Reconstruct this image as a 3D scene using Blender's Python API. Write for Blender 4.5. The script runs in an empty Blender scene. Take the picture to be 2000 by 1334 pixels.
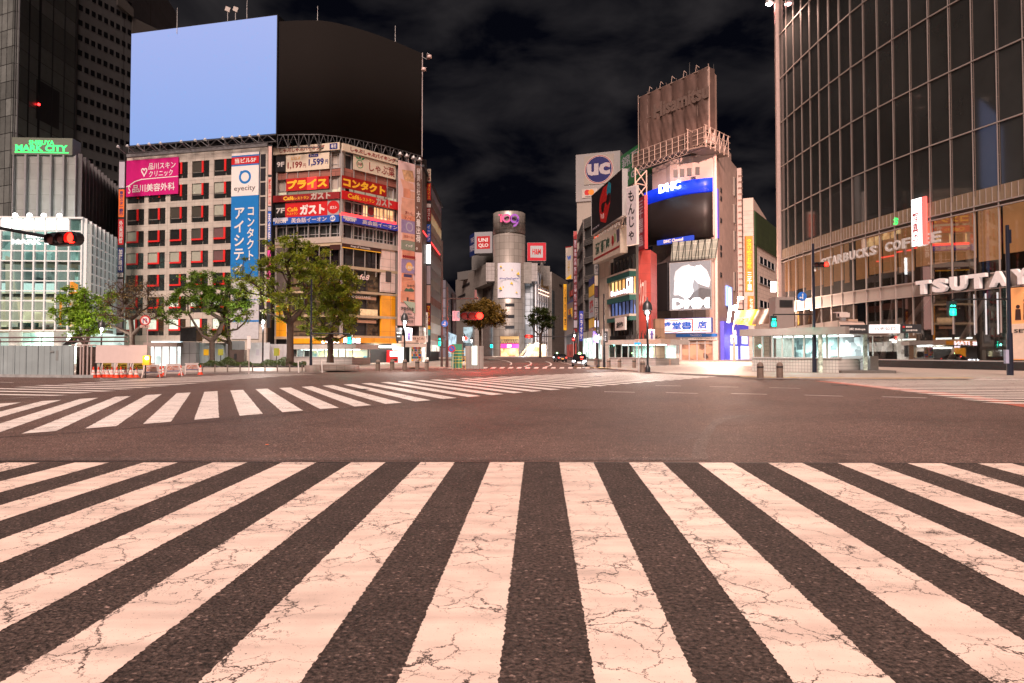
import bpy, bmesh, math, random
from mathutils import Vector, Matrix
random.seed(7)
R = math.radians
SC = bpy.context.scene
COL = SC.collection
# ------------------------------------------------------------------ camera
F_PX, HOR, TILT = 1333.0, 689.0, R(1.6)
CAMZ = 1.6
AX_Y = HOR - F_PX * math.tan(TILT)
cd = bpy.data.cameras.new('camera'); cam = bpy.data.objects.new('camera', cd); COL.objects.link(cam)
cam.location = (0, 0, CAMZ); cam.rotation_euler = (R(90) + TILT, 0, 0)
cd.sensor_width = 36; cd.lens = F_PX / 2000 * 36
cd.shift_y = (AX_Y - 667) / 2000
cd.clip_start = 0.05; cd.clip_end = 3000
SC.camera = cam
# ------------------------------------------------------------------ view, night sky
SC.view_settings.view_transform = 'Standard'; SC.view_settings.look = 'None'
SC.view_settings.gamma = 1; SC.view_settings.exposure = 1.5; SC.view_settings.use_curve_mapping = False
SC.cycles.use_denoising = True; SC.cycles.use_adaptive_sampling = True; SC.cycles.adaptive_threshold = 0.015
SC.cycles.max_bounces = 6; SC.cycles.diffuse_bounces = 3; SC.cycles.glossy_bounces = 3
SC.cycles.transmission_bounces = 4; SC.cycles.transparent_max_bounces = 10
SC.cycles.sample_clamp_indirect = 4; SC.cycles.caustics_reflective = False; SC.cycles.caustics_refractive = False
W_ = bpy.data.worlds.new('World'); SC.world = W_; W_.use_nodes = True
nt = W_.node_tree; bg = nt.nodes['Background']
tc = nt.nodes.new('ShaderNodeTexCoord'); mp = nt.nodes.new('ShaderNodeMapping'); mp.inputs['Scale'].default_value = (1, 1, 2.4)
n1 = nt.nodes.new('ShaderNodeTexNoise'); n1.inputs['Scale'].default_value = 5.5; n1.inputs['Detail'].default_value = 6
n1.inputs['Roughness'].default_value = .52; n1.inputs['Distortion'].default_value = .35
cr = nt.nodes.new('ShaderNodeValToRGB'); e = cr.color_ramp.elements
e[0].position = .40; e[0].color = (.0006, .0007, .0015, 1); e[1].position = .78; e[1].color = (.0125, .0112, .0118, 1)
nt.links.new(tc.outputs['Generated'], mp.inputs[0]); nt.links.new(mp.outputs[0], n1.inputs['Vector'])
nt.links.new(n1.outputs['Fac'], cr.inputs[0]); nt.links.new(cr.outputs[0], bg.inputs[0]); bg.inputs[1].default_value = 1.0
# ------------------------------------------------------------------ the city's glow as one soft low lamp
sl = bpy.data.lights.new('night_glow', 'SUN'); sl.energy = 2.25; sl.angle = R(28); sl.color = (1.0, .735, .64)
so = bpy.data.objects.new('night_glow', sl); COL.objects.link(so)
so.rotation_euler = (R(42), 0, R(-10)); so.location = (0, -20, 60)
def lamp(kind, loc, power, color=(1, .8, .7), size=.3, rot=None, name='lamp_light'):
    l = bpy.data.lights.new(name, kind); l.energy = power; l.color = color
    if kind == 'AREA': l.size = size
    else: l.shadow_soft_size = size
    if kind == 'SPOT': l.spot_size = R(120); l.spot_blend = .8
    o = bpy.data.objects.new(name, l); COL.objects.link(o); o.location = loc
    if rot: o.rotation_euler = rot
    return o
# ------------------------------------------------------------------ pixels to places
def ray(px, py):
    dx = (px - 1000) / F_PX; dy = (AX_Y - py) / F_PX
    c, s = math.cos(TILT), math.sin(TILT)
    return Vector((dx, c - dy * s, s + dy * c))
def Gp(px, py, z=0.0):
    d = ray(px, py); t = (z - CAMZ) / d.z
    return Vector((d.x * t, d.y * t, z))
def XY(px, Y):
    d = ray(px, HOR); return Vector((d.x / d.y * Y, Y))
def At(px, py, Y):
    d = ray(px, py); return Vector((0, 0, CAMZ)) + d * (Y / d.y)
def Zat(py, Y): return At(1000, py, Y).z
class Fr:
    def __init__(s, a, b):
        s.o = Vector(a[:2]); d = Vector(b[:2]) - s.o; s.L = d.length; s.d = d / s.L; s.n = Vector((s.d.y, -s.d.x))
    def P(s, u, n, z): 
        q = s.o + s.d * u + s.n * n; return Vector((q.x, q.y, z))
    def uv(s, px, py):
        d = ray(px, py); den = d.x * s.n.x + d.y * s.n.y
        t = (s.o.dot(s.n)) / den
        q = Vector((d.x * t, d.y * t)); return ((q - s.o).dot(s.d), CAMZ + d.z * t)
    def rect(s, x0, y0, x1, y1):
        ym, xm = (y0 + y1) / 2, (x0 + x1) / 2
        return s.uv(x0, ym)[0], s.uv(x1, ym)[0], s.uv(xm, y1)[1], s.uv(xm, y0)[1]
    @property
    def rz(s): return math.atan2(s.d.y, s.d.x)
def frp(pa, Ya, pb, Yb): return Fr(XY(pa, Ya), XY(pb, Yb))
WF = Fr((0, 0), (1, 0))
# ------------------------------------------------------------------ materials
MATS = {}
def mat(key, col=(.5,.5,.5), rough=.6, metal=0, emit=0, var=.12, scale=3.0, bump=0, ecol=None, spec=None, sample=False):
    if key in MATS: return MATS[key]
    m = bpy.data.materials.new(key); m.use_nodes = True; t = m.node_tree; b = t.nodes['Principled BSDF']
    b.inputs['Base Color'].default_value = (*col, 1); b.inputs['Roughness'].default_value = rough; b.inputs['Metallic'].default_value = metal
    if spec is not None: b.inputs['Specular IOR Level'].default_value = spec
    if emit:
        b.inputs['Emission Color'].default_value = (*(ecol or col), 1); b.inputs['Emission Strength'].default_value = emit
        if not sample: m.cycles.emission_sampling = 'NONE'
    if var or bump:
        tcn = t.nodes.new('ShaderNodeTexCoord'); nz = t.nodes.new('ShaderNodeTexNoise'); nz.inputs['Scale'].default_value = scale
        nz.inputs['Detail'].default_value = 5; nz.inputs['Roughness'].default_value = .62
        t.links.new(tcn.outputs['Object'], nz.inputs['Vector'])
        rp = t.nodes.new('ShaderNodeMapRange'); rp.inputs[1].default_value = .3; rp.inputs[2].default_value = .7
        rp.inputs[3].default_value = 1 - var; rp.inputs[4].default_value = 1 + var * .7
        t.links.new(nz.outputs['Fac'], rp.inputs[0])
        vm = t.nodes.new('ShaderNodeVectorMath'); vm.operation = 'SCALE'; vm.inputs[0].default_value = col
        t.links.new(rp.outputs[0], vm.inputs['Scale']); t.links.new(vm.outputs[0], b.inputs['Base Color'])
        if bump:
            bp = t.nodes.new('ShaderNodeBump'); bp.inputs['Strength'].default_value = bump; bp.inputs['Distance'].default_value = .02
            t.links.new(nz.outputs['Fac'], bp.inputs['Height']); t.links.new(bp.outputs[0], b.inputs['Normal'])
    MATS[key] = m; return m
def panelmat(key, col=(.5,.5,.5), w=1, h=1, gap=.015, gcol=None, rough=.6, off=0.0, scale=1.0, var=.1, axis='U', bump=.4):
    """cladding in panels: brick texture laid on the object's own u/z axes"""
    if key in MATS: return MATS[key]
    m = mat(key, col, rough, var=0); t = m.node_tree; b = t.nodes['Principled BSDF']
    tcn = t.nodes.new('ShaderNodeTexCoord'); br = t.nodes.new('ShaderNodeTexBrick')
    sx = t.nodes.new('ShaderNodeSeparateXYZ'); cx = t.nodes.new('ShaderNodeCombineXYZ')
    t.links.new(tcn.outputs['Object'], sx.inputs[0])
    if axis == 'U': t.links.new(sx.outputs[0], cx.inputs[0]); t.links.new(sx.outputs[2], cx.inputs[1])
    elif axis == 'V': t.links.new(sx.outputs[1], cx.inputs[0]); t.links.new(sx.outputs[2], cx.inputs[1])
    else: t.links.new(sx.outputs[0], cx.inputs[0]); t.links.new(sx.outputs[1], cx.inputs[1])
    t.links.new(cx.outputs[0], br.inputs['Vector'])
    br.offset = off; br.squash = 1
    br.inputs['Scale'].default_value = scale; br.inputs['Mortar Size'].default_value = gap; br.inputs['Brick Width'].default_value = w; br.inputs['Row Height'].default_value = h
    br.inputs['Mortar Smooth'].default_value = .1; br.inputs['Bias'].default_value = 0
    c1 = tuple(c * (1 - var) for c in col); c2 = tuple(min(1, c * (1 + var)) for c in col)
    br.inputs['Color1'].default_value = (*c1, 1); br.inputs['Color2'].default_value = (*c2, 1)
    br.inputs['Mortar'].default_value = (*(gcol or tuple(c * .45 for c in col)), 1)
    nz = t.nodes.new('ShaderNodeTexNoise'); nz.inputs['Scale'].default_value = .7; nz.inputs['Detail'].default_value = 6
    t.links.new(tcn.outputs['Object'], nz.inputs['Vector'])
    rp = t.nodes.new('ShaderNodeMapRange'); rp.inputs[1].default_value = .3; rp.inputs[2].default_value = .7
    rp.inputs[3].default_value = .84; rp.inputs[4].default_value = 1.08; t.links.new(nz.outputs['Fac'], rp.inputs[0])
    vm = t.nodes.new('ShaderNodeVectorMath'); vm.operation = 'SCALE'
    t.links.new(br.outputs['Color'], vm.inputs[0]); t.links.new(rp.outputs[0], vm.inputs['Scale']); t.links.new(vm.outputs[0], b.inputs['Base Color'])
    bp = t.nodes.new('ShaderNodeBump'); bp.inputs['Strength'].default_value = bump; bp.inputs['Distance'].default_value = .02; bp.invert = True
    t.links.new(br.outputs['Fac'], bp.inputs['Height']); t.links.new(bp.outputs[0], b.inputs['Normal'])
    return m
def roommat(key, c1=(.1,.1,.1), c2=(.5,.5,.5), emit=1.0, sx_=.5, sz_=.8, sample=False):
    """a lit interior: furniture-like blocks of light and dark that glow softly"""
    if key in MATS: return MATS[key]
    m = mat(key, c2, .7, var=0); t = m.node_tree; b = t.nodes['Principled BSDF']
    tcn = t.nodes.new('ShaderNodeTexCoord'); mp = t.nodes.new('ShaderNodeMapping'); mp.inputs['Scale'].default_value = (sx_, sx_, sz_)
    vo = t.nodes.new('ShaderNodeTexVoronoi'); vo.distance = 'CHEBYCHEV'; vo.inputs['Scale'].default_value = 1.0
    nz = t.nodes.new('ShaderNodeTexNoise'); nz.inputs['Scale'].default_value = .35; nz.inputs['Detail'].default_value = 3
    t.links.new(tcn.outputs['Object'], mp.inputs[0]); t.links.new(mp.outputs[0], vo.inputs['Vector']); t.links.new(tcn.outputs['Object'], nz.inputs['Vector'])
    sp = t.nodes.new('ShaderNodeSeparateColor'); t.links.new(vo.outputs['Color'], sp.inputs[0])
    ad = t.nodes.new('ShaderNodeMath'); ad.operation = 'MULTIPLY_ADD'; ad.inputs[1].default_value = .55; t.links.new(sp.outputs[0], ad.inputs[0]); t.links.new(nz.outputs['Fac'], ad.inputs[2])
    rp = t.nodes.new('ShaderNodeValToRGB'); e = rp.color_ramp.elements; e[0].position = .45; e[0].color = (*c1, 1); e[1].position = .95; e[1].color = (*c2, 1)
    t.links.new(ad.outputs[0], rp.inputs[0]); t.links.new(rp.outputs[0], b.inputs['Base Color']); t.links.new(rp.outputs[0], b.inputs['Emission Color'])
    b.inputs['Emission Strength'].default_value = emit
    if not sample: m.cycles.emission_sampling = 'NONE'
    return m
def glassmat(key, tint=(.8, .9, .9), refl=.25, rough=.02, clear=1.0, fres=1.0):
    if key in MATS: return MATS[key]
    m = bpy.data.materials.new(key); m.use_nodes = True; t = m.node_tree; t.nodes.clear()
    o = t.nodes.new('ShaderNodeOutputMaterial'); mx = t.nodes.new('ShaderNodeMixShader'); tr = t.nodes.new('ShaderNodeBsdfTransparent')
    gl = t.nodes.new('ShaderNodeBsdfGlossy'); gl.inputs['Roughness'].default_value = rough; tr.inputs[0].default_value = (*(c * clear for c in tint), 1)
    fr = t.nodes.new('ShaderNodeFresnel'); fr.inputs[0].default_value = 1.5
    ma = t.nodes.new('ShaderNodeMath'); ma.operation = 'MULTIPLY_ADD'; ma.inputs[1].default_value = fres; ma.inputs[2].default_value = refl * .3; ma.use_clamp = True
    t.links.new(fr.outputs[0], ma.inputs[0]); t.links.new(ma.outputs[0], mx.inputs[0]); t.links.new(tr.outputs[0], mx.inputs[1]); t.links.new(gl.outputs[0], mx.inputs[2]); t.links.new(mx.outputs[0], o.inputs[0])
    MATS[key] = m; return m
def pal(key): return MATS[key]
WHITE = mat('white_sign_face', (.72, .70, .68), .45, var=.04)
BLACK = mat('black_sign_face', (.012, .012, .014), .5, var=.1)
RED = mat('red_sign_face', (.52, .012, .015), .45, var=.06)
DRED = mat('dark_red_sign_face', (.24, .01, .012), .5, var=.1)
BLUE = mat('blue_sign_face', (.012, .10, .50), .45, var=.05)
NAVY = mat('navy_sign_face', (.012, .02, .16), .45, var=.05)
YEL = mat('yellow_sign_face', (.85, .52, .02), .45, var=.04)
GREEN = mat('green_sign_face', (.01, .22, .07), .5, var=.06)
CREAM = mat('cream_sign_face', (.62, .55, .43), .5, var=.04)
ORANGE = mat('orange_sign_face', (.75, .15, .02), .5, var=.05)
PINKP = mat('pale_pink_panel', (.62, .42, .37), .5, var=.05)
GREY = mat('grey_metal', (.28, .28, .29), .45, .5, var=.1)
DGREY = mat('dark_grey_metal', (.035, .037, .042), .45, .4, var=.15)
LGREY = mat('light_grey_metal', (.5, .5, .5), .4, .3, var=.08)
STEEL = mat('galvanised_steel', (.45, .44, .42), .35, .8, var=.12)
DGLASS = mat('dark_window_glass', (.012, .014, .018), .08, 0, var=.2, scale=.8, spec=.7)
BACKW = mat('unlit_room', (.03, .03, .032), .8)
# ------------------------------------------------------------------ geometry
class G:
    def __init__(s): s.v = []; s.f = []; s.m = []; s.cm = 0; s.sm = []; s.smooth = False
    def add(s, vs, fs):
        k = len(s.v); s.v += [tuple(p) for p in vs]
        for f in fs: s.f.append([k + i for i in f]); s.m.append(s.cm); s.sm.append(s.smooth)
        return s
    def quad(s, *p): return s.add(p, [list(range(len(p)))])
    def box(s, fr, u0, u1, n0, n1, z0, z1):
        P = fr.P; vs = [P(u0, n0, z0), P(u1, n0, z0), P(u1, n1, z0), P(u0, n1, z0), P(u0, n0, z1), P(u1, n0, z1), P(u1, n1, z1), P(u0, n1, z1)]
        return s.add(vs, [[0, 1, 2, 3], [4, 7, 6, 5], [0, 4, 5, 1], [1, 5, 6, 2], [2, 6, 7, 3], [3, 7, 4, 0]])
    def cbox(s, c, sx, sy, sz, rz=0):
        f = Fr(c, (c[0] + math.cos(rz), c[1] + math.sin(rz))); return s.box(f, -sx / 2, sx / 2, -sy / 2, sy / 2, c[2], c[2] + sz)
    def prism(s, fr, poly, n0, n1):
        """poly of (u,z) extruded along the normal"""
        k = len(poly); vs = [fr.P(u, n0, z) for u, z in poly] + [fr.P(u, n1, z) for u, z in poly]
        return s.add(vs, [list(range(k)), list(range(2 * k - 1, k - 1, -1))] + [[i, i + k, (i + 1) % k + k, (i + 1) % k] for i in range(k)])
    def hprism(s, pts, z0, z1):
        k = len(pts); vs = [(p[0], p[1], z0) for p in pts] + [(p[0], p[1], z1) for p in pts]
        return s.add(vs, [list(range(k)), list(range(2 * k - 1, k - 1, -1))] + [[i, i + k, (i + 1) % k + k, (i + 1) % k] for i in range(k)])
    def tube(s, p0, p1, r0, r1=None, n=8, caps=True):
        p0 = Vector(p0); p1 = Vector(p1); r1 = r0 if r1 is None else r1; d = (p1 - p0)
        if d.length < 1e-6: return s
        d.normalize(); a = d.orthogonal().normalized(); b = d.cross(a); vs = []
        for p, r in ((p0, r0), (p1, r1)):
            for i in range(n):
                t = 2 * math.pi * i / n; vs.append(p + (a * math.cos(t) + b * math.sin(t)) * r)
        old = s.smooth; s.smooth = n > 5
        s.add(vs, [[i, (i + 1) % n, n + (i + 1) % n, n + i] for i in range(n)]); s.smooth = old
        if caps: s.add(vs, [list(range(n - 1, -1, -1)), list(range(n, 2 * n))])
        return s
    def path(s, pts, r, n=6):
        for a, b in zip(pts, pts[1:]): s.tube(a, b, r, n=n)
        return s
    def lathe(s, c, prof, n=16):
        vs = []
        for r, z in prof:
            for i in range(n):
                t = 2 * math.pi * i / n; vs.append((c[0] + r * math.cos(t), c[1] + r * math.sin(t), c[2] + z))
        old = s.smooth; s.smooth = True
        s.add(vs, [[j * n + i, j * n + (i + 1) % n, (j + 1) * n + (i + 1) % n, (j + 1) * n + i] for j in range(len(prof) - 1) for i in range(n)]); s.smooth = old
        return s
    def disc(s, fr, u, z, r, n0, n1, k=24, ru=None):
        ru = ru or r; return s.prism(fr, [(u + ru * math.cos(2 * math.pi * i / k), z + r * math.sin(2 * math.pi * i / k)) for i in range(k)], n0, n1)
TC = {}
def text_geo(txt, bold=0.0, spacing=1.0, font_shear=0.0):
    key = (txt, bold, spacing, font_shear)
    if key in TC: return TC[key]
    c = bpy.data.curves.new('t', 'FONT'); c.body = txt; c.size = 1; c.offset = bold; c.resolution_u = 2; c.fill_mode = 'FRONT'
    c.space_line = spacing; c.shear = font_shear; c.align_x = 'CENTER' if '\n' in txt else 'LEFT'
    o = bpy.data.objects.new('t', c); COL.objects.link(o)
    bpy.context.view_layer.update()
    dg = bpy.context.evaluated_depsgraph_get(); me = bpy.data.meshes.new_from_object(o.evaluated_get(dg))
    vs = [(v.co.x, v.co.y) for v in me.vertices]; fs = [list(p.vertices) for p in me.polygons]
    # outer boundary edges so that letters can be given a thickness
    cnt = {}
    for f in fs:
        for a, b in zip(f, f[1:] + f[:1]):
            k = (min(a, b), max(a, b)); cnt[k] = cnt.get(k, 0) + 1
    eb = []
    for f in fs:
        for a, b in zip(f, f[1:] + f[:1]):
            if cnt[(min(a, b), max(a, b))] == 1: eb.append((a, b))
    bpy.data.objects.remove(o); bpy.data.curves.remove(c); bpy.data.meshes.remove(me)
    x0 = min(v[0] for v in vs); x1 = max(v[0] for v in vs); y0 = min(v[1] for v in vs); y1 = max(v[1] for v in vs)
    w = max(x1 - x0, 1e-4); h = max(y1 - y0, 1e-4)
    TC[key] = ([((x - x0) / w, (y - y0) / h) for x, y in vs], fs, eb); return TC[key]
def add_text(g, fr, txt, u0, u1, z0, z1, n0=.02, bold=0.0, depth=0.0, spacing=1.0, shear=0.0):
    vs, fs, eb = text_geo(txt, bold, spacing, shear); k = len(vs)
    P = [fr.P(u0 + x * (u1 - u0), n0 + depth, z0 + y * (z1 - z0)) for x, y in vs]
    if depth > 0:
        P += [fr.P(u0 + x * (u1 - u0), n0, z0 + y * (z1 - z0)) for x, y in vs]
        fs = fs + [[b, a, a + k, b + k] for a, b in eb]
    g.add(P, fs); return g
# ------------------------------------------------------------------ objects
WM = {}
def thing(name, label, cat, loc, rz=0, group=None, kind=None):
    o = bpy.data.objects.new(name, None); COL.objects.link(o); o.empty_display_size = .3
    o.location = (loc[0], loc[1], loc[2] if len(loc) > 2 else 0); o.rotation_euler = (0, 0, rz)
    WM[o.name] = Matrix.Translation(o.location) @ Matrix.Rotation(rz, 4, 'Z')
    tagp(o, label, cat, group, kind); return o
def tagp(o, label=None, cat=None, group=None, kind=None):
    if label: o['label'] = label
    if cat: o['category'] = cat
    if group: o['group'] = group
    if kind: o['kind'] = kind
def mk(name, g, m, parent=None, label=None, cat=None, group=None, kind=None, rz=0):
    me = bpy.data.meshes.new(name)
    if parent is not None:
        MW = WM[parent.name]; base = MW
    else:
        xs = [p[0] for p in g.v]; ys = [p[1] for p in g.v]; zs = [p[2] for p in g.v]
        base = Matrix.Translation(((min(xs) + max(xs)) / 2, (min(ys) + max(ys)) / 2, min(zs))) @ Matrix.Rotation(rz, 4, 'Z')
    inv = base.inverted()
    me.from_pydata([inv @ Vector(p) for p in g.v], [], g.f)
    for x in (m if isinstance(m, (list, tuple)) else [m]): me.materials.append(x)
    me.polygons.foreach_set('material_index', g.m); me.polygons.foreach_set('use_smooth', g.sm)
    me.update()
    o = bpy.data.objects.new(name, me); COL.objects.link(o)
    if parent is not None: o.parent = parent; WM[o.name] = base.copy()
    else:
        o.matrix_world = base; WM[o.name] = base
    tagp(o, label, cat, group, kind); return o
def dup(root, loc, rz=0, label=None, group=None):
    """a copy of a thing, its parts and their sub-parts"""
    def rec(o, par):
        c = o.copy(); COL.objects.link(c); c.parent = par
        for ch in CH.get(o.name, []): rec(ch, c)
        return c
    CH = {}
    for o in list(root.children_recursive): CH.setdefault(o.parent.name, []).append(o)
    c = rec(root, None); c.location = (loc[0], loc[1], loc[2] if len(loc) > 2 else 0); c.rotation_euler = (0, 0, rz)
    if label: c['label'] = label
    if group: c['group'] = group
    WM[c.name] = Matrix.Translation(c.location) @ Matrix.Rotation(rz, 4, 'Z'); return c
def sign(name, label, cat, fr, rect, board, items=(), depth=.18, n0=.04, group=None, rectpx=True, rim=None):
    """a board on a wall frame; items sit on it in 0..1 board coordinates, y down"""
    u0, u1, z0, z1 = fr.rect(*rect) if rectpx else rect
    c = fr.P((u0 + u1) / 2, n0, z0)
    t = thing(name, label, cat, c, fr.rz, group)
    mk('board', G().box(fr, u0, u1, n0, n0 + depth, z0, z1), board, t)
    if rim:
        g = G(); w = .06
        g.box(fr, u0 - w, u0, n0, n0 + depth + .05, z0 - w, z1 + w); g.box(fr, u1, u1 + w, n0, n0 + depth + .05, z0 - w, z1 + w)
        g.box(fr, u0, u1, n0, n0 + depth + .05, z1, z1 + w); g.box(fr, u0, u1, n0, n0 + depth + .05, z0 - w, z0); mk('rim', g, rim, t)
    n = n0 + depth; U = lambda x: u0 + (u1 - u0) * x; Z = lambda y: z1 - (z1 - z0) * y
    for k, it in enumerate(items):
        g = G(); a = n + .004 * (k + 1); b = a + .012; ty = it[0]
        if ty == 't':
            _, s, x0, y0, x1, y1, m = it[:7]; bold = it[7] if len(it) > 7 else .02
            add_text(g, fr, s, U(x0), U(x1), Z(y1), Z(y0), a, bold, .015); nm = 'lettering'
        elif ty == 'r': _, x0, y0, x1, y1, m = it; g.box(fr, U(x0), U(x1), n - .01, a, Z(y1), Z(y0)); nm = 'panel'
        elif ty == 'c': _, x, y, r, m = it; rr = r * (z1 - z0); g.disc(fr, U(x), Z(y), rr, n - .01, a); nm = 'emblem'
        elif ty == 'p': _, pts, m = it; g.prism(fr, [(U(x), Z(y)) for x, y in pts], n - .01, a); nm = 'emblem'
        elif ty == 'o':
            _, x, y, r, w, m = it; rr = r * (z1 - z0); ri = rr - w * (z1 - z0); nm = 'ring'
            for i in range(28):
                t0 = 2 * math.pi * i / 28; t1 = 2 * math.pi * (i + 1) / 28
                g.prism(fr, [(U(x) + q * math.cos(tt), Z(y) + q * math.sin(tt)) for q, tt in ((ri, t0), (rr, t0), (rr, t1), (ri, t1))], n - .01, a)
        mk(nm, g, m, t)
    return t
def vert(s): return '\n'.join(s)
# ================================================================== ground, roads, markings
def asphalt(key, c1, c2, rough=.62, agg=1.0):
    m = mat(key, c1, rough, var=0); t = m.node_tree; b = t.nodes['Principled BSDF']; N = t.nodes.new; L = t.links.new; b.inputs['Specular IOR Level'].default_value = .35
    tcn = N('ShaderNodeTexCoord'); big = N('ShaderNodeTexNoise'); big.inputs['Scale'].default_value = .22; big.inputs['Detail'].default_value = 7; big.inputs['Roughness'].default_value = .6
    fine = N('ShaderNodeTexNoise'); fine.inputs['Scale'].default_value = 32; fine.inputs['Detail'].default_value = 4; fine.inputs['Roughness'].default_value = .7
    vo = N('ShaderNodeTexVoronoi'); vo.inputs['Scale'].default_value = 48
    for n in (big, fine, vo): L(tcn.outputs['Object'], n.inputs['Vector'])
    mid = N('ShaderNodeTexNoise'); mid.inputs['Scale'].default_value = 3.5; mid.inputs['Detail'].default_value = 8; mid.inputs['Roughness'].default_value = .8; L(tcn.outputs['Object'], mid.inputs['Vector']); rm = N('ShaderNodeMapRange'); rm.inputs[1].default_value = .3; rm.inputs[2].default_value = .7; rm.inputs[3].default_value = .62; rm.inputs[4].default_value = 1.38; L(mid.outputs['Fac'], rm.inputs[0])
    r1 = N('ShaderNodeValToRGB'); e = r1.color_ramp.elements; e[0].position = .35; e[0].color = (*c1, 1); e[1].position = .65; e[1].color = (*c2, 1); L(big.outputs['Fac'], r1.inputs[0])
    r2 = N('ShaderNodeMapRange'); r2.inputs[1].default_value = .36; r2.inputs[2].default_value = .66; r2.inputs[3].default_value = .12; r2.inputs[4].default_value = 2.15; L(fine.outputs['Fac'], r2.inputs[0])
    sp = N('ShaderNodeSeparateColor'); L(vo.outputs['Color'], sp.inputs[0])
    r3 = N('ShaderNodeMapRange'); r3.inputs[1].default_value = .93; r3.inputs[2].default_value = 1; r3.inputs[3].default_value = 1; r3.inputs[4].default_value = 3.4; L(sp.outputs[0], r3.inputs[0])
    mu = N('ShaderNodeMath'); mu.operation = 'MULTIPLY'; L(r2.outputs[0], mu.inputs[0]); L(r3.outputs[0], mu.inputs[1]); mu2 = N('ShaderNodeMath'); mu2.operation = 'MULTIPLY'; L(mu.outputs[0], mu2.inputs[0]); L(rm.outputs[0], mu2.inputs[1]); ol = N('ShaderNodeTexNoise'); ol.inputs['Scale'].default_value = .55; ol.inputs['Detail'].default_value = 9; ol.inputs['Roughness'].default_value = .7; ol.inputs['Distortion'].default_value = .6; L(tcn.outputs['Object'], ol.inputs['Vector']); orr = N('ShaderNodeMapRange'); orr.inputs[1].default_value = .60; orr.inputs[2].default_value = .70; orr.inputs[3].default_value = 1; orr.inputs[4].default_value = .62; L(ol.outputs['Fac'], orr.inputs[0]); mu = N('ShaderNodeMath'); mu.operation = 'MULTIPLY'; L(mu2.outputs[0], mu.inputs[0]); L(orr.outputs[0], mu.inputs[1])
    vm = N('ShaderNodeVectorMath'); vm.operation = 'SCALE'; L(r1.outputs[0], vm.inputs[0]); L(mu.outputs[0], vm.inputs['Scale']); L(vm.outputs[0], b.inputs['Base Color'])
    bp = N('ShaderNodeBump'); bp.inputs['Strength'].default_value = .55 * agg; bp.inputs['Distance'].default_value = .012
    ad = N('ShaderNodeMath'); ad.operation = 'ADD'; L(fine.outputs['Fac'], ad.inputs[0]); L(vo.outputs['Distance'], ad.inputs[1]); L(ad.outputs[0], bp.inputs['Height']); L(bp.outputs[0], b.inputs['Normal'])
    rr = N('ShaderNodeMapRange'); rr.inputs[3].default_value = rough - .1; rr.inputs[4].default_value = rough + .14; L(big.outputs['Fac'], rr.inputs[0]); L(rr.outputs[0], b.inputs['Roughness'])
    return m
ASPH = asphalt('worn_asphalt', (.076, .049, .041), (.122, .080, .067), .64)
ASPHD = asphalt('dark_asphalt', (.042, .030, .026), (.068, .048, .041), .8, 2.0)
ASPHL = asphalt('pale_worn_asphalt', (.074, .054, .047), (.118, .085, .074), .62, 1.0)
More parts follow.
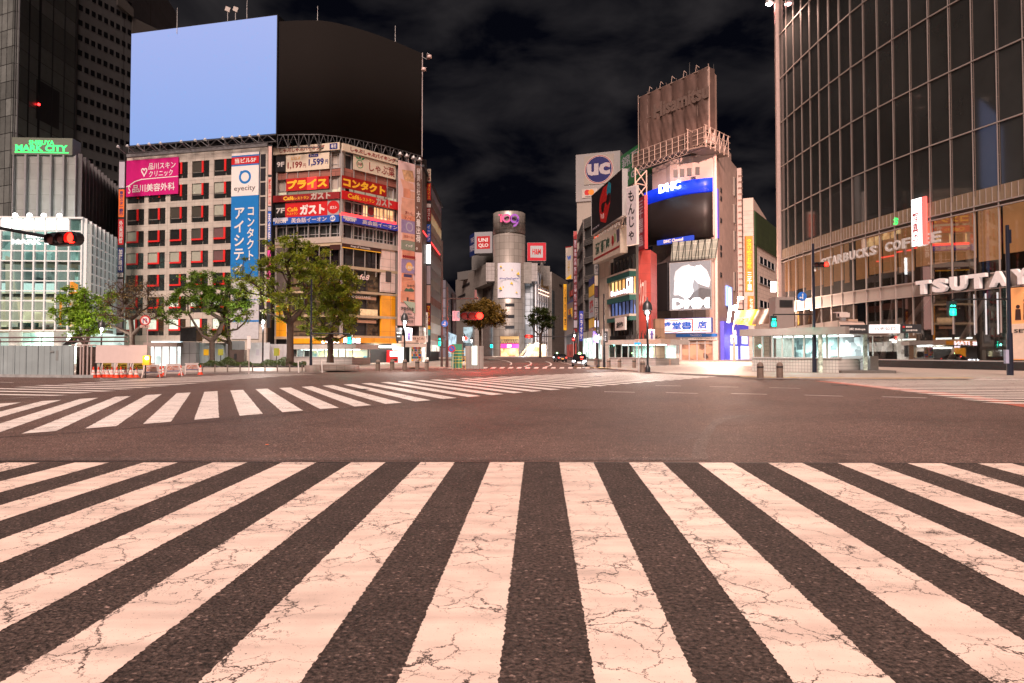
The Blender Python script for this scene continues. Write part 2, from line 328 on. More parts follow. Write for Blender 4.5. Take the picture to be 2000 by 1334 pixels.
def paint(key, col, crack=1.0, wear=.0, sc=2.2):
    m = mat(key, col, .55, var=0); t = m.node_tree; b = t.nodes['Principled BSDF']; N = t.nodes.new; L = t.links.new
    tcn = N('ShaderNodeTexCoord'); ds = N('ShaderNodeTexNoise'); ds.inputs['Scale'].default_value = 3.2; ds.inputs['Detail'].default_value = 7; ds.inputs['Roughness'].default_value = .68
    L(tcn.outputs['Object'], ds.inputs['Vector'])
    sb = N('ShaderNodeVectorMath'); sb.operation = 'SUBTRACT'; sb.inputs[1].default_value = (.5, .5, .5); L(ds.outputs['Color'], sb.inputs[0])
    sc1 = N('ShaderNodeVectorMath'); sc1.operation = 'SCALE'; sc1.inputs['Scale'].default_value = .42; L(sb.outputs[0], sc1.inputs[0])
    ad = N('ShaderNodeVectorMath'); L(tcn.outputs['Object'], ad.inputs[0]); L(sc1.outputs[0], ad.inputs[1])
    cols = []
    wn = N('ShaderNodeTexNoise'); wn.inputs['Scale'].default_value = 1.3; wn.inputs['Detail'].default_value = 3; L(tcn.outputs['Object'], wn.inputs['Vector'])
    for s_, w_, lo in ((sc, .016, .39), (sc * 2.6, .026, .50), (sc * 7, .05, .62)):
        vo = N('ShaderNodeTexVoronoi'); vo.feature = 'DISTANCE_TO_EDGE'; vo.inputs['Scale'].default_value = s_; L(ad.outputs[0], vo.inputs['Vector'])
        mr = N('ShaderNodeMapRange'); mr.inputs[3].default_value = 1; mr.inputs[4].default_value = 0
        ww = N('ShaderNodeMapRange'); ww.inputs[1].default_value = lo; ww.inputs[2].default_value = lo + .2; ww.inputs[3].default_value = .0005; ww.inputs[4].default_value = w_ * 1.25 * crack
        L(wn.outputs['Fac'], ww.inputs[0]); L(ww.outputs[0], mr.inputs[2]); w5 = N('ShaderNodeMath'); w5.operation = 'MULTIPLY'; w5.inputs[1].default_value = .55; L(ww.outputs[0], w5.inputs[0]); L(w5.outputs[0], mr.inputs[1]); L(vo.outputs['Distance'], mr.inputs[0]); cols.append(mr.outputs[0])
    fl = N('ShaderNodeTexNoise'); fl.inputs['Scale'].default_value = 55; fl.inputs['Detail'].default_value = 4; L(tcn.outputs['Object'], fl.inputs['Vector'])
    fr_ = N('ShaderNodeMapRange'); fr_.inputs[1].default_value = .66 - wear; fr_.inputs[2].default_value = .70 - wear; L(fl.outputs['Fac'], fr_.inputs[0]); cols.append(fr_.outputs[0])
    cur = cols[0]
    for c in cols[1:]:
        mx = N('ShaderNodeMath'); mx.operation = 'MAXIMUM'; L(cur, mx.inputs[0]); L(c, mx.inputs[1]); cur = mx.outputs[0]
    dn = N('ShaderNodeTexNoise'); dn.inputs['Scale'].default_value = 4; dn.inputs['Detail'].default_value = 8; L(tcn.outputs['Object'], dn.inputs['Vector'])
    dr = N('ShaderNodeMapRange'); dr.inputs[1].default_value = .3; dr.inputs[2].default_value = .7; dr.inputs[3].default_value = .9; dr.inputs[4].default_value = 1.06; L(dn.outputs['Fac'], dr.inputs[0])
    ms = N('ShaderNodeMapping'); ms.inputs['Scale'].default_value = (.25, 2.2, 1); L(tcn.outputs['Object'], ms.inputs[0]); sn = N('ShaderNodeTexNoise'); sn.inputs['Scale'].default_value = 1.6; sn.inputs['Detail'].default_value = 6; L(ms.outputs[0], sn.inputs['Vector']); sr = N('ShaderNodeMapRange'); sr.inputs[1].default_value = .42; sr.inputs[2].default_value = .7; sr.inputs[3].default_value = 1.04; sr.inputs[4].default_value = .74; L(sn.outputs['Fac'], sr.inputs[0]); m9 = N('ShaderNodeMath'); m9.operation = 'MULTIPLY'; L(dr.outputs[0], m9.inputs[0]); L(sr.outputs[0], m9.inputs[1])
    vm = N('ShaderNodeVectorMath'); vm.operation = 'SCALE'; vm.inputs[0].default_value = col; L(m9.outputs[0], vm.inputs['Scale'])
    mc = N('ShaderNodeMixRGB'); mc.inputs[2].default_value = (.045, .032, .027, 1); L(cur, mc.inputs[0]); L(vm.outputs[0], mc.inputs[1]); L(mc.outputs[0], b.inputs['Base Color'])
    bp = N('ShaderNodeBump'); bp.inputs['Strength'].default_value = .3; bp.inputs['Distance'].default_value = .006; bp.invert = True; L(cur, bp.inputs['Height']); L(bp.outputs[0], b.inputs['Normal'])
    return m
PAINT = paint('cracked_white_road_paint', (.82, .66, .57))
PAINT2 = paint('white_road_paint', (.78, .72, .67), .5, -.02, 1.2)
PAVE = panelmat('pavement_tiles', (.36, .31, .27), .6, .6, .008, axis='XY', rough=.55, var=.1, bump=.2)
KERB = mat('kerb_stone', (.30, .27, .25), .7, var=.2, scale=2)
g = G(); g.quad((-900, -300, 0), (900, -300, 0), (900, 1500, 0), (-900, 1500, 0)); mk('ground', g, ASPH, kind='structure')
# darker, coarser lane with the near crossing
g = G(); a = Gp(-300, 901.5, .004); b = Gp(2300, 906, .004)
g.quad((-60, -12, .004), (60, -12, .004), (60, b.y, .004), (-60, a.y, .004)); mk('road', g, ASPHD, kind='structure')
g = G(); pts = [(-50, 871), (420, 869), (560, 852), (760, 822), (900, 806), (930, 802), (860, 822), (720, 858), (600, 899), (-50, 899)]
g.quad(*[Gp(x, y, .004) for x, y in reversed([(0, 899), (1385, 899), (1378, 880), (1386, 855), (1400, 832), (1430, 818), (1475, 810), (1420, 812), (1392, 822), (1370, 845), (1355, 870), (1350, 893), (0, 893.5)])])
mk('road_patch', g, ASPHL, kind='structure')
def outline_jit(L_, n, amp):
    out = []
    for i, (a, b) in enumerate(zip(L_, L_[1:] + L_[:1])):
        a = Vector(a); b = Vector(b); k = max(1, int((b - a).length / n))
        d = (b - a).normalized(); p = Vector((d.y, -d.x, 0))
        for j in range(k): out.append(a.lerp(b, j / k) + p * (random.uniform(-amp, amp) if j else 0))
    return out
Z2 = .008
g = G()
for i in range(-8, 8):
    w = 66.5
    xt = 957 + 135.2 * i if i <= 0 else 957 + 135.2 * i + (i * i) * .12
    xb = 775 + 388 * i; ywide = 902.5 + max(0, i) * .35 + max(0, -i) * .12
    wb = 198
    def ext(x0, x1, y): t = (y - ywide) / (1334 - ywide); return x0 + (x1 - x0) * t
    yb = 1700
    q = [Gp(xt, ywide, Z2), Gp(xt + w, ywide, Z2), Gp(ext(xt + w, xb + wb, yb), yb, Z2), Gp(ext(xt, xb, yb), yb, Z2)]
    g.add(outline_jit(q[::-1], .035, .006), [list(range(len(outline_jit(q, 1e9, 0))))]) if False else None
    o = outline_jit(q[::-1], .018, .007); g.add(o, [list(range(len(o)))])
mk('crosswalk', g, PAINT, kind='structure')
# diagonal scramble crossing
near = [(42, 847), (166, 837), (279, 828), (379, 820), (468, 812), (551.5, 805), (625.6, 799), (692.5, 794), (753, 789), (811, 784), (866, 779.5), (914.5, 775.3), (961, 771.8), (1003, 768), (1039, 765), (1076.5, 762), (1111, 759), (1143, 756.5)]
far = [(225, 775), (286, 771.5), (345, 768), (399, 765.3), (450, 762.5), (499, 760), (545, 757.8), (589, 755.5), (629.5, 753.2), (670.6, 751), (706, 749), (743, 746.8), (776, 745), (809, 743.2), (839.5, 741.8), (869, 740.5), (897, 739.3), (922.6, 738.3)]
N_ = [Gp(x, y, Z2) for x, y in near]; F_ = [Gp(x, y, Z2) for x, y in far]
def exl(A, i):
    if 0 <= i < len(A): return A[i]
    if i < 0: return A[0] + (A[0] - A[2]) / 2 * (-i)
    d = (A[-1] - A[-5]) / 4; return A[-1] + d * (i - len(A) + 1)
g = G()
for i in range(-4, 38):
    n0, n1, f0, f1 = exl(N_, i), exl(N_, i + 1), exl(F_, i), exl(F_, i + 1)
    q = [n0, n0.lerp(n1, .53), f0.lerp(f1, .5), f0]
    o = outline_jit(q, .12, .01) if n0.y < 30 else q
    g.add(o, [list(range(len(o)))])
mk('crosswalk', g, PAINT2, kind='structure')
g = G()
for (x0, y0, x1, y1) in [(15, 777.5, 55, 776), (-80, 769, 110, 772.3), (-60, 763, 160, 767.5), (-30, 758.4, 206, 764), (32, 755.5, 245, 760), (72, 752.5, 282, 757), (115, 750, 317, 754), (155, 747.5, 349, 751.5), (190, 745, 377, 748.6), (225, 742.7, 404, 745.8), (250, 741, 430, 743.5), (277, 739.5, 455, 741.5), (320, 738, 480, 739.6), (350, 736.5, 510, 737.8), (385, 735, 540, 735.8), (415, 733.5, 565, 734), (450, 732, 590, 732.3), (480, 730.6, 610, 730.7)]:
    a = Gp(x0, y0, Z2); b = Gp(x1, y1, Z2); w = .24
    g.quad(a + Vector((.05, -w, 0)), b + Vector((-.05, -w, 0)), b + Vector((.3, w, 0)), a + Vector((.3, w, 0)))
mk('crosswalk', g, PAINT2, kind='structure')
g = G()
Yk = 41.3; k = 0
while Yk > 21.3:
    a = Gp(1584, 740.6); b = Gp(2000, 797.5); t = (a.y - Yk) / (a.y - b.y); xl = a.x + (b.x - a.x) * t
    g.quad((xl + .35, Yk - .5, Z2), (xl + 15, Yk - .5 - 1.2, Z2), (xl + 15, Yk - 1.2 + .1, Z2), (xl, Yk + .1, Z2)); Yk -= 1.36 - k * .01; k += 1
mk('crosswalk', g, PAINT2, kind='structure')
g = G()
for i in range(-1, 20):
    xb = 1160 - 16.9 * i; yb = 719.8 - .02 * i; sl = (-.2 + i * .45)
    g.quad(Gp(xb, yb, Z2), Gp(xb + 9, yb, Z2), Gp(xb + 8 + sl, yb - 2.6, Z2), Gp(xb + sl, yb - 2.6, Z2))
mk('crosswalk', g, PAINT2, kind='structure')
# red and yellow band beside the right crossing, lane dashes, curving lane lines
g = G(); g.quad(*[Gp(x, y, .006) for x, y in [(1590, 744), (1640, 749.5), (1780, 765), (1890, 777), (2010, 797), (2010, 790), (1900, 772), (1790, 761), (1640, 746)][::-1]])
mk('road_marking', g, mat('red_road_paint', (.42, .12, .08), .6, var=.15), kind='structure')
g = G()
for (x0, y0, x1, y1) in [(1386, 755, 1443, 756), (1502, 757, 1563, 758.5), (1428, 768.5, 1498, 770), (1571, 771.5, 1646, 773.7), (1723, 774.8, 1810, 777), (1180, 765, 1240, 766), (1300, 766.7, 1363, 768.3), (1280, 753, 1330, 753.8), (0, 746.3, 26, 747.3)]:
    a = Gp(x0, y0, Z2); b = Gp(x1, y1, Z2); w = .08
    g.quad(a + Vector((0, -w, 0)), b + Vector((0, -w, 0)), b + Vector((0, w, 0)), a + Vector((0, w, 0)))
def strip(g, pts, w, z=Z2):
    P = [Gp(x, y, z) for x, y in pts]
    for a, b in zip(P, P[1:]):
        d = (b - a).normalized(); n = Vector((-d.y, d.x, 0)) * w; g.quad(a - n, b - n, b + n, a + n)
strip(g, [(945, 698.5), (972, 701.5), (990, 705), (998, 708), (999, 711), (996, 713)], .1)
strip(g, [(1025, 705), (1034, 706.5), (1038, 709), (1036, 712), (1024, 716.5)], .11)
strip(g, [(1066, 706), (1073, 708), (1077, 711), (1075, 714), (1065, 716.5)], .11)
strip(g, [(1095, 708), (1108, 710), (1118, 712.5)], .1)
mk('road_marking', g, PAINT2, kind='structure')
# pavements with kerbs
PZ = .12
def pavement(px, back, name='pavement'):
    P = [Gp(x, y) for x, y in px] + [Vector((*p, 0)) for p in back]
    g = G(); g.add([(p.x, p.y, PZ) for p in P], [list(range(len(P)))])
    mk(name, g, PAVE, kind='structure')
    g = G(); k = len(px)
    for i in range(k - 1):
        a, b = P[i], P[i + 1]; d = (b - a).normalized(); n = Vector((-d.y, d.x, 0)) * .2
        g.add([(a.x, a.y, 0), (b.x, b.y, 0), (b.x, b.y, PZ + .004), (a.x, a.y, PZ + .004), (a.x + n.x, a.y + n.y, PZ + .004), (b.x + n.x, b.y + n.y, PZ + .004)], [[0, 1, 2, 3], [3, 2, 5, 4]])
    mk('kerb', g, KERB, kind='structure')
pavement([(-600, 731), (0, 731.5), (200, 731), (395, 729.5), (480, 728), (560, 728), (640, 727), (700, 722), (800, 719.8), (870, 719), (925, 714.5), (938, 709), (941, 704), (930, 699), (880, 697.5)], [(-120, 320), (-200, 120)])
pavement([(1110, 698.5), (1124, 703), (1135, 709), (1148, 715), (1168, 719.5), (1200, 723), (1260, 728.5), (1340, 733), (1480, 739), (1560, 741), (1700, 742), (1900, 741.5), (2000, 742), (2400, 752)], [(120, 60), (120, 300), (40, 330)])
pavement([(962, 697.2), (1000, 697.8), (1062, 697.6), (1098, 696.2)], [(30, 420), (-15, 420)])
g = G(); strip(g, [(1445, 735.5), (1560, 737.6), (1700, 738.5), (1900, 738)], .35, PZ + .004); strip(g, [(1120, 716.5), (1160, 717.5), (1200, 719.5)], .3, PZ + .004)
strip(g, [(800, 717.5), (868, 717)], .3, PZ + .004)
mk('tactile_paving', g, mat('yellow_tactile_tiles', (.55, .33, .05), .6, var=.15, scale=1.5), kind='structure')
# manhole covers
g = G(); m0 = Gp(897, 742.5, .012); g.disc(WF, 0, 0, .01, 0, .01) if False else None
for (x, y, r) in [(897, 742.7, .45), (707, 760.5, .35), (1160, 736, .5), (1640, 752, .4)]:
    c = Gp(x, y, .004); g.lathe((c.x, c.y, .004), [(0.001, .012), (r * .8, .012), (r, .006), (r, 0)], 20)
mk('manhole_cover', g, mat('iron_cover', (.05, .04, .038), .5, .5, var=.2), kind='structure')

# tar seams and worn streaks
g = G(); random.seed(3)
def seam(pts, w):
    P = []
    for a, b in zip(pts, pts[1:]):
        for k in range(6): P.append((a[0] + (b[0] - a[0]) * k / 6, a[1] + (b[1] - a[1]) * k / 6 + random.uniform(-.15, .15)))
    strip(g, P + [pts[-1]], w, .005)
seam([(-50, 857), (150, 845), (420, 822), (700, 796), (900, 778)], .025); seam([(0, 902), (0, 902.2)], .01)
seam([(880, 742), (1300, 756), (1700, 764), (2000, 770)], .03); seam([(1100, 800), (1400, 796), (1750, 806)], .02)
seam([(200, 757), (640, 745), (1000, 728)], .03)
mk('road_marking', g, mat('tar_seam', (.022, .018, .017), .6), kind='structure')
g = G(); seam([(-20, 901), (2020, 905)], .035); mk('road_marking', g, pal('tar_seam'), kind='structure')
# ================================================================== left: dark tower and glass mall block
MC_GLASS = glassmat('clear_lit_glass', (.86, .97, .95), .35)
MULL = mat('white_mullion', (.62, .64, .64), .4, .2, var=.05)
def at_frames(*pts):
    P = [XY(px, Y) for px, Y in pts]; return [Fr(a, b) for a, b in zip(P, P[1:])], P
fs, P = at_frames((-75, 137), (19, 131), (62, 138), (135, 150), (247, 163.5), (300, 170))
t = thing('office_tower', 'dark high-rise with small square windows behind the blue screen, cut off at the top', 'building', (P[2].x, P[2].y, 0))
TW = panelmat('dark_tower_wall', (.105, .110, .114), 4.05, 3.4, .05, gcol=(.05, .05, .05), var=.08)
TG = panelmat('tower_curtain_glass', (.125, .14, .135), 1.55, 3.4, .08, gcol=(.012, .012, .012), rough=.3, var=.35)
g = G(); base = [(p.x, p.y) for p in P] + [(P[-1].x - 10, 230), (P[0].x - 20, 230)]; g.hprism(base, 0, 82.4); mk('wall', g, TW, t)
zt0 = fs[3].uv(236, 0)[1]; ua = fs[3].uv(225, 0)[0]
g = G()
g.prism(fs[3], [(-.1, 82.3), (fs[3].L, 82.3), (fs[3].L, 85), (ua, 87), (-.1, 110)], -14, -.01); g.hprism([(P[0].x, P[0].y), (P[1].x, P[1].y), (P[2].x, P[2].y), (P[3].x, P[3].y), (P[3].x - 12, 220), (P[0].x - 12, 220)], 82.3, 112)
mk('upper_storeys', g, TW, t)
g = G()
for f in fs[0:3]: g.box(f, 0.2, f.L - .2, .02, .3, 20, 111)
mk('curtain_wall', g, TG, t)
g = G()
for f in fs[1:3]:
    n = int(f.L / 3.2)
    for i in range(n + 1): g.box(f, .2 + i * (f.L - .4) / n - .04, .2 + i * (f.L - .4) / n + .06, .3, .5, 20, 111)
mk('mullions', g, DGREY, t)
g = G(); f = fs[2]
for yy in (152, 178, 204):
    u0, z0 = f.uv(64, yy - 26); z = f.uv(70, yy)[1]; g.box(f, -1.5, f.L * .55, .31, .36, z - 3.0, z - .3)
mk('window_band', g, BLACK, t)
f = fs[3]; g = G(); n = 12; 
rows = [z for z in [24 + 3.4 * k for k in range(24)]]
cnt = 0
for z in rows:
    for i in range(n):
        u = .8 + i * (f.L + 6 - 1.6) / n
        fr_ = f if u < f.L - 1 else None
        if fr_: g.box(fr_, u, u + .95, .0, .06, z, z + 1.25)
mk('window', g, mat('dark_tower_window', (.006, .006, .007), .25, var=.1, spec=.5), t, kind='stuff')
# sloping roof edge strip
g = G(); g.prism(fs[3], [(ua, 87), (fs[3].L, 85), (fs[3].L, 83), (ua + .3, 84)], .05, .6); g.box(fs[4], 0, fs[4].L, -.2, .3, 75, 83); mk('parapet', g, mat('pale_tower_cap', (.09, .085, .08), .6), t)
g = G(); p = At(79, 208, 139); 
for dx in (-.5, .5): g.disc(Fr((p.x, p.y - 1.2), (p.x + 1, p.y - 1.2)), dx, p.z, .25, -.1, .1, 10)
mk('warning_lamp', g, mat('red_warning_lamp', (1, .02, .02), .4, emit=4), t)
# ---- mall block
A, B, C = XY(-150, 87), XY(160, 88), XY(226, 104); f1, f2 = Fr(A, B), Fr(B, C)
t = thing('shopping_centre', 'glass fronted mall block glowing white and green behind the grey hoarding', 'building', (B.x, B.y, 0))
ztop = f1.uv(80, 426)[1]; zlow = f1.uv(80, 646)[1]
g = G(); g.hprism([(A.x, A.y + 6), (B.x - 7, B.y + 6), (C.x - 6, C.y - .5), (C.x - .1, C.y - .3), (C.x, C.y + 38), (A.x, A.y + 58)], PZ, ztop - .3); mk('inner_wall', g, roommat('mall_interior', (.12, .20, .17), (.80, .98, .90), .30, .22, .5), t)
for ya, yb_, nm, m_ in ((448, 502, 'grey_office_layer', roommat('mall_grey', (.14, .22, .20), (.55, .72, .66), .36, .6, .6)), (502, 546, 'dim_floor_layer', roommat('mall_dim', (.05, .07, .07), (.36, .42, .40), .20, .9, .8)), (546, 564, 'bright_floor_layer', mat('mall_white', (.8, .95, .9), .5, emit=.4)), (564, 645, 'cream_floor_layer', roommat('mall_cream', (.42, .33, .24), (.90, .80, .55), .40, .5, .6))):
    mk(nm, G().box(f1, 2, f1.L - 4, -5.2, -5.0, f1.uv(80, yb_)[1], f1.uv(80, ya)[1]), m_, t)
g = G(); g.hprism([(A.x, A.y), (B.x, B.y), (C.x, C.y), (C.x, C.y + 40), (A.x, A.y + 60)], ztop - .25, ztop + .12); mk('roof', g, LGREY, t)
g = G()
for zz in [zlow + .1, zlow + 4.4, zlow + 8.7]: g.hprism([(A.x, A.y + .35), (B.x - .35, B.y + .35), (C.x - .35, C.y), (C.x - 2, C.y + 10), (A.x, A.y + 20)], zz, zz + .4)
mk('floor_slab', g, mat('pale_floor_edge', (.6, .55, .46), .6), t)
U = lambda px: f1.uv(px, 560)[0]
g = G(); xs = [-106, -84.5, -63, -41.5, -20, 2, 23.5, 45, 67, 89, 111, 135, 160]
g.box(f1, U(-106), U(160), .0, .01, zlow, ztop); g.box(f2, 0, f2.L, 0, .01, zlow + 1, ztop); mk('glass', g, MC_GLASS, t)
rowz = [f1.uv(80, 646 - 19.45 * k)[1] for k in range(12)]
g = G()
for x in xs: g.box(f1, U(x) - .09, U(x) + .09, .011, .3, zlow, ztop)
for z in rowz[:-1]: g.box(f1, U(-106), U(160), .012, .24, z - .07, z + .07)
n = 8
for i in range(n + 1): g.box(f2, i * f2.L / n - .07, i * f2.L / n + .07, .011, .35, zlow + .8, ztop)
for z in rowz[:-1]: g.box(f2, 0, f2.L, .012, .2, z - .06, z + .06)
g.box(f1, U(-106), U(160) + .2, .0, .45, ztop - .1, ztop + .12)
mk('mullions', g, mat('glow_lit_mullion', (.70, .76, .76), .4, emit=.06, var=.05), t)  # mall glow on the mullions put in as faint emission
g = G(); g.box(f1, U(2), U(135), .014, .14, f1.uv(80, 448)[1], f1.uv(80, 428)[1]); mk('lit_fascia', g, mat('lit_white_fascia', (.9, 1, .98), .5, emit=.8, var=.05), t)
g = G(); add_text(g, f1, 'SHIBUYA', U(52), U(92), f1.uv(80, 466)[1], f1.uv(80, 459)[1], .32, .03); add_text(g, f1, 'MARK CITY', U(24), U(134), f1.uv(80, 478)[1], f1.uv(80, 468)[1], .32, .03); mk('lettering', g, mat('lit_white_letters', (1, 1, 1), .5, emit=.6), t)
g = G(); V = lambda px, py, n=-4: f1.P(f1.uv(px, py)[0], n, f1.uv(px, py)[1])
pl = [f1.uv(*q) for q in [(96, 536), (134, 556), (134, 580), (118, 576), (96, 566)]]; g.prism(f1, pl, -3.2, -3.0); g.box(f2, 2, 11, -3.2, -3, zlow + .8, zlow + 4); mk('orange_panel', g, mat('lit_orange_panel', (.95, .28, .03), .5, emit=.45, var=.1), t)
g = G()
for px in (12, 101, 148):
    p = f1.P(U(px), -2, PZ); g.tube(p, (p.x, p.y, ztop - .4), .75, n=16)
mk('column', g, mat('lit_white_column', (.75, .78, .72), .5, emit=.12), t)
g = G(); z = zlow + 2.15
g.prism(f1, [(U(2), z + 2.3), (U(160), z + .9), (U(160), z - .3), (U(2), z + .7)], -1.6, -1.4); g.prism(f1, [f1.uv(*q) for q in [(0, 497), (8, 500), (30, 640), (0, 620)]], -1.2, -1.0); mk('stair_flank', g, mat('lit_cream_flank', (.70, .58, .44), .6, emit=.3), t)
sign('hanging_sign', 'dark green mall sign with white serif letters hanging inside the glass front', 'sign', f1, (27, 630, 67, 641), mat('dark_green_lit', (.02, .09, .07), .5, emit=.1), [('t', 'MARK CITY', .1, .25, .95, .72, WHITE, .03)], depth=.1, n0=-.9)
sign('hanging_sign', 'pale direction sign with a slanting arrow inside the glass front', 'sign', f1, (70, 631, 102, 641), mat('pale_lit_sign', (.75, .60, .50), .5, emit=.15), [('t', '渋谷駅', .25, .3, .6, .75, RED, .02), ('t', '↗', .78, .15, .95, .85, BLACK, .04)], depth=.1, n0=-.9)
# ground floor of the block: glowing passage
g = G(); z2 = zlow - .1
g.box(f1, U(-140), U(100), -7, -6.8, PZ, z2); mk('passage_wall', g, roommat('passage_light', (.45, .5, .42), (.95, 1, .92), .36, .5, .4, sample=True), t)
g = G(); g.box(f1, U(-140), U(140), -6.7, .2, z2, z2 + .25); mk('passage_ceiling', g, mat('cream_soffit', (.55, .45, .34), .6), t)
g = G(); g.prism(f1, [f1.uv(*q) for q in [(138, 652), (110, 674), (122, 674), (140, 661)]], -2.4, -1.2); mk('escalator', g, DGREY, t)
# upper volume with bottom-lit panels
D, E, F3 = XY(22, 92), XY(146, 92.5), XY(226, 112); f3, f4 = Fr(D, E), Fr(E, F3); zu = f3.uv(80, 304)[1]
g = G(); g.hprism([(D.x, D.y), (E.x, E.y), (F3.x, F3.y), (F3.x, F3.y + 30), (D.x, D.y + 50)], ztop + .1, zu); mk('upper_block', g, panelmat('grey_upper_panels', (.25, .26, .25), 1.7, 2.1, .02, rough=.35), t)
g = G()
for k in range(6): u = f3.L * k / 5; g.box(f3, max(0, u - .12), min(f3.L, u + .12), .0, .55, ztop + .1, zu)
mk('fins', g, GREY, t); g = G()
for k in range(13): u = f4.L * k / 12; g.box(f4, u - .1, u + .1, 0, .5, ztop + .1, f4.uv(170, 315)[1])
mk('side_fins', g, mat('dim_side_fin', (.07, .07, .075), .5), t); mk('side_cladding', G().box(f4, 0, f4.L, .01, .08, ztop + .1, zu - .05), mat('dim_side_panel', (.05, .052, .055), .4), t)  # dimmer light on the side face put into darker fin and panel colours
g = G()
for px in (30, 58, 86, 116): p = f1.P(U(px), .3, ztop + .25); g.lathe(p, [(.01, .3), (.2, .25), (.28, 0)], 10)
mk('floodlight', g, mat('floodlight_glow', (1, 1, 1), .4, emit=9), t)
for px in (45, 100): lamp('AREA', f1.P(U(px), .7, ztop + .5), 60, (.8, 1, .95), 1.0, (R(150), 0, 0))
u0 = f3.uv(25, 290)[0]
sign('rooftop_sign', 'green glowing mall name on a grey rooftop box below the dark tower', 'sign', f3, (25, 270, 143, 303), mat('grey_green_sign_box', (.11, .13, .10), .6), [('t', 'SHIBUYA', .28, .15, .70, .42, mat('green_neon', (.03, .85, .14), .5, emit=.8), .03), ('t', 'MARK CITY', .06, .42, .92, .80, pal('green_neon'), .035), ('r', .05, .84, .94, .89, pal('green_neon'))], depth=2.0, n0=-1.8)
lamp('AREA', f1.P(U(40), -5, 3.0), 260, (.85, 1, .9), 3, (R(80), 0, 0))
# ================================================================== white office block under the blue screen
fA = frp(242, 102.6, 519, 97.0); zr = fA.uv(380, 297)[1]
t = thing('office_block', 'beige panelled office block with red L shaped window frames under the blue screen', 'building', (fA.P(fA.L / 2, 0, 0).x, fA.P(fA.L / 2, 0, 0).y, 0), fA.rz)
BEI = panelmat('beige_stone_panels', (.45, .415, .365), 1.55, 1.08, .018, var=.05)
g = G(); g.box(fA, 0, fA.L, -28, -.35, PZ, zr - .2); mk('core', g, BACKW, t)
UA = lambda px, py=420: fA.uv(px, py)[0]
bays = [(248, 281.5), (289.5, 323), (332, 365.5), (374, 407.5), (417, 452)]
z0r = fA.uv(265, 323.5)[1]; pitch = (z0r - fA.uv(265, 624)[1]) / 7; rowsz = [z0r - pitch * k for k in range(8)]
g = G(); edges = [0] + [v for a, b in bays for v in (UA(a), UA(b))] + [fA.L]
for a, b in zip(edges[0::2], edges[1::2]): g.box(fA, a, b, -.35, 0, PZ, zr)
for a, b in bays:
    prev = zr
    for z in rowsz + [None]:
        lo = z if z else PZ + 4.2
        g.box(fA, UA(a), UA(b), -.35, -.003, lo if z else PZ + .1, prev)
        prev = (z - 2.42) if z else None
mk('wall', g, BEI, t)
REDF = mat('red_window_frame', (.62, .02, .02), .4, var=.05)
CURT = [mat('window_blind', (.30, .31, .25), .6, emit=.04), mat('window_dark', (.018, .02, .02), .1, spec=.7), mat('window_dim', (.06, .055, .045), .3), mat('window_blind_lit', (.55, .65, .55), .6, emit=.26, var=.25, scale=1.2), mat('window_pinkish', (.14, .08, .08), .4)]
BEI2 = mat('window_surround_grey', (.20, .19, .17), .6)
layout = ['11110', '11100', '22221', '01101', '00013', '21114', '03333', '13333']
for r, z in enumerate(rowsz):
    for c, (a, b) in enumerate(bays):
        ua, ub = UA(a), UA(b); w = ub - ua; um = ua + w * .56; ur = um + w * .11
        k = [0, 1, 2, 3, 4][{(6, 2): 3, (6, 3): 3, (6, 4): 3, (7, 0): 3, (7, 1): 3, (7, 2): 3, (7, 3): 3, (7, 4): 3, (3, 0): 0, (1, 4): 0, (2, 4): 0, (4, 0): 0, (4, 1): 0, (4, 2): 0, (4, 3): 0, (1, 3): 0, (3, 4): 4, (4, 4): 4, (5, 0): 2, (6, 0): 0}.get((r, c), random.choice([1, 1, 2]))]
        g = G(); g.box(fA, ua + .05, um, -.18, -.12, z - 1.52, z - .05); g.cm = 1
        g.box(fA, ur + .05, ub - .05, -.18, -.11, z - 1.52, z - .05); g.box(fA, ua + .05, um + .15, -.18, -.11, z - 2.36, z - 1.72); g.box(fA, ur, ub - .05, -.18, -.11, z - 2.36, z - 1.60)
        g.cm = 2; g.box(fA, ua + .02, ub - .02, -.30, -.20, z - 2.41, z - .01)
        wn = mk('window', g, [CURT[k], CURT[1], BEI2], t)
        g = G(); g.box(fA, um, ur, -.09, .0, z - 1.74, z)
        if r >= 3: g.box(fA, ua, um, -.09, .0, z - 1.74, z - 1.50)
        mk('frame', g, REDF, wn)
g = G()
for a, b in bays: g.box(fA, UA(a) + .2, UA(b) - .2, -.5, -.32, PZ + .3, PZ + 3.6)
g = G(); g.box(fA, 0, fA.L, -.2, .12, zr, zr + .45); mk('cornice', g, GREY, t)
g = G()
for k in range(12):
    z = zr - 1.1 - k * 2.05; g.box(fA, UA(508.5), UA(518), .0, .06, z - 1.8, z)
mk('glass_strip', g, mat('dark_panel_glass', (.03, .03, .036), .2, var=.3, scale=.3), t)
g = G(); g.box(fA, UA(300), UA(360), .0, .12, PZ, 3.3); mk('shopfront', g, roommat('blueish_shop_light', (.2, .4, .5), (.95, 1, 1), .5, 1.2, .8), t)
MAG = mat('magenta_sign_face', (.50, .008, .16), .45, var=.04)
sign('wall_sign', 'magenta clinic billboard with white characters and a flowing white line', 'billboard', fA, (247.5, 311, 350, 382), MAG, [('t', '品川スキン', .44, .12, .95, .30, WHITE, .012), ('t', 'クリニック', .45, .33, .90, .50, WHITE, .012), ('t', '品川美容外科', .14, .68, .94, .90, WHITE, .015), ('t', 'S', .055, .70, .10, .92, WHITE, .01), ('t', '♡', .30, .24, .42, .48, WHITE, .03),
    ('p', [(0, .72), (.06, .69), (.18, .58), (.30, .535), (.6, .525), (1, .52), (1, .54), (.6, .548), (.31, .56), (.19, .605), (.06, .72), (0, .74)], WHITE)])
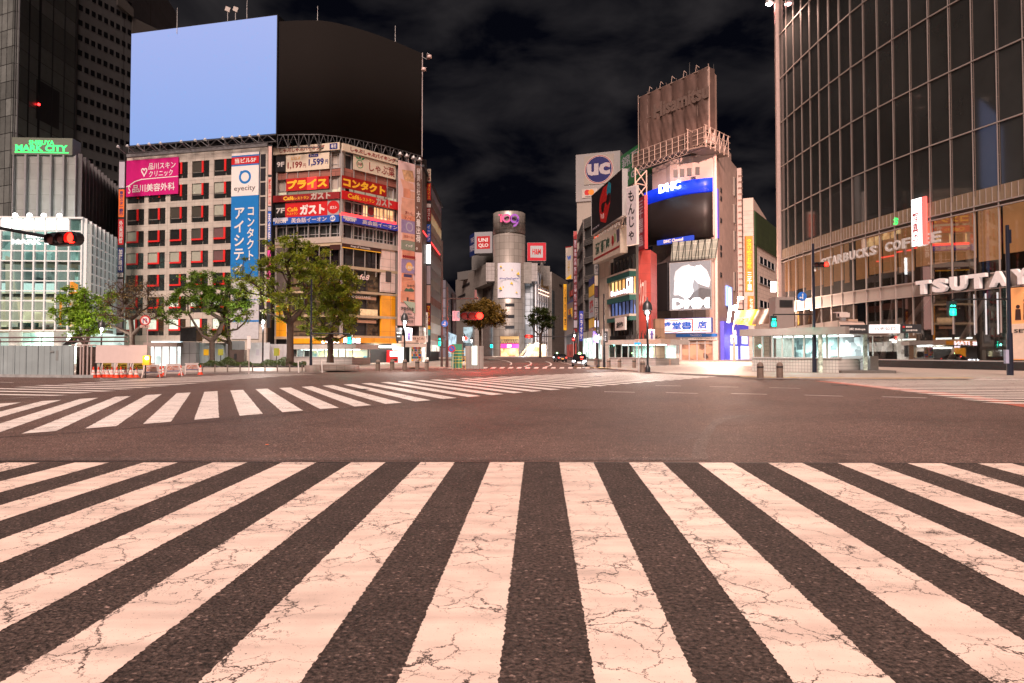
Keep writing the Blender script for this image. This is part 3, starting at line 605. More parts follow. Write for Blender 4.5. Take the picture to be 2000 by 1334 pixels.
EB = mat('eyecity_blue', (.008, .17, .50), .45, var=.04)
sign('wall_sign', 'tall blue and white contact lens billboard with a ring shaped eye logo', 'billboard', fA, (453, 299, 506.5, 543), EB, [('r', 0, 0, 1, .02, WHITE), ('r', 0, .032, 1, .092, RED), ('t', '当ビル5F', .12, .042, .9, .083, WHITE, .03), ('r', 0, .105, 1, .345, WHITE), ('o', .5, .195, .055, .019, EB), ('c', .37, .157, .012, EB), ('t', 'eyecity', .11, .265, .88, .315, mat('grey_letters', (.10, .09, .09), .5), .0),
    ('t', vert('コンタクト'), .60, .44, .86, .86, WHITE, .02), ('t', vert('アイシティ'), .13, .44, .50, .97, WHITE, .02)])
sign('wall_poster', 'white and pale blue poster with faint black characters behind the trees', 'poster', fA, (453, 548, 506.5, 662), mat('grey_white_poster', (.45, .47, .50), .5), [('t', '整形外科', .25, .35, .85, .47, BLACK, .0), ('t', '書店', .4, .5, .85, .6, BLACK, .0), ('r', 0, .68, 1, .71, EB), ('r', 0, .33, 1, .34, EB)], depth=.1)
def blade(label, px, pw, py0, py1, Y, mats, cat='blade sign', back=.35, segs=(), group=None, dy=0):
    """a tall slim sign box standing off a wall; segs = (y0, y1, mat, text, textmat) in photo rows"""
    a, b = XY(px, Y), XY(px + pw, Y + dy); f = Fr(a, b); z0, z1 = Zat(py1, Y), Zat(py0, Y); c = f.P(f.L / 2, -back / 2, z0)
    t = thing('blade_sign', label, cat, c, f.rz, group)
    mk('box', G().box(f, 0, f.L, -back, 0, z0, z1), mats, t)
    for s in segs:
        za, zb = Zat(s[1], Y), Zat(s[0], Y); mk('panel', G().box(f, .04, f.L - .04, -back - .02, .02, za, zb), s[2], t)
        if len(s) > 3 and s[3]:
            g = G(); ins = f.L * .18; add_text(g, f, vert(s[3]), ins, f.L - ins, za + (zb - za) * .06, zb - (zb - za) * .06, .025, .02, .01); mk('lettering', g, s[4], t)
    return t
LAV = mat('lavender_panel', (.42, .40, .47), .5, var=.03)
blade('tall grey, orange, red and navy blade sign left of the beige office block', 226.5, 12, 313, 655, 99, DGREY, segs=[(316, 367, LAV), (370, 424, ORANGE, '東京スター銀行', NAVY), (428, 478, RED, '外貨両替', WHITE), (484, 532, NAVY, '加藤眼科', WHITE), (533, 541, WHITE, '5F', BLACK), (545, 650, LAV)])
blade('tall pink and blue blade sign at the right corner of the beige office block', 520, 7.5, 283, 640, 95.5, DGREY, segs=[(286, 341, PINKP), (346, 402, PINKP, '献血ルーム', RED), (404, 412, LAV), (413, 472, BLUE, '英会話', WHITE), (480, 545, mat('magenta_pink', (.7, .05, .3), .5)), (575, 590, RED, '', WHITE)])
# ================================================================== roof screens and their steel
fS = frp(246.5, 101.6, 536, 95.9); zb, ztp = fS.uv(390, 274.5)[1], fS.uv(390, 48)[1]
t = thing('video_screen', 'huge glowing pale blue video screen on the office block roof', 'video screen', (fS.P(fS.L / 2, 0, 0).x, fS.P(fS.L / 2, 0, 0).y, zb), fS.rz)
g = G(); g.box(fS, 0, fS.L, -1.8, 0, zb, ztp); mk('casing', g, BLACK, t)
m = mat('blue_led_face', (.25, .4, .85), .5, var=0, sample=True); nt = m.node_tree; b = nt.nodes['Principled BSDF']; b.inputs['Base Color'].default_value = (.01, .01, .01, 1)
tcn = nt.nodes.new('ShaderNodeTexCoord'); sp = nt.nodes.new('ShaderNodeSeparateXYZ'); nt.links.new(tcn.outputs['Object'], sp.inputs[0])
rp = nt.nodes.new('ShaderNodeValToRGB'); mr = nt.nodes.new('ShaderNodeMapRange'); mr.inputs[1].default_value = 0; mr.inputs[2].default_value = ztp - zb
nt.links.new(sp.outputs[2], mr.inputs[0]); nt.links.new(mr.outputs[0], rp.inputs[0]); e = rp.color_ramp.elements; e[0].color = (.245, .385, .78, 1); e[0].position = 0; e[1].color = (.33, .42, .80, 1)
vv = nt.nodes.new('ShaderNodeTexVoronoi'); vv.distance = 'CHEBYCHEV'; mp = nt.nodes.new('ShaderNodeMapping'); mp.inputs['Scale'].default_value = (1.3, 1.3, .7); nt.links.new(tcn.outputs['Object'], mp.inputs[0]); nt.links.new(mp.outputs[0], vv.inputs['Vector'])
sc = nt.nodes.new('ShaderNodeSeparateColor'); nt.links.new(vv.outputs['Color'], sc.inputs[0]); th = nt.nodes.new('ShaderNodeMapRange'); th.inputs[1].default_value = .972; th.inputs[2].default_value = .99; th.inputs[4].default_value = .35; nt.links.new(sc.outputs[1], th.inputs[0])
wv = nt.nodes.new('ShaderNodeTexWave'); wv.bands_direction = 'Z'; wv.inputs['Scale'].default_value = 2.2; nt.links.new(tcn.outputs['Object'], wv.inputs['Vector'])
mx = nt.nodes.new('ShaderNodeMixRGB'); mx.inputs[2].default_value = (.16, .46, .88, 1); nt.links.new(th.outputs[0], mx.inputs[0]); nt.links.new(rp.outputs[0], mx.inputs[1])
w2 = nt.nodes.new('ShaderNodeMapRange'); w2.inputs[3].default_value = .95; w2.inputs[4].default_value = 1.03; bk = nt.nodes.new('ShaderNodeTexBrick'); bk.offset = 0; bk.inputs['Scale'].default_value = 1; bk.inputs['Brick Width'].default_value = 3.1; bk.inputs['Row Height'].default_value = 2.0; bk.inputs['Mortar Size'].default_value = .05; cz = nt.nodes.new('ShaderNodeCombineXYZ'); nt.links.new(sp.outputs[0], cz.inputs[0]); nt.links.new(sp.outputs[2], cz.inputs[1]); nt.links.new(cz.outputs[0], bk.inputs['Vector']); bm = nt.nodes.new('ShaderNodeMath'); bm.operation = 'MULTIPLY_ADD'; bm.inputs[1].default_value = -.05; nt.links.new(bk.outputs['Fac'], bm.inputs[0]); nt.links.new(w2.outputs[0], bm.inputs[2]); w2 = bm; nt.links.new(wv.outputs['Fac'], w2.inputs[0])
vm = nt.nodes.new('ShaderNodeVectorMath'); vm.operation = 'SCALE'; nt.links.new(mx.outputs[0], vm.inputs[0]); nt.links.new(w2.outputs[0], vm.inputs['Scale']); nt.links.new(vm.outputs[0], b.inputs['Emission Color']); b.inputs['Emission Strength'].default_value = .37
g = G(); g.box(fS, .12, fS.L - .12, 0, .08, zb + .12, ztp - .12); mk('screen_face', g, m, t)
pts = [(538, 42, 96.2), (580, 40.5, 95.9), (620, 41, 95.9), (655, 47, 96.7), (690, 56, 98.1), (725, 67, 99.8), (760, 80, 101.9), (792, 93, 104.2), (822, 107, 106.6)]
PQ = [XY(x, Y) for x, y, Y in pts]; PP = []
for i in range(len(PQ) - 1):
    p0, p1, p2, p3 = PQ[max(0, i - 1)], PQ[i], PQ[i + 1], PQ[min(len(PQ) - 1, i + 2)]
    for q in (0, .25, .5, .75): PP.append(.5 * ((2 * p1) + (p2 - p0) * q + (2 * p0 - 5 * p1 + 4 * p2 - p3) * q * q + (3 * p1 - p0 - 3 * p2 + p3) * q ** 3))
PP.append(PQ[-1]); zb2 = Zat(263.5, 96.2); zt2 = Zat(42, 96.2)
t = thing('video_screen', 'huge switched-off black curved screen beside the glowing blue one', 'video screen', (PP[4].x, PP[4].y, zb2))
g = G(); back = [(p.x - .1, p.y + 2.0) for p in reversed(PP)]; g.hprism([(p.x, p.y) for p in PP] + back, zb2, zt2); g.sm = [len(f) == 4 for f in g.f]; mk('casing', g, mat('dead_led_face', (.0125, .0108, .0100), .95, var=.06, spec=.04), t)
g = G(); f = Fr(PP[-1], PP[-1] + Vector((1, .2))); g.box(f, 0, .13, -1.6, .08, zb2 - .1, zt2 + .1); mk('edge_strip', g, mat('pale_edge', (.33, .28, .28), .5), t)
# steelwork under the screens
t = thing('screen_truss', 'grey steel trusses with floodlights carrying the two roof screens', 'truss', (fS.P(fS.L / 2, -1, zr).x, fS.P(fS.L / 2, -1, zr).y, zr))
g = G(); roofz = zr + .3
def lattice(g, a, b, n, z0, z1, off, r=.09):
    a = Vector((*a, 0)); b = Vector((*b, 0)); d = (b - a).normalized(); nn = Vector((d.y, -d.x, 0)) * off
    for i in range(n):
        p, q = a.lerp(b, i / n) + nn, a.lerp(b, (i + 1) / n) + nn; m_ = p.lerp(q, .5)
        g.tube((p.x, p.y, z0), (p.x, p.y, z1), r, n=6); g.tube((p.x, p.y, z0), (m_.x, m_.y, z1), r * .7, n=6); g.tube((m_.x, m_.y, z1), (q.x, q.y, z0), r * .7, n=6)
    p, q = a + nn, b + nn
    for z in (z0, z1): g.tube((p.x, p.y, z), (q.x, q.y, z), r, n=6)
lattice(g, fS.o, fS.P(fS.L, 0, 0).xy, 9, roofz, zb - .1, .1); lattice(g, fS.P(0, -2, 0).xy, fS.P(fS.L, -2, 0).xy, 9, roofz, zb - .1, 0)
for a, b in zip(PQ, PQ[1:]): lattice(g, a, b, 2, roofz - .8, zb2 - .05, .0, .08); lattice(g, a + Vector((0, 2)), b + Vector((0, 2)), 2, roofz - 3, zb2 - .05, .0, .08)
mk('beams', g, mat('truss_steel', (.10, .10, .105), .45, .6), t)
g = G(); g.box(fS, .2, fS.L, -3.2, -3, zr, zb); 
g.hprism([(PQ[i].x + .3, PQ[i].y + 4) for i in range(9)] + [(PP[-1].x, PP[-1].y + 4.4), (PP[0].x, PP[0].y + 4.4)], zr - 2.5, zb2 + .5); mk('dark_screening', g, mat('sooty_sheet', (.02, .018, .017), .7), t)
g = G(); gl = G()
for px in [246, 264, 285, 306, 328, 368, 395, 414, 448, 466, 481, 500, 517]:
    u, _ = fS.uv(px, 290); c = fS.P(u, 1.5, zb - .55); g.tube(fS.P(u, .1, roofz), c, .035, n=5); g.lathe(c, [(.02, .32), (.12, .28), (.3, 0), (.27, 0)], 10); gl.lathe((c.x, c.y, c.z + .01), [(.01, -.06), (.2, -.03), (.25, .02)], 10)
mk('floodlight', g, LGREY, t); mk('floodlight_lens', gl, mat('dull_lens', (.6, .58, .52), .3, emit=.1), t)
for px in (783, 796, 809, 821):
    p = XY(px, 104); c = Vector((p.x, p.y - 1.5, Zat(303 + (px - 783) * .28, 102.5)))
    tt = thing('gooseneck_lamp', 'grey cone lamp on the roof edge above the tall pink billboard', 'floodlight', (c.x, c.y, c.z - 2.4), group='cone lamps above the pink billboard')
    g = G(); g.lathe(c, [(.03, .55), (.1, .5), (.42, 0), (.38, -.03)], 12); mk('shade', g, LGREY, tt)
    g = G(); g.path([(c.x, c.y, c.z + .3), (c.x, c.y + .7, c.z + .5), (c.x, c.y + 1.6, c.z), (c.x, c.y + 1.7, c.z - 2.4)], .05); mk('arm', g, LGREY, tt)
# antennas and floodlights on top
def mast(px, y0, y1, Y, label, r=.06):
    p = XY(px, Y); g = G(); g.tube((p.x, p.y, Zat(y1, Y)), (p.x, p.y, Zat(y0, Y)), r, r * .5, n=6); mk('lightning_rod', g, LGREY, label=label, cat='rod')
mast(337, 15, 66, 99.5, 'thin rod on the left part of the blue screen top edge'); mast(475, 0, 45, 98, 'thin rod on the right part of the blue screen top edge')
mast(615, 12, 50, 97.5, 'thin rod rising from the left part of the black screen'); mast(769, 50, 90, 105, 'thin rod rising from the right part of the black screen')
for px in (437, 452.5):
    p = XY(px, 98.5); z = Zat(20, 98.5); t = thing('flood_lamp', 'small tilted square floodlight on top of the blue screen', 'floodlight', (p.x, p.y, ztp), group='square lamps on the blue screen')
    g = G(); g.tube((p.x, p.y, ztp - .2), (p.x, p.y, z), .05, n=6); mk('pole', g, LGREY, t); g = G(); f = Fr(p + Vector((-.35, -.1)), p + Vector((.35, .15))); g.prism(f, [(-.05, z - .1), (.55, z - .35), (.75, z + .35), (.12, z + .5)], .0, .18); mk('head', g, mat('lamp_head_pale', (.5, .46, .42), .4), t)
p = PP[-1]; t = thing('flood_lamp', 'pair of round lamps on a bracket at the top right corner of the black screen', 'floodlight', (p.x + .3, p.y, zt2 - 3))
g = G(); g.path([(p.x, p.y - .2, zt2 - .6), (p.x + .8, p.y - .6, zt2 - 1.2), (p.x + .9, p.y - 1, zt2 - .4), (p.x + 1.2, p.y - 1, zt2 - .5)], .05); g.path([(p.x, p.y - .2, zt2 - 2.4), (p.x + .9, p.y - .8, zt2 - 2.6)], .05); mk('arm', g, GREY, t)
g = G(); g.lathe((p.x + 1.3, p.y - 1, zt2 - 1.15), [(.02, .5), (.3, .4), (.4, 0), (.3, -.1)], 12); g.lathe((p.x + .4, p.y - .9, zt2 - 3.1), [(.02, .5), (.3, .4), (.4, 0), (.3, -.1)], 12); mk('head', g, mat('pale_pink_metal', (.6, .45, .42), .4), t)
# ================================================================== corner restaurant building covered in signs
PC = [XY(536, 98.4), XY(666, 95.7), XY(775.5, 103.4)]; g1, g2 = Fr(PC[0], PC[1]), Fr(PC[1], PC[2])
PD = [XY(776.5, 102.6), XY(809, 105.2), XY(823, 106.0), XY(861, 136)]
g3, g4, g5 = Fr(PD[0], PD[1]), Fr(PD[1], PD[2]), Fr(PD[2], PD[3])
zc = g1.uv(600, 285)[1]
t = thing('corner_building', 'nine storey corner building plastered with restaurant signs under the black screen', 'building', (PC[1].x, PC[1].y, 0)); CORN = t
g = G(); inn = lambda f, u, n: tuple(f.P(u, n, 0).xy)
g.hprism([inn(g1, 0, -.9), (PC[1].x + .25, PC[1].y + .85), inn(g2, g2.L, -.9), (PC[2].x, PC[2].y + 25), (PC[0].x, PC[0].y + 25)], PZ, zc - .4); mk('core', g, BACKW, t)
CONC = mat('pale_concrete', (.42, .37, .32), .6, var=.12, scale=.8)
BRK = panelmat('pink_brick_spandrel', (.30, .115, .085), 2.1, 1.3, .03, gcol=(.12, .05, .04), var=.05, off=.5)
def band(f, y0, y1, m, name='band', n0=-.9, n1=0, x0=None, x1=None, mid=None):
    a = 0 if x0 is None else f.uv(x0, (y0 + y1) / 2)[0]; b = f.L if x1 is None else f.uv(x1, (y0 + y1) / 2)[0]
    pm = mid or {id(g1): 600, id(g2): 720}[id(f)]
    return mk(name, G().box(f, a, b, n0, n1, f.uv(pm, y1)[1], f.uv(pm, y0)[1]), m, CORN)
def winrow(f, x0, x1, y0, y1, n, m, mid, name='window', frame=None, inset=-.55, parent=None, room=None, sub=2, kmid=None):
    ym = (y0 + y1) / 2; a, b = f.uv(x0, f.uv(mid, ym)[1] and ym)[0], f.uv(x1, ym)[0]; z0, z1 = f.uv(mid, y1)[1], f.uv(mid, y0)[1]
    parent = parent or CORN
    w = mk(name, G().box(f, a, b, inset - .08, inset, z0, z1), m, parent)
    g = G(); fw = .07
    for k in range(n + 1):
        u = a + (b - a) * k / n; g.box(f, u - fw, u + fw, inset, inset + .28, z0, z1)
        if k < n and sub > 1: g.box(f, u + (b - a) / n * .62 - .03, u + (b - a) / n * .62 + .03, inset, inset + .16, z0, z1)
    g.box(f, a, b, inset + .001, inset + .22, z0 - .02, z0 + .1); g.box(f, a, b, inset + .001, inset + .22, z1 - .1, z1 + .02); g.box(f, a, b, inset + .002, inset + .12, z0 + (z1 - z0) * .27, z0 + (z1 - z0) * .27 + .07)
    mk('frame', g, frame or LGREY, w); return w
WGL = mat('dim_window_glass', (.045, .05, .048), .12, var=.6, scale=.25, spec=.8)
WARM = roommat('warm_restaurant_light', (.50, .19, .05), (1, .72, .36), .42, .7, 1.1)
WARMB = roommat('bright_room_light', (.8, .55, .25), (1, .85, .5), .55, .6, .9)
PALEG = mat('pale_lit_strip', (.55, .55, .4), .5, emit=.15)
# pixel rows measured at the middle of each face (x=600 and x=720)
for f, mid, off in ((g1, 600, (298.5, 334, 347, 372, 379, 392, 423, 437, 440, 465, 467, 478)), (g2, 720, (308.6, 339, 353.6, 376, 384, 400, 430, 442, 443.6, 472, 473.5, 479))):
    band(f, off[0], off[1], CONC, 'spandrel', n1=-.5); band(f, off[1], off[2], BRK, 'brick_spandrel', n1=-.1)
    band(f, off[2], off[3], CONC, 'spandrel', n1=-.5); band(f, off[3], off[4], PALEG, 'lit_strip', n1=-.4)
    band(f, off[5], off[6], CONC, 'spandrel', n1=-.62); band(f, off[9], off[10] + 9, CONC, 'ledge', n1=.15)
g = G()
for f in (g1, g2):
    n = 6 if f is g1 else 5
    for k in range(n + 1):
        u = f.L * k / n; g.box(f, u - .06, u + .06, -.09, .02, zc - 18.5, zc - .9) if 0 < k < n else g.box(f, max(0, u - .25), min(f.L, u + .25), -.09, .04, 2.8, zc - .9)
mk('pilasters', g, mat('aluminium_trim', (.4, .38, .36), .4, .4), CORN)
# front left face windows
winrow(g1, 645, 664, 299, 327, 1, WGL, 655); winrow(g1, 540, 559, 350, 381, 1, WGL, 549); winrow(g1, 644, 665, 344, 378, 1, WARMB, 655)
winrow(g1, 537, 664, 440, 465, 6, WGL, 600)
winrow(g2, 668, 689, 301, 330, 1, WGL, 679); winrow(g2, 754, 771, 366, 391, 1, WGL, 763); winrow(g2, 667.5, 772, 400, 425, 5, WARM, 720, sub=2)
winrow(g2, 667.5, 772, 444, 471, 5, WGL, 720)
mk('light_strip', G().box(g2, g2.uv(667, 415)[0], g2.uv(773, 440)[0], -.5, .05, g2.uv(720, 430)[1], g2.uv(720, 424)[1]), mat('red_tube_light', (1, .04, .04), .5, emit=1.0), CORN)
# signs
def gold(): return mat('gold_letters', (.85, .48, .03), .45, var=.04)
GOLD = gold(); BRN = mat('dark_brown', (.05, .018, .015), .4); MAR = mat('maroon_letters', (.22, .02, .02), .5)
sign('fascia_sign', 'cream fascia with maroon hiragana on the left face of the sign-covered corner building', 'sign', g1, (536.2, 284.5, 665.4, 298.5), CREAM, [('t', 'しゃぶしゃぶバイキング', .10, .18, .78, .84, MAR, .035), ('r', .855, .1, .97, .9, NAVY), ('t', '寿司', .875, .22, .95, .78, WHITE, .01)], depth=.3)
sign('fascia_sign', 'cream fascia with maroon hiragana on the right face of the sign-covered corner building', 'sign', g2, (666.6, 295, 775, 309), CREAM, [('t', 'しゃぶしゃぶバイキング', .13, .18, .95, .84, MAR, .035)], depth=.3)
sign('floor_sign', 'black panel reading 9F beside the price board', 'sign', g1, (539.5, 305, 558, 336), BLACK, [('t', '9F', .12, .38, .92, .7, WHITE, .03)], depth=.1)
sign('price_board', 'cream price board showing 1,199 and 1,599 yen', 'sign', g1, (559.5, 301, 644, 333), CREAM, [('t', '1,199', .04, .42, .38, .88, MAR, .03), ('t', '円', .40, .58, .47, .82, MAR, .01), ('t', '1,599', .53, .33, .88, .80, NAVY, .03), ('t', '円', .91, .44, .975, .68, NAVY, .01), ('r', .12, .12, .33, .30, mat('tan_label', (.6, .38, .18), .5)), ('t', 'ランチ', .15, .15, .30, .27, WHITE), ('r', .53, .04, .75, .22, NAVY), ('t', 'ディナー', .56, .07, .72, .19, WHITE)], depth=.1)
sign('wall_sign', 'cream board with a turnip drawing and maroon hiragana below the right fascia', 'sign', g2, (689, 313, 771.8, 341), CREAM, [('o', .145, .55, .28, .045, GREEN), ('t', 'しゃぶ葉', .36, .2, .97, .85, MAR, .01), ('p', [(.03, .05), (.11, .12), (.13, .26), (.07, .2)], GREEN), ('p', [(.13, .0), (.17, .06), (.155, .24), (.13, .2)], GREEN), ('p', [(.26, .04), (.2, .1), (.17, .26), (.22, .2)], GREEN), ('t', 'たっぷり', .09, .42, .2, .62, MAR)], depth=.1)
RSH = mat('red_acrylic', (.40, .012, .012), .4, emit=.05, var=.15)
sign('wall_sign', 'red board with four gold katakana on the left face, one of them lit from behind', 'sign', g1, (560, 347, 643, 371), RSH, [('r', .5, 0, .72, 1, mat('lit_red_acrylic', (.9, .03, .03), .4, emit=.4)), ('t', 'プライス', .03, .13, .97, .88, GOLD, .06)], depth=.12)
sign('wall_sign', 'dark red board with five gold katakana on the right face', 'sign', g2, (667, 352.5, 753.5, 375.5), mat('deep_red_acrylic', (.30, .012, .01), .4, var=.15), [('t', 'コンタクト', .02, .13, .97, .88, GOLD, .06)], depth=.12)
for f, r, l in ((g1, (536.2, 379.5, 665.4, 392.5), 'dark red cafe fascia with gold and silver lettering on the left face'), (g2, (666.6, 384, 775, 399.5), 'bright red cafe fascia with gold and pink lettering on the right face')):
    sign('fascia_sign', l, 'sign', f, r, RED if f is g2 else DRED, [('t', 'Café', .16 if f is g1 else .08, .22, .32 if f is g1 else .28, .82, GOLD, .03), ('t', 'レストラン', .335 if f is g1 else .29, .36, .55, .82, GOLD, .02), ('t', 'ガスト', .575, -.12, .87, .98, mat('silver_letters', (.55, .48, .42), .35, .2), .05)], depth=.35)
sign('floor_sign', 'black panel reading 7F beside the large red cafe board', 'sign', g1, (538.5, 396, 558, 423), BLACK, [('t', '7F', .1, .4, .95, .78, WHITE, .03)], depth=.1)
sign('wall_sign', 'large red cafe board with big silver katakana and small gold words', 'sign', g1, (558.3, 394, 640.5, 423), RED, [('t', 'Café', .05, .34, .30, .62, GOLD, .02), ('t', 'レストラン', .05, .68, .31, .86, GOLD, .01), ('t', 'ガスト', .35, .2, .94, .9, WHITE, .06)], depth=.12)
sign('wall_sign', 'grey square sign with a red cafe disc at the building corner', 'sign', g1, (640.8, 389, 664, 421), mat('grey_square', (.35, .33, .33), .5), [('c', .5, .5, .40, RED), ('t', 'ガスト', .2, .42, .8, .62, WHITE, .03)], depth=.12)
sign('wall_sign', 'small grey sign with a maroon disc between the lit restaurant windows', 'sign', g2, (719, 401, 731.5, 424), mat('slate_square', (.13, .13, .15), .5), [('c', .5, .5, .34, DRED)], depth=.1, n0=-.2)
for f, r, l, six in ((g1, (536.2, 423.5, 664, 437), 'blue language school band with white characters and 6F on the left face', True), (g2, (667.2, 430.5, 775, 442.5), 'blue violet language school band with white characters on the right face', False)):
    sign('fascia_sign', l, 'sign', f, r, mat('band_blue', (.015, .09, .42), .45) if six else mat('band_violet_blue', (.04, .06, .45), .45), [('r', .0, .02, .23, .5, mat('pale_blue_white', (.5, .52, .62), .5)), ('t', 'AEON', .03, .3, .2, .8, WHITE, .04), ('t', '英会話イーオン', .28 if six else .33, .14, .82 if six else .98, .86, mat('pale_pink_letters', (.62, .55, .60), .5), .02)] + ([('c', .91, .5, .42, WHITE), ('t', '6F', .875, .28, .945, .72, BLUE, .03)] if six else []), depth=.3)
# middle and lower storeys
YW = panelmat('yellow_cladding', (.82, .36, .012), 1.9, 2.4, .02, gcol=(.4, .16, .01), rough=.45, var=.05)
WPN = panelmat('white_pink_cladding', (.68, .55, .50), 1.9, 1.2, .025, rough=.45, var=.04)
g = G()
for f, mid, ys in ((g1, 600, ((476, 482), (522, 528), (568, 572), (614, 619), (657, 662))), (g2, 720, ((478, 484), (523.5, 529), (570, 574.5), (616, 621), (656, 661)))):
    for a, b in ys: g.box(f, 0, f.L if f is g1 else f.L, -.8, .05, f.uv(mid, b)[1], f.uv(mid, a)[1])
mk('floor_edge', g, mat('gold_tinted_ledge', (.45, .36, .24), .5), CORN)
DKG = mat('black_shop_glass', (.015, .012, .014), .08, var=.4, scale=.5, spec=.9)
SHOPD = roommat('dim_shop', (.010, .008, .007), (.13, .085, .045), .06, 1.6, 2.0)
for f, mid, x0, x1, ys in ((g1, 600, 562, 665, ((482, 522), (528, 568), (572, 614), (619, 657))), (g2, 715, 667, 744, ((484, 523.5), (529, 570), (574.5, 616), (621, 656)))):
    for k, (a, b) in enumerate(ys): winrow(f, x0, x1, a, b, 3, [DKG, SHOPD, SHOPD, SHOPD][k], mid, frame=mat('dark_bronze', (.05, .04, .035), .4, .3), sub=1, inset=-.6)
def patch(f, x0, y0, x1, y1, n0, n1, m, name, par=None):
    u0, u1, z0, z1 = f.rect(x0, y0, x1, y1); return mk(name, G().box(f, u0, u1, n0, n1, z0, z1), m, par or CORN)
patch(g2, 744.5, 487, 772, 571, -.6, .03, WPN, 'white_cladding'); patch(g2, 744.5, 574, 772, 660, -.6, .03, YW, 'yellow_cladding')
patch(g1, 536.5, 478, 561.5, 596, -.6, .03, mat('grey_corner_wall', (.12, .10, .09), .6), 'corner_wall'); patch(g1, 536.5, 597, 561.5, 662, -.6, .03, YW, 'yellow_cladding')
patch(g2, 753, 530, 763.5, 551, .03, .08, mat('dark_panel', (.05, .04, .04), .5), 'vent_panel')
patch(g1, 562, 661, 666, 671, -.3, .25, YW, 'yellow_fascia'); patch(g2, 666.5, 660, 772.5, 670, -.3, .25, YW, 'yellow_fascia')
patch(g2, 667.5, 479, 744, 488, .03, .12, BRN, 'brown_header'); patch(g2, 667.5, 487.5, 743, 489.3, .12, .2, GOLD, 'gold_strip')
patch(g1, 645, 478, 665.5, 488, .03, .12, BRN, 'brown_header')
mk('lettering', add_text(G(), g2, 'King of Yokosuka', g2.uv(684, 484)[0], g2.uv(722, 484)[0], g2.uv(702, 486)[1], g2.uv(702, 481.5)[1], .14, .01, .01), WHITE, CORN)
mk('lettering', add_text(G(), g2, 'cafe8', g2.uv(692, 537)[0], g2.uv(724, 540)[0], g2.uv(708, 546)[1], g2.uv(708, 535)[1], -.28, .02, .01, shear=.3), mat('pink_white_letters', (.8, .6, .55), .5, emit=.06), CORN)
patch(g2, 697, 579.5, 737, 585, -.32, -.25, mat('salmon_sign_strip', (.45, .25, .16), .5, emit=.03), 'shop_sign_strip'); patch(g2, 700, 625, 737, 631, -.32, -.25, pal('salmon_sign_strip'), 'shop_sign_strip')
mk('lettering', add_text(G(), g2, "L'OCCITANE", g2.uv(684, 580)[0], g2.uv(726, 580)[0], g2.uv(705, 582)[1], g2.uv(705, 577)[1], -.24, .01, .01), WHITE, CORN)
patch(g2, 707, 604, 740, 616, -.45, -.3, mat('lit_goods', (.8, .6, .35), .5, emit=.1, var=.4, scale=1.5), 'display_goods')
LW = mat('lit_violet_white_letters', (.95, .85, 1), .5, emit=1.3)
t = thing('shop_sign', 'glowing white shop name letters on the yellow fascia behind the green signal', 'sign', g2.P(4, .3, g2.uv(700, 668)[1]), g2.rz)
g = G(); add_text(g, g1, "L'OCC", g1.uv(631, 665)[0], g1.uv(664, 665)[0], g1.uv(650, 670.5)[1], g1.uv(650, 661)[1], .27, .03, .1); add_text(g, g2, 'ITANE', g2.uv(669, 665)[0], g2.uv(701, 665)[0], g2.uv(685, 670)[1], g2.uv(685, 660.5)[1], .27, .03, .1); mk('lettering', g, LW, t)
g = G(); g.box(g2, g2.uv(686, 674)[0], g2.uv(702, 674)[0], .3, .4, g2.uv(694, 676)[1], g2.uv(694, 673)[1]); mk('small_panel', g, LW, t)
patch(g2, 675, 677, 709, 712.5, -.5, -.02, mat('yellow_shutter', (.80, .36, .015), .5, emit=.12, var=.12), 'yellow_shutter'); patch(g2, 709.3, 674, 716, 713, -.5, .1, CONC, 'pier')
patch(g2, 716, 671, 775, 713.5, -2.2, -2.1, mat('lit_entrance_wall', (.9, .85, .7), .5, emit=.35, sample=True), 'entrance_wall')
patch(g2, 716, 675.5, 774, 679, -2, .1, mat('entrance_light', (1, 1, .9), .5, emit=2.2, sample=True), 'entrance_light')
t2 = patch(g2, 723, 684, 757, 713, -1.8, -1.7, BLACK, 'entrance_gate')
g = G(); a, b = g2.uv(723, 700)[0], g2.uv(757, 700)[0]
for k in range(12): u = a + (b - a) * k / 11; g.box(g2, u - .05, u + .05, -1.7, -1.6, PZ, g2.uv(740, 684)[1])
mk('bars', g, GREY, t2)
f = Fr(g2.P(g2.uv(759, 700)[0], .2, 0), g2.P(g2.uv(775.5, 700)[0], .25, 0)); z1 = f.uv(767, 684)[1]
t = thing('vending_machine', 'red drinks vending machine with a lit panel at the end of the yellow shop', 'vending machine', f.P(.6, -.3, PZ), f.rz)
mk('body', G().box(f, 0, f.L, -.7, 0, PZ, z1), RED, t); mk('display', G().box(f, .1, f.L - .1, 0, .05, PZ + (z1 - PZ) * .5, z1 - .15), mat('lit_display', (.8, .85, 1), .5, emit=.9, var=.4, scale=6), t); mk('hatch', G().box(f, .2, f.L - .2, 0, .04, PZ + .25, PZ + .55), BLACK, t)
lamp('AREA', g2.P(g2.uv(740, 700)[0], .3, 2.9), 120, (1, .97, .85), 2, (0, 0, 0))
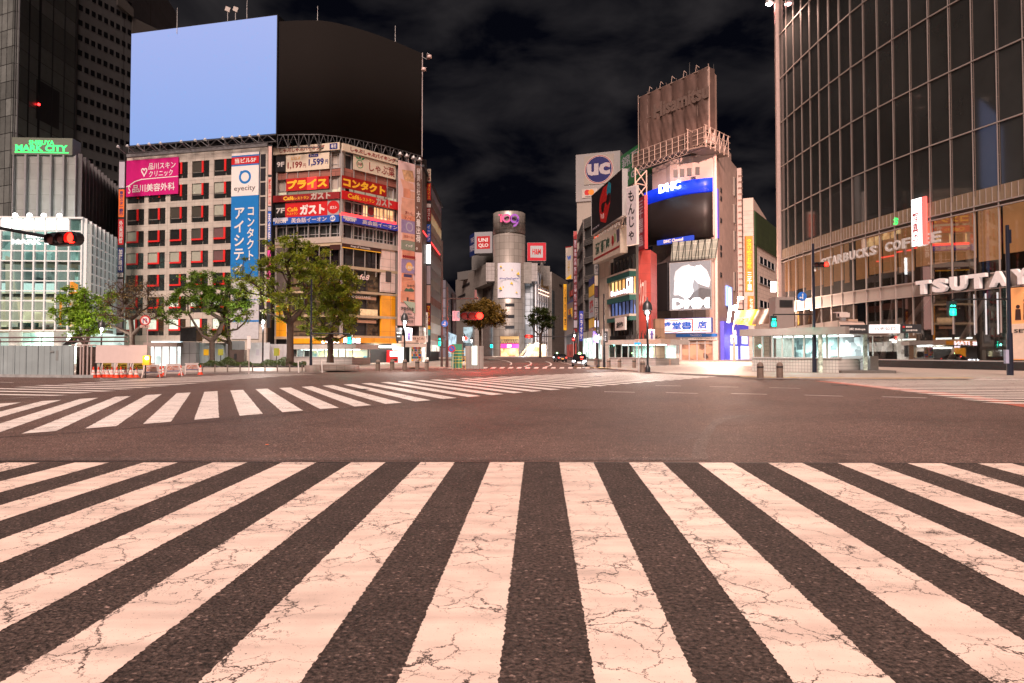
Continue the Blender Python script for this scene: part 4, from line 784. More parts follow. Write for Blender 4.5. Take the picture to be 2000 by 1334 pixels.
# ---- building with the long pink billboard
t = thing('billboard_building', 'slim building whose front is a tall pink poster of stacked boxes', 'building', (PD[1].x, PD[1].y, 0)); BB = t
zb_ = g3.uv(792, 317)[1]
DW = panelmat('brown_tile_side', (.11, .07, .055), 1.2, 1.5, .03)
g = G(); g.hprism([(PD[0].x, PD[0].y), (PD[1].x, PD[1].y), (PD[2].x, PD[2].y), (PD[2].x, PD[2].y + 7), (PD[0].x, PD[0].y + 16)], g3.uv(792, 637)[1], zb_); mk('wall', g, DW, t)
g = G(); g.hprism([(PD[0].x, PD[0].y + 4), (PD[2].x, PD[2].y + 4), (PD[2].x, PD[2].y + 9), (PD[0].x, PD[0].y + 16)], PZ, g3.uv(792, 637)[1]); mk('shop_room', g, roommat('kiosk_room', (.25, .2, .16), (1, .95, .85), .45, 1.2, 1.2), t)
PNK = mat('pink_poster', (.68, .50, .49), .5, var=.03); TER = mat('terracotta_print', (.62, .27, .17), .5, var=.25, scale=.6); TE2 = mat('peach_print', (.66, .36, .26), .5, var=.2, scale=.7); VIO = mat('violet_print', (.28, .22, .38), .5, var=.15); SAGE = mat('sage_print', (.22, .26, .20), .5)
H = 636 - 317
def yy(y): return (y - 317) / H
its = [('p', [(.18, yy(334)), (.86, yy(331)), (.98, yy(353)), (.35, yy(355))], mat('straw_print', (.58, .36, .20), .5, var=.5, scale=2)), ('p', [(.1, yy(352)), (.9, yy(357)), (.98, yy(369)), (.25, yy(369))], TE2), ('r', .28, yy(369), .72, yy(387), TER), ('r', .72, yy(372), 1, yy(387), TE2), ('r', .18, yy(388), 1, yy(402), TE2), ('r', .15, yy(402), 1, yy(420), TE2), ('t', 'おいし', .4, yy(413), .9, yy(419), MAR), ('t', 'マノリ', .35, yy(424), .75, yy(429), MAR), ('r', .16, yy(420.5), 1, yy(430), TER), ('r', .16, yy(431), 1, yy(456), VIO), ('o', .66, yy(443), .03, .008, LAV), ('r', .22, yy(456), 1, yy(470), TE2), ('t', 'コカーレ', .3, yy(460), .9, yy(465), MAR), ('r', .16, yy(471), 1, yy(489), SAGE), ('t', 'イッポ', .4, yy(477), .85, yy(483), WHITE), ('r', .22, yy(490), .98, yy(506), TER)]
its += [('c', .3 + .13 * k, yy(502), .009, DRED) for k in range(6)]
its += [('r', .18, yy(507.5), .98, yy(534), VIO), ('c', .64, yy(521), .027, mat('mango_print', (.75, .42, .12), .5)), ('t', 'しあわせ', .42, yy(519), .95, yy(526), WHITE, .02), ('r', .2, yy(535), .86, yy(546), TER), ('r', .3, yy(536), .8, yy(542), mat('navy_print', (.04, .04, .12), .5)), ('r', .2, yy(547), .98, yy(569), TER), ('t', 'ひかり', .5, yy(556), .96, yy(561), BLACK, .02), ('p', [(.33, yy(568)), (.45, yy(563)), (.6, yy(565)), (.75, yy(562)), (.97, yy(567)), (.9, yy(569)), (.4, yy(570))], mat('leaf_print', (.04, .12, .08), .5)), ('r', .15, yy(570), .98, yy(591), TER), ('r', .48, yy(581), .6, yy(590), BRN), ('t', '有機野菜', .66, yy(585), .95, yy(588), BRN), ('p', [(.25, yy(588)), (1, yy(590)), (1, yy(611)), (.98, yy(611))], mat('mint_print', (.36, .48, .38), .5)),
   ('t', '緑黄色社会', .13, yy(600), .93, yy(607), BLACK, .02), ('t', 'New Album', .28, yy(611), .8, yy(615), BLACK), ('t', '「SINGALONG」', .1, yy(617), .98, yy(623), BLACK, .01), ('t', '本日発売', .2, yy(625), .9, yy(631), BLACK, .01)]
sign('poster_billboard', 'very tall pink album poster with printed boxes and Japanese text', 'billboard', g3, (777, 317, 808.5, 636), PNK, its, depth=.12)
sign('poster_billboard', 'narrow brown vertical banner with white characters beside the pink poster', 'billboard', g4, (809.2, 324, 822.8, 492), mat('brown_banner', (.13, .075, .06), .5), [('t', vert('緑黄色社会、'), .25, .03, .75, .50, WHITE, .0), ('t', vert('大量出荷。'), .18, .53, .82, .98, WHITE, .01)], depth=.12)
mk('white_margin', G().box(g4, 0, g4.L, .04, .12, g4.uv(815, 636)[1], g4.uv(815, 493)[1]), PNK, BB)
sign('shop_board', 'beige board with raised building name letters over the newsstand', 'sign', Fr(PD[0], PD[2]), (778, 656, 826, 669.5), mat('beige_board', (.55, .44, .36), .5, emit=.04), [('t', '店日ビル', .3, .2, .95, .55, BRN, .03), ('t', '1F', .6, .6, .7, .95, BRN, .02)], depth=.6)
fK = Fr(PD[0], PD[2])
patch(fK, 777, 671, 826, 678, -2, .9, mat('pale_awning', (.55, .48, .42), .6, emit=.03), 'awning', BB)
g = G(); 
t = thing('magazine_rack', 'rack of colourful magazines and papers at the newsstand below the pink poster', 'rack', fK.P(fK.uv(813, 700)[0], 0, PZ), fK.rz)
a, b = fK.uv(803, 700)[0], fK.uv(823, 700)[0]; mk('shelf', G().box(fK, a, b, -.4, 0, PZ, 3.0), LGREY, t)
cols = [RED, WHITE, GREEN, YEL, BLUE, PINKP, DRED]
for r_ in range(7):
    for c_ in range(7):
        u = a + .1 + (b - a - .2) * c_ / 7; z = .35 + r_ * .37; mk('magazine', G().box(fK, u, u + (b - a - .3) / 7, 0, .04, z, z + .31), random.choice(cols), t)
patch(fK, 779, 678, 802, 712, -1.5, -1.4, mat('lit_stand_wall', (.95, 1, .85), .5, emit=.8, var=.3, scale=1.2), 'stand_wall', BB)
# ---- the side street face
t = thing('side_building', 'narrow side wall of the corner block running down the street with strips of windows', 'building', (PD[2].x + .2, PD[2].y + 8, 0), g5.rz); SB = t
zs = g5.uv(845, 370)[1]
g = G(); g.box(g5, .2, g5.L, -12, -.4, PZ, zs); mk('core', g, BACKW, t)
for k in range(9):
    z1 = zs - k * 3.2; m_ = [LAV, BRK, CREAM, BRK, LGREY, CONC, BRK, CONC, CONC][k]
    mk('band', G().box(g5, .2, g5.L, -.4, 0, z1 - 1.3, z1), m_, t); mk('window', G().box(g5, .3, g5.L - .1, -.4, -.25, z1 - 3.2, z1 - 1.3), [WGL, WARM, WGL, WGL, WGL, DKG, WGL, roommat('street_shop', (.3, .25, .2), (1, .95, .85), .4), roommat('street_shop', (.3, .25, .2), (1, .95, .85), .4)][k], t)
g = G()
for k in range(14): g.box(g5, .2 + k * (g5.L - .3) / 13, .32 + k * (g5.L - .3) / 13, -.24, .03, 3, zs)
mk('pilasters', g, LGREY, t)
z = g5.uv(845, 480)[1]; mk('light_strip', G().box(g5, 1, g5.L - 3, .04, .1, z, z + .25), pal('red_tube_light'), t)
mk('roof', G().box(g5, -.1, g5.L + .3, -12, .35, zs, zs + .35), DGREY, t)
blade('tall stacked blade sign on the side street corner, cream panel at its top', 832.3, 8.5, 329, 698, 112, DGREY, segs=[(330, 354, CREAM, 'しゃぶ葉', MAR), (358, 391, RED, 'プライス', GOLD), (398, 405, WHITE), (406, 432, DRED, 'ガスト', WHITE), (438, 472, BLUE, 'イーオン', WHITE), (478, 515, mat('lit_blank_box', (.95, 1, 1), .5, emit=1.4)), (519, 555, LAV), (557, 592, PINKP), (596, 634, DRED, 'マクド', YEL), (636, 643, YEL), (644, 655, mat('teal_panel', (.05, .3, .3), .5))])
blade('slim white blade sign with vertical characters near the newsstand', 831.5, 3.5, 610, 668, 108, WHITE, segs=[(612, 666, WHITE, '喫茶室営業中', BRN)])
# ================================================================== the round tower building and its neighbours
ST = panelmat('pale_stone_courses', (.25, .235, .215), 2.4, 1.15, .03, gcol=(.16, .15, .14), var=.06)
CY = panelmat('silver_tile', (.30, .275, .245), 2.2, 2.9, .035, gcol=(.10, .09, .08), rough=.3, var=.06)
def cylmat():
    m = bpy.data.materials.new('silver_round_tiles'); m.use_nodes = True; t = m.node_tree; b = t.nodes['Principled BSDF']; N = t.nodes.new; L = t.links.new
    tcn = N('ShaderNodeTexCoord'); s = N('ShaderNodeSeparateXYZ'); L(tcn.outputs['Object'], s.inputs[0])
    at = N('ShaderNodeMath'); at.operation = 'ARCTAN2'; L(s.outputs[1], at.inputs[0]); L(s.outputs[0], at.inputs[1])
    mu = N('ShaderNodeMath'); mu.operation = 'MULTIPLY'; mu.inputs[1].default_value = 7; L(at.outputs[0], mu.inputs[0])
    c = N('ShaderNodeCombineXYZ'); L(mu.outputs[0], c.inputs[0]); L(s.outputs[2], c.inputs[1])
    br = N('ShaderNodeTexBrick'); br.offset = 0; br.inputs['Scale'].default_value = 1; br.inputs['Brick Width'].default_value = 2.2; br.inputs['Row Height'].default_value = 2.9; br.inputs['Mortar Size'].default_value = .05
    br.inputs['Color1'].default_value = (.26, .24, .215, 1); br.inputs['Color2'].default_value = (.32, .295, .265, 1); br.inputs['Mortar'].default_value = (.09, .08, .07, 1); L(c.outputs[0], br.inputs['Vector']); L(br.outputs['Color'], b.inputs['Base Color'])
    b.inputs['Roughness'].default_value = .38; b.inputs['Metallic'].default_value = .35; return m
YT = 300.0; c0 = XY(994.5, YT); RC = 31.5 / F_PX * YT; zt = Zat(411, YT - RC)
t = thing('department_store', 'round silver tile tower with pink and purple numerals at the end of the street', 'building', (c0.x, c0.y, 0)); DS = t
g = G(); gz = Zat(454, YT - RC)
g.lathe((c0.x, c0.y, 0), [(RC, PZ), (RC, gz - .4), (RC - .5, gz - .35), (RC - .5, gz + .35), (RC, gz + .4), (RC, zt - .2), (RC - .3, zt), (.1, zt)], 48); mk('tower', g, cylmat(), t)
def arcbox(g, px0, px1, y0, y1, off, n=12):
    Yf = YT - RC; z0, z1 = Zat(y1, Yf), Zat(y0, Yf); r = RC + off
    a0 = math.asin(max(-1, min(1, (px0 - 994.5) / 31.5))); a1 = math.asin(max(-1, min(1, (px1 - 994.5) / 31.5))); P = []
    for i in range(n + 1):
        a = a0 + (a1 - a0) * i / n; P.append((c0.x + math.sin(a) * r, c0.y - math.cos(a) * r))
    g.hprism(P + [(x * 1 + (c0.x - x) * .02, y + (c0.y - y) * .02) for x, y in reversed(P)], z0, z1)
g = G(); arcbox(g, 973.5, 1015.5, 513, 581.5, .35)
tb = thing('tower_banner', 'white curved banner with yellow shapes and a blue hashtag on the round tower', 'banner', (c0.x, c0.y - RC, Zat(581, YT - RC)))
mk('cloth', g, mat('white_banner', (.62, .60, .64), .6, var=.03, emit=.06), tb)
fB = Fr((c0.x - 5, c0.y - RC - .6), (c0.x + 5, c0.y - RC - .6))
g = G(); u0, u1, z0, z1 = fB.rect(975.5, 542, 1013.5, 546.5); add_text(g, fB, '#HomeTimeTogether', u0, u1, z0, z1, .02, .02, .02); mk('lettering', g, mat('navy_letters', (.02, .03, .25), .5), tb)
g = G()
for x, y, s in ((978, 520, 1.5), (984, 527, 1), (1012, 534, 2.2), (977, 563, 2.4), (999, 553, 2), (1000, 527, 1.1), (983, 560, 1), (1009, 571, 1.2)):
    u, z = fB.uv(x, y); k = s * .34; g.prism(fB, [(u - k, z - k * .3), (u + k, z - k * .8), (u + k * .3, z + k)], 0 if abs(x - 994) < 9 else -.9, .03 if abs(x - 994) < 9 else -.5)
mk('yellow_shapes', g, YEL, tb)
# numerals
g = G(); tl = thing('logo_sign', 'pink to purple numerals 109 with a small name on the top drum', 'sign', (c0.x, c0.y - RC, Zat(443, YT - RC)))
def ringz(g, f, x, y, r, w, n0=0, n1=.5):
    u, z = f.uv(x, y); 
    for i in range(24):
        a, b = 2 * math.pi * i / 24, 2 * math.pi * (i + 1) / 24; g.prism(f, [(u + (r - w) * math.cos(a), z + (r - w) * math.sin(a)), (u + r * math.cos(a), z + r * math.sin(a)), (u + r * math.cos(b), z + r * math.sin(b)), (u + (r - w) * math.cos(b), z + (r - w) * math.sin(b))], n0, n1)
u, z = fB.uv(979, 434); g.box(fB, u - .45, u + .45, 0, .5, z, z + 3.4); g.box(fB, u - 1.2, u, 0, .5, z + 2.7, z + 3.4); mk('numeral', g, mat('pink_numeral', (.75, .12, .25), .4, emit=.08), tl)
g = G(); ringz(g, fB, 989.5, 426.5, 1.9, .75); mk('numeral', g, mat('rose_numeral', (.62, .12, .33), .4, emit=.08), tl)
g = G(); ringz(g, fB, 1005, 427, 2.0, .8); pa = [fB.uv(*q) for q in [(1009.5, 427), (1013, 427), (1012.5, 436), (1007, 442.5), (1002, 443), (1003, 440), (1008, 437)]]; g.prism(fB, pa[::-1], 0, .5); mk('numeral', g, mat('purple_numeral', (.32, .10, .50), .4, emit=.08), tl)
g = G(); u0, u1, z0, z1 = fB.rect(977.5, 439, 1000, 443.5); add_text(g, fB, 'SHIBUYA', u0, u1, z0, z1, 0, .03, .3); mk('lettering', g, BLACK, tl)
# slots, entrance
g = G()
for y in (595.5, 618, 639): arcbox(g, 987, 1004.5, y - 3, y + 3, .1); g2_ = None
mk('window_slot', g, DGREY, t, kind='stuff')
fE = Fr((c0.x - 6, c0.y - RC - 1.2), (c0.x + 6, c0.y - RC - 1.2))
def pb(f, x0, y0, x1, y1, n0, n1, m, name, par):
    u0, u1, z0, z1 = f.rect(x0, y0, x1, y1); return mk(name, G().box(f, u0, u1, n0, n1, z0, z1), m, par)
pb(fE, 978, 680, 1013, 696, -.5, 0, roommat('store_entrance', (.30, .10, .03), (1, .62, .28), .18, .6, .8), 'entrance', t)
pb(fE, 978, 671.5, 1013, 680, -.4, .5, mat('pink_entrance_sign', (.65, .02, .22), .5, emit=.4), 'entrance_sign', t)
g = G(); u0, u1, z0, z1 = fE.rect(990.5, 672.5, 999, 679); add_text(g, fE, '109', u0, u1, z0, z1, .52, .03, .05); mk('lettering', g, mat('lit_pink_letters', (1, .8, .9), .5, emit=.8), t)
g = G(); ux0, ux1 = fE.uv(977.5, 664)[0], fE.uv(1013.5, 664)[0]; za, zb3 = fE.uv(995, 671)[1], fE.uv(995, 663)[1]
for k in range(8):
    w = (ux1 - ux0) / 8; a = ux0 + k * w; g.prism(fE, [(a, zb3), (a + w / 2, za), (a + w / 2 + .25, za), (a + .25, zb3)], .3, .6); g.prism(fE, [(a + w / 2, za), (a + w, zb3), (a + w + .25, zb3), (a + w / 2 + .25, za)], .3, .6)
g.box(fE, ux0, ux1, -.4, .8, zb3, zb3 + 1.3); mk('canopy', g, mat('gold_canopy', (.45, .30, .12), .4, .4), t)
g = G(); u, _ = fE.uv(1013.5, 660); g.box(fE, u, u + .35, -.4, .5, PZ, Zat(650, 290)); u = fE.uv(977, 660)[0]; g.box(fE, u - .3, u, -.4, .4, PZ, Zat(656, 290)); mk('pole', g, mat('rust_brown_post', (.10, .055, .04), .6), t)
# left stone wing
fW = frp(889.5, 372, 949, 303); zw = fW.uv(920, 531)[1]
g = G(); a = fW.uv(927, 600)[0]
g.box(fW, 0, a, -30, 0, PZ, zw); g.box(fW, a, fW.L, -30, -.01, fW.uv(945, 556)[1], zw); mk('stone_wing', g, ST, t)
g = G(); g.box(fW, a, fW.L + 2, -12, -4, PZ, fW.uv(945, 556)[1]); mk('glass_wall', g, panelmat('red_dark_glazing', (.035, .012, .012), 2.1, 2.6, .06, gcol=(.16, .10, .09), rough=.15, var=.3), t)
g = G()
for x0, y0, x1, y1 in ((903, 561, 917.5, 553.5), (894.5, 582, 909, 575)):
    p = [fW.uv(x0, y0 + 2.5), fW.uv(x1, y1 + 2.5), fW.uv(x1, y1 - 2.5), fW.uv(x0, y0 - 2.5)]; g.prism(fW, p, 0, .12)
mk('window_slot', g, BLACK, t, kind='stuff')
def sb(x0, y0, x1, y1, Y, d, m, name, par, dyl=0):
    f = frp(x0, Y + dyl, x1, Y); xm = (x0 + x1) / 2; return mk(name, G().box(f, 0, f.L, -d, 0, f.uv(xm, y1)[1], f.uv(xm, y0)[1]), m, par)
WT = panelmat('white_square_tiles', (.34, .32, .31), 1.9, 1.7, .05, gcol=(.15, .13, .13), var=.05)
sb(949, 513, 966, 549, 296, 12, WT, 'side_block', t); sb(1023, 512, 1038.5, 553, 297, 12, ST, 'side_block', t); sb(1038.5, 514, 1050, 549, 297, 12, WT, 'side_block', t)
sb(921, 498, 966, 527, 318, 14, mat('grey_plant_room', (.13, .13, .125), .6), 'plant_room', t, 4); sb(893, 529, 930, 545, 335, 20, pal('grey_plant_room'), 'plant_room', t, 12)
fU = frp(926.5, 306, 962, 304)
sign('rooftop_cube_sign', 'white cube billboard with a red square of white letters left of the round tower', 'billboard', fU, (926.7, 453, 961.5, 494.5), mat('cube_grey_white', (.27, .28, .30), .5), [('r', .13, .20, .87, .80, mat('cube_red', (.42, .01, .015), .5)), ('t', 'UNI', .22, .29, .75, .47, WHITE, .03), ('t', 'QLO', .22, .54, .78, .74, WHITE, .03)], depth=8, n0=-8)
fU2 = frp(917, 314, 926.3, 306.2)
sign('rooftop_cube_sign', 'narrow dark blue billboard side with pale letters facing left beside the white cube', 'billboard', fU2, (917, 457, 926.2, 500), mat('cube_navy', (.006, .02, .12), .5), [('t', 'THE', .2, .18, .85, .40, LAV, .02), ('t', 'PRIME', .05, .5, .95, .78, LAV, .02)], depth=.3, n0=-.4)
fH = frp(1030, 300, 1066, 300)
sign('rooftop_sign', 'red framed billboard with slanting red letters on steel legs right of the round tower', 'billboard', fH, (1030, 474.5, 1066, 509.5), mat('red_frame_board', (.50, .012, .03), .5), [('r', .16, .17, .84, .83, mat('pale_grey_face', (.42, .44, .46), .5)), ('t', 'H&M', .27, .34, .73, .66, RED, .03)], depth=1.2, n0=-.6, rim=LGREY)
g = G()
for x in (1052, 1058, 1064): 
    a, b = At(x - 5, 540, 302), At(1058, 510, 300); g.tube(a, b, .14, n=6); g.tube(At(x + 5, 540, 300), b, .14, n=6)
g.box(fH, 0, fH.L, -.8, -.4, fH.uv(1048, 514)[1], fH.uv(1048, 511)[1])
mk('sign_legs', g, STEEL, label='light steel legs holding the red framed billboard', cat='sign support')
# right glass and stone wings
t = thing('store_wing', 'white glass stair block beside the round tower, brightly lit', 'building', (XY(1066, 320).x, 320, 0)); NW = t
fN = frp(1049, 300, 1082, 335); zn = fN.uv(1065, 538)[1]
mk('core', G().box(fN, -1.5, fN.L, -20, -1.6, PZ, zn - .5), panelmat('lit_white_interior', (.33, .37, .40), 2.6, 2.8, .10, gcol=(.10, .11, .12), var=.5), t)
g = G()
for k in range(9): g.box(fN, -1.5, fN.L, -.4, 0, 3 + k * 3.6, 3.35 + k * 3.6) if 3 + k * 3.6 < zn else None
for k in range(9): u = -1.5 + (fN.L + 1.5) * k / 8; g.box(fN, u - .18, u + .18, -.5, .1, PZ, zn)
g.box(fN, -1.5, fN.L + .3, -3, .2, zn - .5, zn); mk('white_frame', g, mat('bright_white_frame', (.72, .74, .78), .5), t)
mk('lit_louvre', G().box(fN, fN.L * .2, fN.L * .75, .12, .3, zn - 6.2, zn - 2.8), mat('tan_louvre', (.35, .24, .10), .5, var=.3, scale=3), t)
g = G()
for y in (571, 578): z = fN.uv(1065, y)[1]; g.box(fN, fN.L * .05, fN.L * .8, .2, .4, z, z + .3)
mk('light_strip', g, mat('peach_light', (1, .6, .45), .5, emit=1.0), t)
sb(1026, 553, 1049, 690, 312, 14, panelmat('dark_side_glass', (.06, .065, .07), 2.2, 3.4, .06, gcol=(.2, .2, .2), var=.4), 'dark_glass_side', t)
t = thing('stone_annex', 'pale stone course building right of the white glass stair block', 'building', (XY(1095, 335).x, 335, 0))
fO = frp(1078, 322, 1110, 368); zo = fO.uv(1094, 541)[1]
mk('wall', G().box(fO, 0, fO.L, -25, 0, PZ, zo), ST, t)
for x, y, w in ((1095, 558, 8), (1103, 579, 4)): sbp = fO.uv(x, y); mk('window_slot', G().box(fO, sbp[0] - w * .5, sbp[0] + w * .5, 0, .12, sbp[1] - .6, sbp[1] + .6), BLACK, t)
mk('corner_glass', G().box(fO, .3, 6, .0, .2, 8, fO.uv(1080, 568)[1]), panelmat('teal_glass', (.02, .05, .06), 2, 2.5, .06, gcol=(.2, .2, .2)), t)
lamp('SPOT', (XY(1060, 280).x, 275, 2), 3500, (.8, .9, 1), 1, (R(115), 0, R(-12)))
lamp('POINT', (XY(1020, 286).x, 284, 4), 1300, (.8, .88, 1), .6)
lamp('POINT', (XY(968, 286).x, 280, 4), 900, (1, .8, .6), .6)
# stairs beside the entrance
t = thing('outdoor_stairs', 'brightly lit white stair flight going up right of the round tower entrance', 'stairs', (XY(1035, 288).x, 288, PZ))
fT = frp(1018, 288, 1060, 288); g = G()
P_ = lambda x, y: fT.uv(x, y)
g.prism(fT, [P_(1022, 695), P_(1046, 668), P_(1055, 668), P_(1055, 674), P_(1048, 674), P_(1030, 695)], -3, -2.6); mk('flight', g, mat('bright_stair_side', (.85, .75, .62), .5, emit=.12), t)
g = G(); g.prism(fT, [P_(1014, 695), P_(1034, 670), P_(1037, 670), P_(1020, 695)], -1.2, -1); mk('handrail_side', g, mat('gold_brown_side', (.35, .24, .12), .4), t)
pb(fT, 1030, 672, 1068, 696.4, -6, -5.7, roommat('orange_lit_hall', (.7, .35, .12), (1, .9, .72), .33, .35, .6, sample=True), 'lit_hall', t)
# low dark buildings left of the tower
t = thing('street_building', 'dark narrow building with a maroon banner beyond the left street corner', 'building', (XY(884, 250).x, 250, 0))
fL = frp(870, 235, 890, 290)
mk('wall', G().box(fL, 0, fL.L, -16, 0, PZ, fL.uv(880, 560)[1]), panelmat('violet_grey_wall', (.13, .13, .17), 3.2, 3.4, .2, gcol=(.03, .03, .04), var=.3), t)
sign('wall_banner', 'dark maroon vertical banner on the far building left of the round tower', 'banner', frp(883, 262, 890, 275), (883, 574, 889.5, 652), mat('very_dark_maroon', (.04, .012, .016), .5), [('t', 'モヤイ像', .3, .2, .7, .6, LAV)], depth=.3)
mk('lit_shop', G().box(fL, 1, fL.L, .05, .3, PZ, 9), roommat('far_shop_lights', (.05, .09, .14), (.6, .85, 1), .35, .5, .7), t)
# far rows behind the trees beyond the tower
t = thing('street_building', 'dark low block with small lit windows directly left of the round tower base', 'building', (XY(935, 330).x, 330, 0))
mk('wall', G().box(frp(905, 330, 968, 330), 0, 16, -10, 0, PZ, 14), roommat('dark_street_block', (.008, .008, .01), (.3, .5, .6), .14, .35, .5), t)
# ================================================================== right side of the street
GW = panelmat('grey_stair_wall', (.13, .125, .12), 5, .55, .04, gcol=(.06, .06, .06), var=.06)
CRM = panelmat('cream_tile_wall', (.42, .37, .31), 2.4, 2.9, .02, var=.03)
# far mustard sign and neighbours
t = thing('street_building', 'grey panelled building with a small red emblem behind the mustard sign', 'building', (XY(1112, 205).x, 205, 0))
fa = frp(1106.5, 205, 1124, 186); mk('wall', G().box(fa, -1, fa.L + 6, -14, 0, PZ, fa.uv(1114, 552)[1]), panelmat('grey_tile_wall', (.17, .17, .17), 1.6, 1.5, .03), t)
mk('blue_frame', G().box(fa, -.6, fa.L, .05, .5, PZ, fa.uv(1114, 590)[1]), mat('royal_blue_trim', (.02, .05, .35), .5), t); mk('inner_panel', G().box(fa, .3, fa.L, .55, .6, PZ, fa.uv(1114, 593.5)[1]), mat('pinkish_panel', (.28, .22, .21), .5), t)
sign('wall_sign', 'small red square emblem on the grey panelled building', 'sign', fa, (1114, 567, 1122, 578), RED, [('o', .5, .5, .35, .08, WHITE)], depth=.2)
sign('wall_sign', 'small yellow, red and blue poster inside the blue framed panel', 'poster', fa, (1115, 603, 1122, 620), YEL, [('r', 0, .68, 1, 1, NAVY), ('t', 'K', .3, .1, .8, .6, RED, .08)], depth=.2, n0=.62)
blade('mustard vertical blade sign with small black lettering at the far end of the right pavement', 1101, 6, 555, 645, 200, YEL, segs=[(560, 640, mat('mustard_face', (.72, .36, .02), .5), 'くすりの店', BLACK)], back=1.2)
sign('wall_banner', 'white vertical banner with gold and blue characters beside the tall maroon sign', 'banner', frp(1108, 192, 1121, 190), (1109, 482, 1120.5, 546), mat('cream_white_banner', (.45, .42, .37), .5), [('t', 'W', .25, .28, .95, .42, BLUE, .05), ('t', vert('つけめん!'), .3, .44, .75, .84, mat('ochre_letters', (.42, .27, .05), .5), .03), ('p', [(.1, .95), (.95, .86), (.95, .99), (.1, .99)], YEL), ('r', 0, 0, 1, .03, DRED)], depth=.8)
blade('very tall maroon vertical blade sign in many panels between the banner and the stair building', 1120.5, 7.2, 451, 668, 176, DGREY, back=1.2, segs=[(452, 467, DRED, '', WHITE)] + [(468.5 + 17.4 * k, 484.5 + 17.4 * k, mat('maroon_panel', (.17, .012, .02), .5), ['居酒', '寿司', '焼肉', '整体', '麺屋', '酒場', '喫茶', '薬局', '質屋'][k], LAV) for k in range(9)] + [(626, 640, LAV), (642, 666, DRED)])
# stair building with grey slats
t = thing('slatted_building', 'grey building with horizontal slats and dark open stair landings', 'building', (XY(1140, 160).x, 160, 0))
q0, q1, q2 = XY(1128, 178), XY(1139.5, 158), XY(1161, 152); fa, fb = Fr(q0, q1), Fr(q1, q2); zs2 = fb.uv(1150, 424)[1]
mk('core', G().hprism([(q0.x + .5, q0.y), (q1.x + .4, q1.y + .5), (q2.x, q2.y + .5), (q2.x + 2, q2.y + 22), (q0.x + 2, q0.y + 12)], PZ, zs2 - .5), BACKW, t)
g = G(); g.box(fa, 0, fa.L, -.3, 0, zs2 - 2.2, zs2); g.box(fb, 0, fb.L, -.3, 0, zs2 - 2.2, zs2)
k = 0; z = zs2 - 2.2
while z > 4:
    for q in range(4): g.box(fb, 0, fb.L, -.3, 0, z - 4.05 + .38 * q - .28 + .3, z - 4.05 + .38 * q + .3)
    g.box(fa, 0, fa.L, -.3, 0, z - 4.2, z - 2.4); z -= 4.2 - .0
g.box(fb, -.1, .5, -.32, .1, PZ, zs2); mk('wall', g, GW, t)
# tower with the round blue emblem
t = thing('emblem_tower', 'tall pale windowless tower behind the street row with a round blue emblem on top', 'building', (XY(1170, 190).x, 190, 0))
fu = frp(1127, 182, 1211.5, 178); zu2 = fu.uv(1170, 298)[1]; zu3 = fu.uv(1170, 391)[1]
UCM = mat('pale_stucco', (.26, .24, .21), .7, var=.06, scale=.2)
mk('wall', G().box(fu, -.0, fu.L, -20, -.3, PZ, zu3), UCM, t); mk('parapet', G().box(fu, -.2, fu.L + .2, -20.2, 0, zu3, zu2), mat('pale_grey_stucco', (.24, .235, .23), .6, var=.05, scale=.3), t)
sign('emblem_sign', 'round dark blue emblem with two pale letters and a red ring', 'sign', fu, (1141, 303, 1199, 359), UCM, [('c', .5, .5, .51, mat('dull_white', (.42, .38, .36), .5)), ('c', .5, .5, .49, mat('dull_red', (.22, .02, .03), .5)), ('c', .5, .5, .465, mat('dull_white', (.4, .4, .4))), ('c', .5, .5, .45, mat('deep_blue', (.004, .006, .085), .45)), ('t', 'uc', .10, .28, .88, .70, mat('pale_letters', (.34, .31, .33), .5), .045), ('c', .80, .36, .085, mat('dull_red', (.22, .02, .03)))], depth=.1)
sign('wall_sign', 'small white plate with overlapping red and orange circles below the blue emblem', 'sign', fu, (1137, 369, 1167, 386), mat('plate_white', (.38, .35, .32), .5), [('c', .34, .4, .33, mat('circle_red', (.40, .02, .015), .5)), ('c', .60, .4, .33, mat('circle_orange', (.55, .20, .02), .5)), ('t', 'mastercard', .22, .78, .78, .92, BLACK)], depth=.1)
pa = XY(1250, 175); fgr = frp(1212, 180, 1252, 168)
sign('wall_sign', 'green billboard with white characters half hidden behind the scaffold', 'billboard', fgr, (1213, 287, 1275, 356), mat('forest_sign_green', (.015, .14, .045), .5), [('t', '錦戸亮', .10, .08, .95, .42, LAV, .0), ('t', 'LIVE TOUR', .1, .50, .85, .60, LAV), ('t', 'No Good', .1, .64, .85, .84, LAV)], depth=.6)
blade('orange vertical blade sign with white lettering between the stair building and the black billboard', 1160.5, 10.5, 411, 508, 128, mat('pale_sign_case', (.5, .42, .38), .5), segs=[(416, 506, mat('brick_orange_face', (.55, .09, .035), .5), 'バレンタイン', WHITE)], back=.8)
t = blade('stack of small green, cream and grey blade signs under the orange one', 1161.5, 8, 509.5, 640, 127, DGREY, segs=[(510, 516, GREEN), (517, 536, LGREY, '銀行', BLACK), (538, 558, CREAM), (560, 580, mat('purple_brown_panel', (.12, .05, .07), .5, var=.5)), (582, 600, LGREY, 'パーキング', BLACK), (602, 622, LGREY, '千代田', BLACK), (626, 639, mat('lit_p_sign', (.85, .8, 1), .5, emit=.9))], back=.5)
t = thing('narrow_shop_building', 'narrow yellow and blue topped shop building with a big red character panel', 'building', (XY(1155, 134).x, 134, 0))
fy = frp(1150.5, 140, 1161.5, 131); mk('wall', G().box(fy, 0, fy.L, -2.5, 0, PZ, fy.uv(1156, 542)[1]), mat('dull_yellow_wall', (.35, .22, .02), .5), t)
